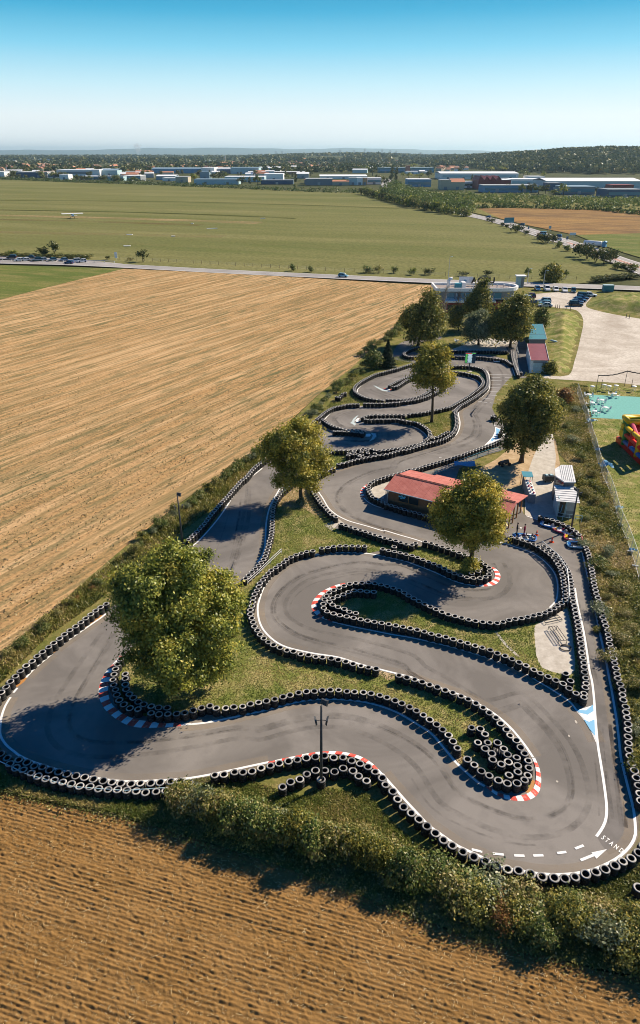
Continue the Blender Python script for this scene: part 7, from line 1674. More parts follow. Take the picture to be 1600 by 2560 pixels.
m = MB(); m.grid([[(-2.4, 4.0, 3.9), (2.4, 4.0, 3.9)], [(-2.4, 0.0, 1.9), (2.4, 0.0, 1.9)], [(-2.4, -3.5, 0.95), (2.4, -3.5, 0.95)]], 0, False, False); m.build('slide', M['inflred'], t)
for s in (-2.6, 2.6):
    m = MB(); m.tube([(s, 4.0, 4.2), (s, 0, 2.4), (s, -4.0, 1.4)], 0.4, n=10); m.build('side_wall', M['inflpink'], t, True)
m = MB(); m.box((-3.2, 5.2, 2.0), (0.5, 1.4, 1.2)); m.box((-3.2, 5.2, 3.2), (0.5, 1.0, 0.8)); m.build('panel', M['inflyellow'], t)

# posts with a dark rolled net at the gravel edge
t = thing('rolled_net', 'dark rolled net strung on tall posts along the gravel edge', 'net', V('N', 350, 690))
o0 = V('N', 350, 690)
ps = [V('N', 350, 690), V('N', 860, 610), V('N', 1400, 640)]
for q in ps:
    m = MB(); m.tube([(0, 0, 0), (0, 0, 3.4)], 0.05, n=6); c = m.build('post', M['darksteel'], t); c.location = q - o0
m = MB()
for a, b in zip(ps, ps[1:]):
    a, b = a - o0, b - o0
    m.tube([(a.x + (b.x - a.x) * k / 12, a.y + (b.y - a.y) * k / 12, 3.25 - 0.35 * math.sin(math.pi * k / 12) + 0.06 * (k % 2)) for k in range(13)], 0.11, n=6)
m.build('net', M['black'], t)
for i, (x, y) in enumerate(((445, 640), (985, 620))):
    m = MB(); m.tube([(0, 0, 0), (0, 0, 1.8)], 0.05, n=6); m.box((0, 0, 0.05), (0.2, 0.2, 0.1)); o = m.build('post', M['darksteel'], None, False, V('N', x, y)); tag(o, 'short dark post behind the white bar tables, %s from the left' % nth(i + 1), 'post', 'short posts behind the carpet')

# ================================================================== VEHICLES
CAR = {}
def car(p, rz, label, kind, col, group):
    key = (kind, col)
    if key not in CAR:
        t = thing({'van': 'van'}.get(kind, 'car'), label, {'van': 'van'}.get(kind, 'car'), p, rz, group)
        L, W, H = dict(hatch=(4.1, 1.75, 1.48), sedan=(4.5, 1.8, 1.45), suv=(4.6, 1.88, 1.72), van=(5.2, 2.0, 2.1))[kind]
        pm = flat('car_paint', col, 0.25, 0.03, spec=0.6)
        hb = H * 0.56
        m = MB()
        def sec(x, w, z0, z1): return [(x, -w / 2, z0), (x, w / 2, z0), (x, w / 2 * 0.98, z1 * 0.72), (x, w / 2 * 0.9, z1), (x, -w / 2 * 0.9, z1), (x, -w / 2 * 0.98, z1 * 0.72)]
        m.grid([sec(-L / 2, W * 0.86, 0.3, hb * 0.9), sec(-L / 2 + 0.12, W * 0.97, 0.22, hb), sec(-L * 0.2, W, 0.2, hb), sec(L * 0.2, W, 0.2, hb), sec(L / 2 - 0.5, W * 0.97, 0.2, hb * 0.86), sec(L / 2 - 0.1, W * 0.9, 0.24, hb * 0.72), sec(L / 2, W * 0.78, 0.3, hb * 0.62)])
        m.build('body', pm, t)
        f0, f1, r1, r0 = dict(hatch=(0.9, 0.28, -1.55, -1.95), sedan=(0.85, 0.2, -1.2, -1.75), suv=(0.95, 0.4, -1.85, -2.2), van=(1.5, 1.0, -2.45, -2.58))[kind]
        m = MB()
        def ring(z, xf, xr, w): return [(xr, -w / 2, z), (xf, -w / 2, z), (xf, w / 2, z), (xr, w / 2, z)]
        m.grid([ring(hb - 0.03, f0, r0, W * 0.9), ring(H - 0.06, f1, r1, W * 0.74)]); m.build('window', M['glass'], t)
        m = MB(); m.grid([ring(H - 0.08, f1 + 0.05, r1 - 0.05, W * 0.77), ring(H - 0.02, f1 - 0.02, r1 + 0.03, W * 0.74), ring(H, f1 - 0.25, r1 + 0.25, W * 0.6)])
        for s in (-1, 1):
            for xa, xb in ((f0, f1), ((f0 + r0) / 2 - 0.1, (f1 + r1) / 2 - 0.1), (r0, r1)): m.tube([(xa, s * W * 0.45, hb - 0.05), (xb, s * W * 0.375, H - 0.06)], 0.055, n=4)
        m.build('roof', pm, t)
        for sx in (-L * 0.3, L * 0.31):
            for sy in (-1, 1):
                m = MB(); m.grid([[(sx + r * math.cos(k * 0.449), sy * (W / 2 - 0.1) + yy, 0.31 + r * math.sin(k * 0.449)) for k in range(14)] for r, yy in ((0.19, -0.11), (0.31, -0.1), (0.31, 0.1), (0.19, 0.11))]); m.build('wheel', M['tread'], t)
        for sy in (-1, 1):
            m = MB(); m.box((L / 2 - 0.08, sy * W * 0.33, hb * 0.66), (0.12, 0.32, 0.14)); m.build('headlight', M['plastic'], t)
            m = MB(); m.box((-L / 2 + 0.03, sy * W * 0.36, hb * 0.8), (0.08, 0.22, 0.18)); m.build('tail_light', M['inflred'], t)
        CAR[key] = t
        return t
    return dup(CAR[key], p, rz, None, label, group)
WH, SI, BK, NV, DB, TL, MR, LB = (0.75, 0.76, 0.76), (0.42, 0.47, 0.50), (0.015, 0.017, 0.02), (0.02, 0.06, 0.16), (0.02, 0.10, 0.22), (0.02, 0.07, 0.09), (0.09, 0.015, 0.03), (0.20, 0.42, 0.52)
CP = 'cars in the gravel car park'
for x, y, a, k, c, l in ((370, 158, -95, 'hatch', DB, 'blue hatchback, leftmost in the row facing the track'), (475, 160, -95, 'suv', WH, 'white car next to the blue one in the back row'), (573, 166, -96, 'hatch', WH, 'white hatchback in the middle of the back row of five'), (673, 172, -100, 'sedan', WH, 'white saloon, second from the right in the back row'), (770, 180, -105, 'hatch', TL, 'dark teal car at the right end of the back row'),
                         (795, 332, -12, 'suv', BK, 'black car nearest the gravel yard in the right-hand group'), (805, 305, -12, 'sedan', NV, 'navy car just behind the black one'), (845, 285, -14, 'hatch', DB, 'bright blue hatchback in the right-hand group'), (865, 260, -14, 'sedan', NV, 'navy saloon behind the blue hatchback'), (885, 236, -14, 'suv', TL, 'large dark teal car, second from the far end of its group'), (955, 225, -20, 'sedan', WH, 'white car at the far end of the right-hand group'),
                         (275, 245, 172, 'suv', MR, 'dark maroon car by the rounded clubhouse end'), (240, 262, 172, 'hatch', SI, 'silver car below the maroon one'), (443, 295, 168, 'suv', SI, 'silver car left of the three bollards'), (448, 318, 168, 'hatch', LB, 'pale blue car squeezed between two silver ones'), (455, 342, 168, 'sedan', SI, 'silver saloon next to the round hedge')):
    car(V('M4', x, y), math.radians(a), l, k, c, CP)
LY = 'cars in the lay-by on the left'
for x, y, a, k, c, l in ((112, 172, 185, 'suv', BK, 'black car at the left end of the lay-by row'), (183, 198, 210, 'hatch', WH, 'white car, first of the pair at the left of the lay-by'), (240, 196, 210, 'hatch', WH, 'white car, second of the pair at the left of the lay-by'), (288, 172, 185, 'sedan', TL, 'dark car behind the white pair in the lay-by'), (350, 198, 200, 'suv', TL, 'dark teal car right of the white pair'), (402, 194, 205, 'hatch', SI, 'grey car touching the dark teal one'), (495, 198, 215, 'hatch', TL, 'dark hatchback alone in the middle of the lay-by'), (598, 200, 215, 'hatch', NV, 'navy hatchback near the right of the lay-by'), (715, 208, 200, 'suv', WH, 'white car, second from the right end of the lay-by'), (778, 210, 205, 'hatch', WH, 'white car at the right end of the lay-by')):
    car(V('M5', x, y), math.radians(a), l, k, c, LY)
RD = 'cars driving on the roads'
car(V('M5', 655, 222), math.radians(165), 'dark blue car on the main road passing the lay-by', 'sedan', NV, RD)
car(G(858, 692), math.radians(-21), 'silver car alone on the main road behind the stubble field', 'hatch', LB, RD)
for x, y, a, k, c, l in ((78, 165, 150, 'hatch', DB, 'blue car furthest up the branch road'), (390, 243, 150, 'suv', TL, 'dark car below the big blue road sign'), (585, 332, 150, 'van', LB, 'pale blue van behind the dark bushes on the branch road'), (735, 352, 150, 'suv', DB, 'blue car leading the pair before the tanker'), (742, 384, 150, 'sedan', WH, 'white car following the blue one on the branch road')):
    car(V('L8', x, y), math.radians(a), l, k, c, RD)
for i, (x, y) in enumerate(((962, 272), (975, 300))):
    car(V('L6', x, y), math.radians(100), ('white car entering the town at the end of the branch road', 'navy car just short of the town on the branch road')[i], ('hatch', 'sedan')[i], (WH, NV)[i], RD)
# tanker lorry
p = V('L8', 1075, 448)
t = thing('tanker_lorry', 'white tanker lorry on the branch road behind the dark bushes', 'lorry', p, math.radians(-38))
m = MB(); m.tube([(-5.5, 0, 2.1), (-5.3, 0, 2.1), (3.6, 0, 2.1), (3.8, 0, 2.1)], [0.9, 1.2, 1.2, 0.9], n=16); m.build('tank', M['plastic'], t, True)
m = MB(); m.box((5.2, 0, 1.9), (2.0, 2.3, 2.4)); m.grid([[(5.0, -1.1, 3.1), (6.1, -1.1, 3.1), (6.1, 1.1, 3.1), (5.0, 1.1, 3.1)], [(5.0, -1.0, 3.5), (5.6, -1.0, 3.5), (5.6, 1.0, 3.5), (5.0, 1.0, 3.5)]]); m.build('cab', M['bluewall'], t)
m = MB(); m.box((6.22, 0, 2.4), (0.05, 2.0, 0.8)); m.build('windscreen', M['glass'], t)
m = MB(); m.box((0, 0, 0.85), (11, 1.0, 0.25)); m.build('chassis', M['darksteel'], t)
for sx in (-4.6, -3.3, 2.6, 5.2):
    for sy in (-1, 1):
        m = MB(); m.grid([[(sx + r * math.cos(k * 0.524), sy * 1.0 + yy, 0.5 + r * math.sin(k * 0.524)) for k in range(12)] for r, yy in ((0.3, -0.15), (0.5, -0.13), (0.5, 0.13), (0.3, 0.15))]); m.build('wheel', M['tread'], t)
# light aeroplane on the grass strip
p = V('M6', 590, 425)
t = thing('light_aeroplane', 'small white and blue high-wing aeroplane on the airfield', 'aeroplane', p, math.radians(118))
s = 1.5
m = MB(); m.grid([[(x * s, math.cos(k * 0.785) * w * s, (1.25 + math.sin(k * 0.785) * h) * s) for k in range(8)] for x, w, h in ((2.3, 0.25, 0.3), (1.7, 0.48, 0.5), (0.6, 0.55, 0.68), (-0.6, 0.5, 0.6), (-2.4, 0.22, 0.28), (-4.2, 0.08, 0.14))]); m.build('fuselage', M['bluewall'], t, True)
m = MB(); m.grid([[(1.35 * s, y * s, 1.95 * s), (1.15 * s, y * s, 2.2 * s), (-0.5 * s, y * s, 2.05 * s), (-0.55 * s, y * s, 1.95 * s)] for y in (-5.2, -4.9, 4.9, 5.2)]); m.build('wing', M['plastic'], t)
m = MB(); m.grid([[(-3.5 * s, y * s, 1.42 * s), (-3.5 * s, y * s, 1.48 * s), (-4.3 * s, y * s, 1.46 * s), (-4.3 * s, y * s, 1.42 * s)] for y in (-1.6, 1.6)]); m.build('tailplane', M['plastic'], t)
m = MB(); m.grid([[(-3.4 * s, y * s, 1.4 * s), (-4.3 * s, y * s, 1.4 * s), (-4.4 * s, y * s, 2.5 * s), (-4.0 * s, y * s, 2.5 * s)] for y in (-0.04, 0.04)]); m.build('fin', M['paleteal'], t)
m = MB(); m.box((1.0 * s, 0, 1.75 * s), (0.9 * s, 0.95 * s, 0.4 * s)); m.build('window', M['glass'], t)
for sy in (-1, 1):
    m = MB(); m.tube([(0.5 * s, sy * 0.4 * s, 0.9 * s), (0.55 * s, sy * 2.3 * s, 1.98 * s)], 0.06, n=4); m.build('strut', M['plastic'], t)
for x, y in ((0.9, -0.9), (0.9, 0.9), (-4.0, 0)):
    r = 0.28 if x > 0 else 0.14
    m = MB(); m.grid([[(x * s + r * s * math.cos(k * 0.628), y * s + yy, r * s + r * s * math.sin(k * 0.628)) for k in range(10)] for yy in (-0.12, 0.12)]); m.tube([(x * s, y * s, r * s), (x * s, y * 0.4 * s, 1.0 * s)], 0.05, n=4); m.build('wheel', M['tread'], t)
m = MB(); m.box((2.42 * s, 0, 1.25 * s), (0.06, 0.16, 1.9 * s), rz=0); m.build('propeller', M['black'], t)

# ================================================================== ROADSIDE THINGS
P_ = resample([G(300, 650), G(370, 653), G(560, 663), G(793, 676), G(1000, 686), G(1200, 694), G(1320, 698), G(1440, 701)], 4.2)
t = thing('wire_fence', 'long post and wire fence between the meadow and the main road', 'fence', P_[0])
m = MB()
for z in (0.5, 0.9, 1.3): m.tube([(p.x - P_[0].x, p.y - P_[0].y, z) for p in P_], 0.012, n=3)
m.build('wire', M['galv'], t)
m = MB(); m.tube([(0, 0, 0), (0, 0, 1.5)], [0.08, 0.06], n=5)
pp = m.build('post', M['bark'], t)
for q in P_[1:]:
    c = pp.copy(); C.objects.link(c); c.parent = t; c.location = (q.x - P_[0].x, q.y - P_[0].y, 0)
P_ = resample([V('L8', 150, 212), V('L8', 300, 262), V('L8', 450, 342), V('L8', 600, 400), V('L8', 740, 440), V('L8', 880, 480)], 6)
t = thing('wire_fence', 'short pale post fence along the branch road verge', 'fence', P_[0])
m = MB()
for z in (0.6, 1.2): m.tube([(p.x - P_[0].x, p.y - P_[0].y, z) for p in P_], 0.02, n=3)
m.build('wire', M['galv'], t)
m = MB(); m.tube([(0, 0, 0), (0, 0, 1.5)], 0.09, n=5)
pp = m.build('post', M['cream'], t)
for q in P_[1:]:
    c = pp.copy(); C.objects.link(c); c.parent = t; c.location = (q.x - P_[0].x, q.y - P_[0].y, 0)
def street_lamp(p, h, label):
    t = thing('street_lamp', label, 'street lamp', p, 0, 'street lamps on the main road')
    m = MB(); m.tube([(0, 0, 0), (0, 0, h * 0.5), (0, 0, h)], [0.13, 0.10, 0.06], n=8); m.tube([(0, 0, h), (0.5, -0.6, h + 0.15)], 0.05, n=6); m.build('pole', M['galv'], t)
    m = MB(); m.box((0.62, -0.75, h + 0.15), (0.3, 0.6, 0.14), rz=0.7); m.build('lamp_head', M['paleteal'], t)
b = V('M3', 1245, 190); street_lamp(b, rise(1361, 676, b), 'lamp post at the car park entrance next to the round tree')
b = G(1120, 704); street_lamp(b, rise(1122, 642, b), 'tall lamp post behind the left end of the clubhouse')
b = G(1318, 710); street_lamp(b, rise(1320, 672, b), 'short lamp post with white head beside the white kiosk')
p = V('M3', 985, 205)
t = thing('kiosk', 'small white kiosk with flat overhanging roof by the road', 'kiosk', p)
m = MB(); m.box((0, 0, 1.9), (2.6, 2.0, 3.8)); m.build('wall', M['paleteal'], t)
m = MB(); m.box((0, -0.2, 4.0), (3.6, 2.9, 0.35)); m.build('roof', M['roofwhite'], t)
m = MB(); m.box((0.7, -1.03, 1.9), (1.1, 0.1, 3.2)); m.build('door', M['slate'], t)
p = V('M4', 1150, 172)
t = thing('container', 'small teal container on the verge beside the main road', 'container', p, -0.05)
m = MB(); m.box((0, 0, 1.15), (3.6, 1.8, 2.1)); m.build('body', M['lightblue'] if False else M['tealroof'], t)
m = MB(); m.box((0, 0, 2.25), (3.7, 1.9, 0.1)); m.build('lid', M['paleteal'], t)
for sx in (-1.5, 1.5):
    m = MB(); m.box((sx, 0, 0.06), (0.25, 1.7, 0.13)); m.build('foot', M['darksteel'], t)
def post_sign(p, w, h, z, label, mat, rz=0.0, cat='sign'):
    t = thing('road_sign', label, cat, p, rz)
    m = MB(); m.box((0, 0, z + h / 2), (w, 0.12, h)); m.build('sign_panel', M[mat], t)
    for s in ((-w * 0.35, w * 0.35) if w > 1.5 else (0,)):
        m = MB(); m.tube([(s, 0.1, 0), (s, 0.1, z + h)], 0.06, n=5); m.build('post', M['galv'], t)
post_sign(V('L8', 270, 240), 7.5, 3.4, 1.6, 'large blue-green direction sign beside the branch road', 'tealroof', 0.3)
post_sign(V('L8', 657, 300), 1.6, 1.6, 1.8, 'round-looking white traffic sign right of the branch road', 'paleteal', 0.2)
post_sign(V('L8', 873, 352), 4.0, 1.3, 1.2, 'wide white sign at the edge of the green crop field', 'roofwhite', 0.2)
post_sign(V('L8', 455, 290), 1.0, 1.6, 1.0, 'small dark sign left of the branch road below the blue sign', 'navy', 0.2)
post_sign(V('L8', 820, 395), 1.2, 1.6, 1.2, 'small dark sign at the start of the pink median', 'navy', 0.2)
post_sign(V('M5', 1100, 190), 1.2, 2.6, 0.9, 'upright white sign on the meadow edge near the lay-by', 'roofwhite', 0.0)
post_sign(V('M3', 1125, 420), 2.9, 0.9, 1.3, 'dark sign board beside the round hedge of the car park', 'navy', 0.1)
for i, (x, y) in enumerate(((572, 352), (593, 358), (615, 362), (688, 378), (735, 385), (1358, 462), (1392, 470))):
    p = V('M4', x, y)
    m = MB(); m.lathe([(0.09, 0), (0.09, 1.25), (0.05, 1.32)], n=8); m.lathe([(0.16, 0), (0.16, 0.08)], n=8)
    o = m.build('bollard', M['darksteel'], None, False, p)
    tag(o, ('dark bollard at the car park exit, %s from the left' % nth(i + 1)) if i < 5 else ('dark post at the right gravel edge, %s of two' % nth(i - 4)), 'bollard', 'bollards around the gravel lot')
p = V('M4', 330, 330)
plant('big0', (p.x, p.y, -0.05), (2.6, 2.2), 'rounded clipped hedge between the clubhouse and the silver cars', 'car park hedge', 3)
p = V('O', 1452, 125, 0.2)
m = MB(); m.grid([[(x, math.cos(k * 1.05) * w, 0.25 + math.sin(k * 1.05) * w * 0.6) for k in range(6)] for x, w in ((-1.3, 0.05), (-0.8, 0.35), (0.6, 0.4), (1.2, 0.1))]); o = m.build('covered_bundle', M['paleteal'], None, True, p); o.rotation_euler = (0, 0, 2.2); tag(o, 'pale blue elongated bundle lying on the mound beside the teal-roofed shed', 'bundle')
for i, (x, y, l, a) in enumerate(((150, 530, 5, 0.3), (1242, 388, 3, 0.2), (1002, 436, 6, 0.5), (612, 465, 3, 0.0), (818, 472, 2, 0.2), (600, 518, 3, 0.1), (908, 412, 1.5, 0))):
    if i == 0: continue
    p = G(x / 1.89, 340 + y / 1.89)
    m = MB(); m.box((0, 0, 0.15), (l * 1.2, 1.0, 0.35)); o = m.build('runway_marker', M['white'], None, False, (p.x, p.y, -0.25)); o.rotation_euler = (0, 0, a)
    tag(o, 'white marker lying on the airfield grass, %s in the list from the right' % nth(i) if False else ('white airfield marker %s' % ('nearest the far right', 'like a long slanted bar', 'left of the middle', 'small, in the middle', 'closest to the lay-by bushes', 'tiny, behind the long bar')[i - 1]), 'marker', 'white markers on the airfield')

# roadside shrubs and trees
for i, (x, y, hw, h, k, l) in enumerate(((218, 645, 5.2, 4.6, 'fb1', 'first pale bush right of the silver car'), (275, 645, 4.0, 4.8, 'fb2', 'second pale bush right of the silver car'), (347, 648, 3.3, 4.6, 'fb1', 'third bush right of the silver car'), (440, 655, 3.2, 4.8, 'fb3', 'small bright green bush on the meadow edge'), (520, 655, 5.0, 4.2, 'fb0', 'dark ragged bush behind the clubhouse left end'), (672, 660, 4.5, 3.0, 'fb0', 'low grey bush above the clubhouse roof'), (785, 660, 4.5, 3.6, 'fb0', 'dark clipped bush above the roof letters'), (980, 668, 3.0, 6.0, 'far2', 'thin tree by the short lamp post'), (1162, 672, 2.5, 5.0, 'far2', 'slender bush right of the round car park tree'))):
    plant(k, G(800 + x / 1.89, 340 + y / 1.89, -0.25), (hw * 0.62, h * 0.6), 'roadside plant: ' + l, 'bushes along the main road fence', i)
for i, (x, y, hw, h, k, l) in enumerate(((430, 150, 7.0, 7.5, 'fb0', 'rounded dark tree of the pair behind the lay-by'), (522, 152, 6.0, 11.0, 'far1', 'taller dark tree of the pair behind the lay-by'), (1352, 205, 5.5, 8.5, 'far0', 'small round tree beside the road right of the lay-by'), (1020, 185, 2.8, 3.0, 'fb0', 'little dark bush right of the lay-by'), (1230, 195, 3.4, 2.6, 'fb2', 'low bush left of the small roadside tree'), (130, 140, 7.0, 4.0, 'fb3', 'yellowish bush behind the black car of the lay-by'))):
    plant(k, V('M5', x, y, -0.25), (hw * 0.55, h * 0.58), l, 'plants around the lay-by', i + 40)
for i in range(12):
    plant('fb0', V('M5', 40 + i * 72 + RV.uniform(-10, 10), 155 + i * 1.5, -0.25), (4.2, 1.7), 'dark hedge plant behind the lay-by, %s from the left' % nth(i + 1), 'hedge behind the lay-by', i + 60)
b = G(730, 675); plant('fb1', (b.x, b.y, -0.25), (2.0, 2.8), 'lone round bush on the fence left of the silver car', 'bushes along the main road fence', 77)
b = G(775, 678); plant('fb1', (b.x, b.y, -0.25), (1.8, 2.5), 'green bush on the meadow fence nearer the silver car', 'bushes along the main road fence', 78)
for i, (x, y, hw, h, k, l) in enumerate(((80, 205, 3, 5, 'fb0', 'small dark bush high on the branch road verge'), (120, 218, 4.5, 6, 'fb0', 'dark bush beside the top of the branch road'), (215, 248, 3.5, 4.5, 'fb0', 'low dark bush below the blue sign'), (250, 265, 3.5, 4.5, 'fb0', 'second low bush below the blue sign'), (335, 305, 8.5, 9.0, 'fb0', 'broad dark bush below the dark car on the branch road'), (425, 328, 4.5, 5.0, 'fb0', 'small bush right of the broad dark one'), (545, 370, 3.5, 6.5, 'rustx', 'reddish bush at the pale fence'), (590, 400, 6.5, 8.5, 'fb0', 'left dark bush of the middle clump on the branch road'), (635, 408, 6.5, 9.0, 'fb0', 'central dark bush of the middle clump on the branch road'), (690, 400, 6.0, 8.0, 'fb0', 'right dark bush of the middle clump on the branch road'), (745, 452, 4.5, 6.0, 'fb1', 'ragged bush between the two dark clumps'), (825, 480, 5.0, 5.0, 'fb1', 'low ragged bush left of the big dark clump'), (950, 535, 7.0, 11.5, 'fb0', 'left bush of the big dark clump hiding the tanker'), (1010, 560, 7.0, 12.5, 'fb0', 'second bush of the big dark clump'), (1090, 590, 7.0, 11.0, 'fb0', 'third bush of the big dark clump'), (1170, 610, 7.0, 12.0, 'fb0', 'right bush of the big dark clump'), (1230, 590, 5.5, 11.0, 'fb0', 'last bush of the big dark clump'), (1300, 650, 5.0, 5.0, 'fb1', 'low green bush right of the big dark clump'), (1380, 665, 6.0, 5.5, 'fb0', 'low dark bush near the lower right of the branch road'), (1460, 672, 6.0, 5.0, 'fb1', 'green bush at the right picture edge by the road'))):
    plant(k if k != 'rustx' else 'hedge4', V('L8', x, y, -0.25), (hw * 0.62, h * 0.55), l, 'bushes along the branch road', i + 90)
for i in range(11):
    p = V('M4', 1020 + i * 42, 62 - i * 4.5 - (i % 2) * 3, -0.25)
    plant('fb0', p, (3.2, 1.9), 'low dark hedge plant beyond the main road, %s from the left' % nth(i + 1), 'low hedge beyond the main road on the right', i + 120)

# ================================================================== THE TOWN, WOODS AND HILLS BEHIND
def warehouse(view, x0, x1, ytop, ybase, dep, wall, roof, label, kind='flat', band=None, ridge=0.0, cat='warehouse', side=None):
    a, b = V(view, x0, ybase, -0.3), V(view, x1, ybase, -0.3)
    vw = VIEWS[view]
    top = rise(800, vw[1] + ytop / vw[2], a)
    W = (b - a).length
    H = max(3.0, top)
    t = thing({'warehouse': 'warehouse', 'building': 'building', 'house': 'house'}[cat], label, cat, (a.x, a.y, -0.3))
    m = MB()
    if kind == 'saw':
        m.box((W / 2, dep / 2, H * 0.38), (W, dep, H * 0.76))
        for k in range(4):
            x = W * 0.18 * k
            m.grid([[(x, y, H * 0.76), (x + W * 0.18, y, H * 0.76), (x + W * 0.06, y, H * 1.12)] for y in (0, dep)])
    else:
        m.box((W / 2, dep / 2, H / 2), (W, dep, H))
    m.build('wall', M[wall], t)
    m = MB()
    if kind == 'flat':
        m.box((W / 2, dep / 2, H + 0.25), (W + 0.6, dep + 0.6, 0.5))
    elif kind == 'gable':
        rr = ridge or H * 0.3
        m.grid([[(x, -0.6, H), (x, dep / 2, H + rr), (x, dep + 0.6, H), (x, dep / 2, H + rr - 0.6)] for x in (-0.6, W + 0.6)])
    elif kind == 'arch':
        m.grid([[(x, dep / 2 - math.cos(k * math.pi / 10) * (dep / 2 + 0.5), H * 0.75 + math.sin(k * math.pi / 10) * H * 0.45) for k in range(11)] for x in (-0.5, W + 0.5)])
    elif kind == 'saw':
        for k in range(4):
            x = W * 0.18 * k
            m.face([(x + W * 0.06, -0.4, H * 1.13), (x + W * 0.18, -0.4, H * 0.78), (x + W * 0.18, dep, H * 0.78), (x + W * 0.06, dep, H * 1.13)])
        m.box((W * 0.86, dep / 2, H * 0.79), (W * 0.3, dep + 0.6, 0.5))
    m.build('roof', M[roof], t)
    if band:
        m = MB(); m.box((W / 2, -0.2, H * 0.52), (W * 0.94, 0.3, H * 0.38)); m.build('window_band', M[band], t)
    m = MB()
    nd = max(1, int(W / 28))
    for k in range(nd): m.box((W * (k + 0.5) / nd, -0.4, min(2.0, H * 0.3)), (4.0, 0.4, min(4.0, H * 0.6)))
    m.build('door', M['slate' if wall not in ('navy', 'slate', 'bluewall') else 'greywall'], t)
    if side:
        m = MB(); m.box((W - 1.5, dep / 2, H / 2 + 0.3), (W * 0.2, dep + 0.9, H + 1.0)); m.build('end_block', M[side], t)
    return t
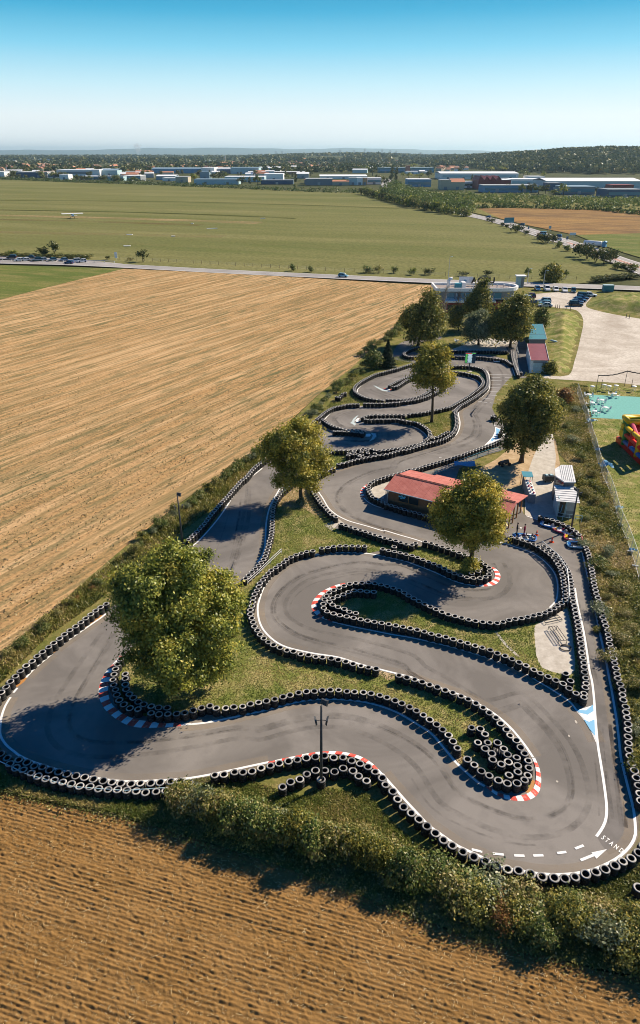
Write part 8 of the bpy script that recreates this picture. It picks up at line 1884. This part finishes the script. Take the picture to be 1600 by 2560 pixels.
for args in (
    ('L4', -60, 45, 188, 232, 40, 'whitewall', 'roofwhite', 'white hall cut by the left picture edge'),
    ('L4', 160, 432, 190, 242, 45, 'navy', 'roofwhite', 'dark navy warehouse with a pale flat roof at far left', 'flat', None, 0, 'warehouse', 'greywall'),
    ('L4', 455, 565, 207, 248, 25, 'whitewall', 'roofwhite', 'low white hall with a navy band beside the navy warehouse', 'flat', 'navy'),
    ('L4', 540, 915, 168, 224, 60, 'whitewall', 'roofwhite', 'long white hall with dark glazed bands behind the white cube', 'flat', 'slate', 0, 'warehouse', 'whitewall'),
    ('L4', 565, 650, 213, 262, 25, 'whitewall', 'roofwhite', 'small windowless white cube hall near the meadow hedge'),
    ('L4', 760, 1000, 230, 260, 40, 'slate', 'roofwhite', 'low dark-glazed shop hall with a thin white roof', 'flat', 'windowblue'),
    ('L4', 1002, 1168, 230, 273, 30, 'paleteal', 'greywall', 'pale teal box hall next to the dark-glazed one'),
    ('L4', 1172, 1330, 224, 268, 45, 'slate', 'roofwhite', 'dark hall with white roof right of the pale teal box', 'flat', 'windowblue'),
    ('L4', 950, 1112, 172, 222, 40, 'paleteal', 'bluegreyroof', 'mixed white and blue hall behind the shop hall', 'gable'),
    ('L4', 1130, 1310, 187, 216, 40, 'slate', 'greywall', 'low dark hall left of the long blue warehouse'),
    ('L5', 0, 465, 118, 164, 60, 'bluewall', 'bluegreyroof', 'very long blue warehouse with an arched roof', 'arch'),
    ('L5', 465, 592, 110, 168, 60, 'whitewall', 'roofwhite', 'white end hall joined to the long blue warehouse'),
    ('L5', 596, 742, 118, 164, 50, 'navy', 'roofwhite', 'dark blue hall with white rounded roofs', 'arch'),
    ('L5', 744, 1010, 110, 168, 80, 'paleteal', 'bluegreyroof', 'wide pale grey-green hall behind the trees', 'flat'),
    ('L5', 1012, 1212, 112, 152, 60, 'whitewall', 'roofwhite', 'stepped white factory hall with several roofs', 'gable'),
    ('L5', 1032, 1440, 150, 174, 40, 'redbrown', 'roofwhite', 'low red-brown hall with a long white roof'),
    ('L5', 40, 222, 188, 226, 40, 'bluegreyroof', 'roofwhite', 'grey workshop below the long blue warehouse', 'gable'),
    ('L5', 100, 225, 208, 238, 25, 'whitewall', 'roofwhite', 'small white workshop beside the beige box'),
    ('L5', 225, 342, 198, 252, 30, 'beige', 'greywall', 'beige box hall left of the golden tree'),
    ('L5', 455, 545, 152, 216, 25, 'bluegreyroof', 'bluegreyroof', 'tall grey-blue block behind the teal shop'),
    ('L5', 400, 820, 221, 270, 35, 'paleteal', 'bluegreyroof', 'wide pale teal shop with two blue panels', 'flat', None),
    ('L5', 690, 1062, 196, 246, 50, 'paleteal', 'roofwhite', 'long low hall with pale roof behind the cone tree', 'flat'),
    ('L5', 1062, 1240, 169, 232, 50, 'whitewall', 'roofwhite', 'bright white block at the end of the pale-roofed hall'),
    ('L5', 1030, 1332, 229, 268, 30, 'navy', 'slate', 'low navy hall in front of the bright white block'),
    ('L5', 1368, 1482, 166, 212, 35, 'greywall', 'roofwhite', 'small hall with white gable roof on the right of the factory', 'gable'),
    ('L5', 1440, 1520, 224, 262, 30, 'slate', 'redbrown', 'dark shed with a red-brown strip near the meadow hedge'),
    ('L6', 165, 420, 216, 277, 40, 'slate', 'greywall', 'dark grey hall at the meadow hedge before the modern houses'),
    ('L6', 300, 748, 188, 218, 90, 'whitewall', 'roofwhite', 'broad white hall with a shallow pale roof', 'gable'),
    ('L6', 420, 575, 238, 278, 20, 'beige', 'terracotta', 'cottage with grey and orange tiled roofs', 'gable', None, 0, 'house'),
    ('L6', 576, 650, 208, 276, 20, 'paleteal', 'greywall', 'pale modern office beside the orange one', 'flat', None, 0, 'building'),
    ('L6', 650, 704, 206, 276, 20, 'whitewall', 'roofwhite', 'narrow white modern block left of the orange block', 'flat', None, 0, 'building'),
    ('L6', 704, 746, 204, 276, 20, 'orangewall', 'roofwhite', 'narrow orange modern block', 'flat', None, 0, 'building'),
    ('L6', 748, 880, 208, 268, 25, 'whitewall', 'roofwhite', 'white modern house with ribbon windows by the road', 'flat', 'windowblue', 0, 'building'),
    ('L6', 858, 1112, 112, 158, 50, 'tealroof', 'bluegreyroof', 'left wing of the long blue-glass store', 'flat', 'bluewall'),
    ('L6', 1112, 1152, 92, 160, 14, 'redbrown', 'redbrown', 'brown sign tower of the blue-glass store', 'flat', None, 0, 'building'),
    ('L6', 1154, 1380, 112, 158, 50, 'tealroof', 'bluegreyroof', 'right wing of the long blue-glass store', 'flat', 'bluewall'),
    ('L6', 1120, 1350, 146, 168, 40, 'whitewall', 'roofwhite', 'low white hall in front of the blue-glass store', 'flat'),
    ('L6', 1130, 1350, 220, 292, 35, 'bluewall', 'roofwhite', 'blue-grey office behind the roadside thicket', 'flat', 'windowblue', 0, 'building'),
    ('L7', 0, 590, 160, 206, 70, 'whitewall', 'roofwhite', 'large glazed white hall behind the maroon factory', 'gable', 'paleteal', 2.5),
    ('L7', 0, 80, 212, 287, 22, 'beige', 'greywall', 'beige apartment house with flat grey roof', 'flat', None, 0, 'building'),
    ('L7', 80, 182, 225, 287, 22, 'beige', 'terracotta', 'beige apartment house with an orange-red roof', 'gable', None, 4, 'building'),
    ('L7', 182, 246, 223, 272, 18, 'whitewall', 'roofwhite', 'small white house right of the beige apartments', 'flat', 'glass', 0, 'building'),
    ('L7', 286, 530, 190, 282, 45, 'maroon', 'roofwhite', 'maroon factory with a sawtooth roof', 'saw'),
    ('L7', 325, 742, 252, 306, 30, 'bluewall', 'greywall', 'teal-blue glazed hall in front of the maroon factory', 'flat', 'windowblue'),
    ('L7', 535, 800, 206, 252, 50, 'whitewall', 'roofwhite', 'white hall right of the maroon factory', 'flat', 'paleteal'),
    ('L7', 670, 790, 185, 210, 40, 'whitewall', 'roofwhite', 'small white hall at the foot of the wooded hill', 'flat'),
    ('L7', 800, 1520, 218, 284, 70, 'paleteal', 'roofwhite', 'very long pale warehouse below the wooded hill', 'gable', None, 3),
    ('L7', 815, 916, 236, 292, 25, 'navy', 'slate', 'dark teal box before the long pale warehouse', 'flat'),
    ('L7', 930, 1168, 262, 322, 35, 'slate', 'bluegreyroof', 'dark glazed showroom on the right', 'flat', 'windowblue'),
    ('L7', 1298, 1456, 250, 312, 25, 'maroon', 'maroon', 'maroon box on the dark hall at far right', 'flat'),
    ('L7', 1262, 1530, 284, 346, 35, 'navy', 'slate', 'dark blue hall at the right picture edge', 'flat', 'windowblue')):
    warehouse(*args)
p = V('L6', 1133, 160); m = MB()
o_ = p
# parked vans and lorries in front of the right-hand halls
RB = random.Random(23)
for i in range(9):
    p = V('L7', 985 + i * 55, 338 + RB.uniform(-3, 8), -0.2)
    dupc = car(p, RB.uniform(-0.3, 0.3), 'vehicle parked before the dark halls on the right, %s from the left' % nth(i + 1), 'van', [WH, WH, LB][i % 3], 'vehicles before the right-hand halls')
for i in range(10):
    p = V('L4', 1230 + i * 20, 268 + (i % 2) * 5, -0.2)
    car(p, RB.uniform(1.2, 2.0), 'car parked beside the dark hall with the white roof, %s from the left' % nth(i + 1), 'hatch', [TL, WH, NV][i % 3], 'cars at the left-hand halls')

# smaller sheds and houses scattered through the estate
for i, px in enumerate(sorted(RB.uniform(-10, 1150) for _ in range(34))):
    py = RB.uniform(424, 444) + (0 if px < 850 else -6)
    p = G(px, py, -0.3); W, D, H = RB.uniform(12, 38), RB.uniform(10, 24), RB.uniform(4, 8)
    wm, rm = RB.choice((('whitewall', 'roofwhite'), ('whitewall', 'roofwhite'), ('cream', 'terracotta'), ('greywall', 'roofwhite'), ('beige', 'terracotta'), ('paleteal', 'roofwhite')))
    t = thing('shed', 'small %s building deep in the industrial estate, %s from the left' % ({'roofwhite': 'white-roofed', 'terracotta': 'tile-roofed'}[rm], nth(i + 1)), 'building', p, RB.uniform(-0.25, 0.25), 'small buildings of the industrial estate')
    m = MB(); m.box((0, D / 2, H / 2), (W, D, H)); m.build('wall', M[wm], t)
    m = MB(); m.grid([[(x, -0.4, H), (x, D / 2, H + D * 0.16), (x, D + 0.4, H), (x, D / 2, H + D * 0.12)] for x in (-W / 2 - 0.4, W / 2 + 0.4)]); m.build('roof', M[rm], t)
for i, px in enumerate(sorted(RB.uniform(-10, 1180) for _ in range(46))):
    s = RB.uniform(0.7, 1.4)
    plant(RB.choice(['far0', 'far0', 'far1', 'far2', 'tall0']), G(px, RB.uniform(420, 448) + (0 if px < 850 else -6), -0.4), (6.5 * s, 9.5 * s), 'dark tree between the estate buildings, %s from the left' % nth(i + 1), 'trees between the estate buildings', i + 400)
# trees of the industrial estate and the hedges round the meadow
FK = ['far0', 'far1', 'far2', 'fb0', 'fb1']
def farline(spec, step, hw, h, kinds, lab, group, jit=4.0, z=-0.4):
    pts = resample(VS(*spec), step)
    for i, p in enumerate(pts):
        s = RB.uniform(0.7, 1.35)
        q = Vector((p.x + RB.uniform(-jit, jit), p.y + RB.uniform(-jit, jit), z))
        plant(RB.choice(kinds), q, (hw * s, h * s * RB.uniform(0.8, 1.2)), lab % nth(i + 1), group, RB.random())
farline(('P', (-30, 436), (40, 440), (150, 446), (250, 452), (330, 456)), 26, 9, 9, ['far0', 'fb0', 'fb1', 'far2'], 'tree behind the meadow hedge on the left, %s from the left', 'trees behind the left meadow hedge', 8)
for i, (v, x, y, hw, h, k, l) in enumerate((('L4', 735, 262, 8, 11, 'far0', 'dark tree right of the white cube'), ('L4', 100, 250, 14, 14, 'far0', 'big dark tree left of the navy warehouse'), ('L4', 175, 252, 11, 12, 'far0', 'second dark tree left of the navy warehouse'), ('L4', 1360, 240, 12, 20, 'far2', 'tall tree left of the blue warehouse end'), ('L4', 1410, 236, 10, 18, 'far3', 'golden tree at the blue warehouse end'),
        ('L5', 400, 244, 15, 20, 'far3', 'golden-green tree right of the beige box'), ('L5', 550, 215, 7, 26, 'tall0', 'tall poplar beside the grey-blue block'), ('L5', 580, 222, 10, 17, 'far0', 'dark tree right of the tall poplar'), ('L5', 630, 222, 12, 19, 'far0', 'middle dark tree behind the teal shop'), ('L5', 690, 220, 12, 20, 'far2', 'right dark tree behind the teal shop'), ('L5', 818, 225, 7, 18, 'tall0', 'cone tree standing before the pale-roofed hall'), ('L5', 850, 272, 13, 17, 'far0', 'round dark tree at the right end of the teal shop'), ('L5', 922, 262, 8, 17, 'tall0', 'pointed tree before the long low hall'), ('L5', 1000, 280, 14, 22, 'far2', 'round tree in front of the bright white block'), ('L5', 1090, 142, 6, 12, 'tall0', 'pointed tree before the stepped factory'), ('L5', 940, 165, 10, 10, 'far2', 'small tree before the grey-green hall'), ('L5', 1275, 225, 12, 16, 'far2', 'green tree right of the bright white block'), ('L5', 1360, 245, 8, 22, 'tall0', 'dark tall tree near the meadow hedge'), ('L5', 1470, 150, 16, 16, 'far2', 'tree behind the small gabled hall'),
        ('L6', 595, 155, 22, 28, 'far0', 'large dark tree behind the broad white hall'), ('L6', 680, 155, 18, 24, 'far2', 'green tree right of the large dark one'), ('L6', 740, 160, 20, 26, 'far2', 'green tree behind the modern houses'), ('L6', 800, 190, 18, 28, 'far0', 'dark tree above the white modern house'), ('L6', 850, 250, 12, 18, 'far0', 'tree beside the white modern house'), ('L6', 915, 290, 10, 20, 'far0', 'dark tree left of the road into town'), ('L6', 978, 232, 13, 42, 'tall0', 'tallest poplar at the road into town'), ('L6', 1020, 228, 11, 38, 'tall0', 'second poplar at the road into town'), ('L6', 1085, 205, 9, 15, 'far3', 'orange autumn tree right of the poplars'), ('L6', 1140, 208, 14, 15, 'far3', 'golden tree below the sign tower'), ('L6', 1185, 110, 26, 20, 'far3', 'pale golden tree behind the sign tower'), ('L6', 1245, 212, 16, 15, 'far3', 'golden tree right of the sign tower'), ('L6', 1330, 215, 12, 24, 'far0', 'dark tree left of the large glazed hall'), ('L6', 1190, 275, 11, 13, 'far2', 'reddish-green tree before the blue-grey office'), ('L6', 65, 300, 6, 8, 'fb1', 'small bush at the far hedge corner'),
        ('L7', 240, 215, 7, 16, 'tall0', 'pointed tree left of the maroon factory'), ('L7', 263, 250, 9, 12, 'far2', 'round tree left of the maroon factory'), ('L7', 495, 300, 13, 14, 'far0', 'dark tree before the teal-blue hall'), ('L7', 612, 312, 10, 16, 'far2', 'left round tree before the white hall'), ('L7', 688, 308, 13, 16, 'far0', 'right round tree before the white hall'), ('L7', 770, 270, 10, 15, 'far0', 'tree at the corner of the white hall'), ('L7', 745, 318, 12, 14, 'far2', 'bushy tree left of the dark teal box'), ('L7', 795, 318, 9, 16, 'far0', 'dark tree touching the dark teal box'), ('L7', 930, 335, 12, 20, 'far3', 'yellow-green tree in front of the dark showroom'), ('L7', 860, 330, 12, 10, 'far2', 'low tree before the dark showroom'), ('L7', 380, 145, 20, 18, 'far3', 'golden tree on the slope behind the glazed hall'), ('L7', 470, 148, 22, 20, 'far3', 'second golden tree on the slope'), ('L7', 630, 195, 20, 24, 'far2', 'tree at the foot of the wooded hill'), ('L7', 780, 200, 9, 20, 'far3', 'slim golden tree beside the small white hall'), ('L7', 1180, 310, 7, 10, 'far0', 'small dark tree before the long warehouse'), ('L7', 1230, 315, 8, 10, 'far0', 'second small dark tree before the long warehouse'))):
    plant(k, V(v, x, y, -0.4), (hw * 0.62, h * 0.62), l, 'trees of the industrial estate', i + 200)
farline(('P', (905, 486), (930, 490), (985, 505), (1040, 518), (1100, 530), (1170, 540)), 6.5, 6.5, 7.0, ['fb0', 'fb3', 'fb1', 'fb1', 'fb0'], 'roadside thicket tree left of the branch road, %s from the town end', 'thicket along the branch road', 3)
# the pale scrub behind that edge reads as one mass
sp_ = [V('P', *q) for q in ((1110, 484), (1200, 488), (1300, 492), (1400, 496), (1500, 499), (1720, 504), (1720, 522), (1500, 517), (1400, 516), (1300, 514), (1220, 512), (1140, 510))]
P = scatter(sp_, 260)
h_ = RB_ = np.random.default_rng(4)
w_ = h_.uniform(4.0, 7.5, len(P)); hh_ = h_.uniform(3.5, 6.5, len(P)); tt_ = np.full(len(P), 0.42)
for line, stp, jit, w0, h0, t0 in ((((-40, 447), (60, 450), (200, 456), (350, 460), (480, 466), (620, 472), (760, 478), (900, 482)), 7, 5, 8.0, 6.0, 0.12), (((985, 462), (1020, 480), (1070, 492), (1120, 505), (1175, 522)), 4.5, 4, 5.5, 8.5, 0.30), (((955, 478), (1000, 494), (1060, 508), (1120, 520), (1175, 533)), 4.5, 4, 5.0, 7.5, 0.26), (((970, 470), (1010, 486), (1065, 500), (1120, 512), (1178, 527)), 4.5, 4, 5.5, 8.0, 0.34), (((1190, 520), (1260, 518), (1340, 520), (1420, 522), (1500, 525), (1600, 535), (1700, 540)), 4, 3, 5.0, 4.5, 0.10)):
    L2_ = np.array([(p.x, p.y) for p in resample([V('P', *q) for q in line], stp)])
    L2_ = L2_ + h_.normal(0, jit * 0.5, L2_.shape)
    P = np.vstack([P, L2_]); w_ = np.concatenate([w_, w0 * h_.uniform(0.6, 1.2, len(L2_))]); hh_ = np.concatenate([hh_, h0 * h_.uniform(0.6, 1.3, len(L2_))]); tt_ = np.concatenate([tt_, h_.normal(t0, 0.08, len(L2_))])
d_ = h_.normal(size=(len(P), 60, 3)); d_ /= np.linalg.norm(d_, axis=2, keepdims=True); d_[..., 2] = np.abs(d_[..., 2])
c_ = np.stack([P[:, 0], P[:, 1], np.full(len(P), -0.3)], 1)[:, None, :] + d_ * np.stack([w_, w_, hh_], 1)[:, None, :] * h_.uniform(0.6, 1.0, (len(P), 60, 1))
tag(fast('scrub', leaves(c_.reshape(-1, 3), np.full(len(P) * 60, 1.7), h_, 0.4, d_.reshape(-1, 3)), 4, M['hedge_leaf'], np.clip((tt_ + h_.normal(0, 0.12, len(P)))[:, None] + h_.normal(0, 0.15, (len(P), 60)), 0, 1).ravel()), kind='stuff')

# hills: one relief sheet for the right-hand ridge and the low hills behind the town
def sm(a, b, x):
    t = np.clip((x - a) / (b - a), 0, 1)
    return t * t * (3 - 2 * t)
def hill(x, y):
    s = x / np.maximum(y, 1.0)                       # bearing
    px = 800 + 1958 * s
    right = np.interp(px, [1000, 1060, 1120, 1200, 1300, 1420, 1520, 1650, 1900, 2300], [0, 8, 15, 24, 34, 46, 50, 47, 42, 36])
    start = np.interp(px, [1000, 1100, 1180, 1290, 1400, 1700], [3300, 2900, 2450, 1900, 1700, 1600])
    r = right * sm(start, start + 1100, y) * (1 - 0.2 * sm(5500, 7500, y))
    mid = np.interp(px, [560, 640, 720, 820, 920, 1000, 1080, 1200], [0, 8, 18, 25, 27, 20, 12, 6]) * sm(3300, 5200, y)
    left = np.interp(px, [-400, 0, 300, 450, 620, 800], [8, 6, 10, 6, 4, 0]) * sm(5000, 7000, y)
    bump = (fbm(x * 0.0022, y * 0.0016, 3) - 0.5) * 10 * np.minimum(1, (r + mid + left) / 25)
    return np.maximum(np.maximum(r, mid), left) + bump
ys = np.concatenate([np.arange(1500, 5000, 60), np.arange(5000, 9800, 160)])
ss = np.linspace(-0.75, 0.85, 220)
Xh = ys[:, None] * ss[None, :]; Yh = ys[:, None] + 0 * Xh
hz = heights('hills', Xh, Yh, hill(Xh, Yh) - 1.2 - 30 * sm(9000, 9800, Yh), M['farland'], smooth_shade=True)
if hz.data.polygons[0].normal.z < 0: hz.data.flip_normals()
# distant mountains
xs = np.linspace(-16000, 16000, 240)
prof = 250 * np.interp(xs, [-16000, -11500, -8000, -6200, -5000, -3500, -1000, 1500, 4000, 8000, 11500, 16000], [0.42, 0.55, 0.55, 0.85, 0.78, 0.82, 0.72, 0.75, 0.55, 0.35, 0.75, 0.6]) + 55 * (fbm(xs * 0.0012, xs * 0 + 4, 4) - 0.5)
yy = np.array([24000, 26500, 29000, 32000])
Zm = np.stack([0 * prof - 5, prof * 0.55, prof, 0 * prof - 5])
mt = heights('mountains', np.repeat(xs[None], 4, 0), np.repeat(yy[:, None], 240, 1), Zm, flat('mountain_ground', (0.07, 0.09, 0.06)), smooth_shade=True)
if mt.data.polygons[0].normal.z < 0: mt.data.flip_normals()

# woods on the hills and between the houses: far masses of crowns
def woods(name, n, pxr, yr, hgt, wdt, dens, mat, keep, seed, per=16):
    rng = np.random.default_rng(seed)
    px = rng.uniform(pxr[0], pxr[1], n); y = rng.uniform(yr[1] ** -1.0, yr[0] ** -1.0, n) ** -1.0
    x = (px - 800) / 1958 * y
    k = keep(px, y, x, rng)
    x, y = x[k], y[k]
    n = len(x)
    z = np.maximum(hill(x, y) - 1.5, -0.6)
    h = hgt * rng.uniform(0.65, 1.3, n); w = wdt * rng.uniform(0.7, 1.3, n)
    d = rng.normal(size=(n, per, 3)); d /= np.linalg.norm(d, axis=2, keepdims=True)
    d[..., 2] = np.where(d[..., 2] < -0.3, -d[..., 2], d[..., 2])
    c = np.stack([x, y, z + h * 0.55], 1)[:, None, :] + d * np.stack([w, w, h * 0.45], 1)[:, None, :] * rng.uniform(0.75, 1.0, (n, per, 1))
    t = np.clip(rng.normal(0.45, 0.22, n)[:, None] + rng.normal(0, 0.12, (n, per)), 0, 1)
    q = leaves(c.reshape(-1, 3), np.repeat(w * 1.25, per), rng, 0.3, d.reshape(-1, 3) * 1.4, 0.8)
    return tag(fast(name, q, 4, mat, t.ravel()), kind='stuff')
woods('hillside_wood', 15000, (1000, 1900), (1650, 4600), 14, 8, 0, M['wood_leaf'], lambda px, y, x, r: y > np.interp(px, [1000, 1080, 1180, 1290, 1380, 1500, 1700], [3400, 2900, 2350, 2000, 1850, 1760, 1740]) + 120 * r.random(len(px)), 1, 13)
woods('distant_wood', 5200, (-150, 1150), (3600, 9000), 17, 14, 0, M['wood_leaf'], lambda px, y, x, r: fbm(x * 0.0035, y * 0.0022, 3) > np.where(y > 5200, 0.40, 0.52), 2, 10)
woods('village_greenery', 3400, (-100, 1100), (1950, 4000), 11, 7, 0, M['wood_leaf'], lambda px, y, x, r: (fbm(x * 0.006, y * 0.004, 3) > 0.46) & ((px < 1010) | (y < 2700)) & (hill(x, y) < 60), 3, 10)
sheet('bare_field', [G(*q) for q in ((-200, 431), (300, 427), (500, 422), (760, 420), (960, 417), (960, 413), (700, 416), (400, 419), (150, 421), (-200, 424))], -0.45, M['fallow'])

# houses of the far villages
HM = [(M['cream'], M['terracotta']), (M['beige'], M['terracotta']), (M['whitewall'], flat('brown_tiles', (0.30, 0.15, 0.10))), (M['cream'], flat('orange_tiles', (0.58, 0.30, 0.17)))]
HS = []
for wm, rm in HM:
    m = MB(); m.box((0, 0, 2.6), (12, 9, 5.2), 0)
    m.grid([[(x, -5.1, 5.0), (x, 0, 8.0), (x, 5.1, 5.0), (x, 0, 7.6)] for x in (-6.6, 6.6)], 1); m.box((3, 1.5, 8.2), (0.9, 0.9, 2.0), 0)
    o = m.build('house', [wm, rm]); HS.append(o.data); bpy.data.objects.remove(o)
hs = []
def village(n, pxr, yr, cond=None):
    k = 0
    while k < n:
        px = RB.uniform(*pxr); y = 1 / RB.uniform(1 / yr[1], 1 / yr[0])
        x = (px - 800) / 1958 * y
        h = float(hill(np.array([x]), np.array([y]))[0])
        if cond and not cond(px, y, h): continue
        if any(abs(x - q[0]) < 15 and abs(y - q[1]) < 40 for q in hs): continue
        hs.append((x, y, max(-0.5, h - 1.0), px)); k += 1
village(70, (-20, 420), (2100, 3000)); village(55, (420, 860), (2300, 3400)); village(30, (700, 1000), (3300, 4600), lambda px, y, h: h < 55); village(14, (1100, 1170), (2050, 2500), lambda px, y, h: h < 12)
village(20, (560, 760), (2900, 3800))
for i, (x, y, z, px) in enumerate(sorted(hs, key=lambda q: q[3])):
    o = put('house', HS[RB.randrange(4)]); o.location = (x, y, z); o.rotation_euler = (0, 0, RB.uniform(0, 3.14)); s = RB.uniform(0.85, 1.35); o.scale = (s * 1.1, s, s)
    tag(o, 'tiny far village house with tiled roof, %s from the left' % nth(i + 1), 'house', 'houses of the far villages')
for i, (px, py, w) in enumerate(((20, 401, 60), (115, 397, 60), (185, 400, 90), (255, 400, 70), (450, 402, 50), (520, 402, 40))):
    p = G(px, py + 4, 0); m = MB(); m.box((0, 0, 4), (w * 1.5, 30, 8)); m.box((0, 0, 8.2), (w * 1.52, 31, 0.5), 1); o = m.build('warehouse', [M['whitewall'], M['roofwhite']], None, False, (p.x, p.y, -0.5))
    tag(o, 'long white hall among the far village trees, %s from the left' % nth(i + 1), 'warehouse', 'white halls of the far village')
# church tower and pylons on the skyline
p = G(563, 408); t = thing('church', 'far village church with a pointed spire', 'church', (p.x, p.y, -0.5))
m = MB(); m.box((14, 0, 5), (22, 11, 10)); m.build('nave', M['cream'], t)
m = MB(); m.box((0, 0, 12), (6, 6, 24)); m.build('tower', M['beige'], t)
m = MB(); m.lathe([(4.4, 24), (0.1, 36)], n=4); m.build('spire', M['slate'], t)
for i, px in enumerate((640, 690, 705, 850, 885, 912, 955, 975, 990, 1052)):
    y = 4700 + (i * 373) % 800; x = (px - 800) / 1958 * y
    z = float(hill(np.array([x]), np.array([y]))[0]) - 1
    t = thing('pylon', 'electricity pylon on the skyline, %s from the left' % nth(i + 1), 'pylon', (x, y, z), 0, 'pylons on the skyline')
    h = 34 + (i * 7) % 9
    m = MB()
    for sx in (-1, 1):
        for sy in (-1, 1): m.tube([(sx * 3.5, sy * 3.5, 0), (sx * 0.6, sy * 0.6, h)], 0.5, n=4)
    for k in range(5): m.tube([(-3 + 0.5 * k, 0, h * k / 6), (3 - 0.5 * k, 0, h * (k + 1) / 6)], 0.3, n=3)
    m.build('mast', M['slate'], t)
    m = MB()
    for q, w in ((0.72, 8), (0.86, 10), (0.98, 7)): m.tube([(-w, 0, h * q), (w, 0, h * q)], 0.45, n=4)
    m.build('cross_arm', M['slate'], t)

# ------------------------------------------------------------------ the air: haze, and the steam plume far left
def volume(name, col, dens, noise=None):
    n = N(name)
    v = n.n('ShaderNodeVolumePrincipled', {'Color': (*col, 1), 'Density': dens, 'Anisotropy': noise or 0.0})
    n.t.links.new(v.outputs[0], n.out.inputs[1])
    return n.mat
m = MB(); m.box((0, 20000, 150), (70000, 50000, 340))
hzb = m.build('haze', volume('haze_air', (0.60, 0.86, 1.0), 3.8e-5, 0.35))
tag(hzb, kind='stuff')
m = MB(); m.lathe([(8, 20), (20, 45), (38, 70), (30, 90), (46, 108), (26, 128), (6, 138)], (0, 0, 0), 10)
p_ = (-0.2325 * 8200, 8200, 0)
o = m.build('steam_plume', volume('steam', (1, 1, 1), 0.006, 0.5), None, True, p_); tag(o, 'white steam plume rising before the far mountains', 'steam', kind='stuff')
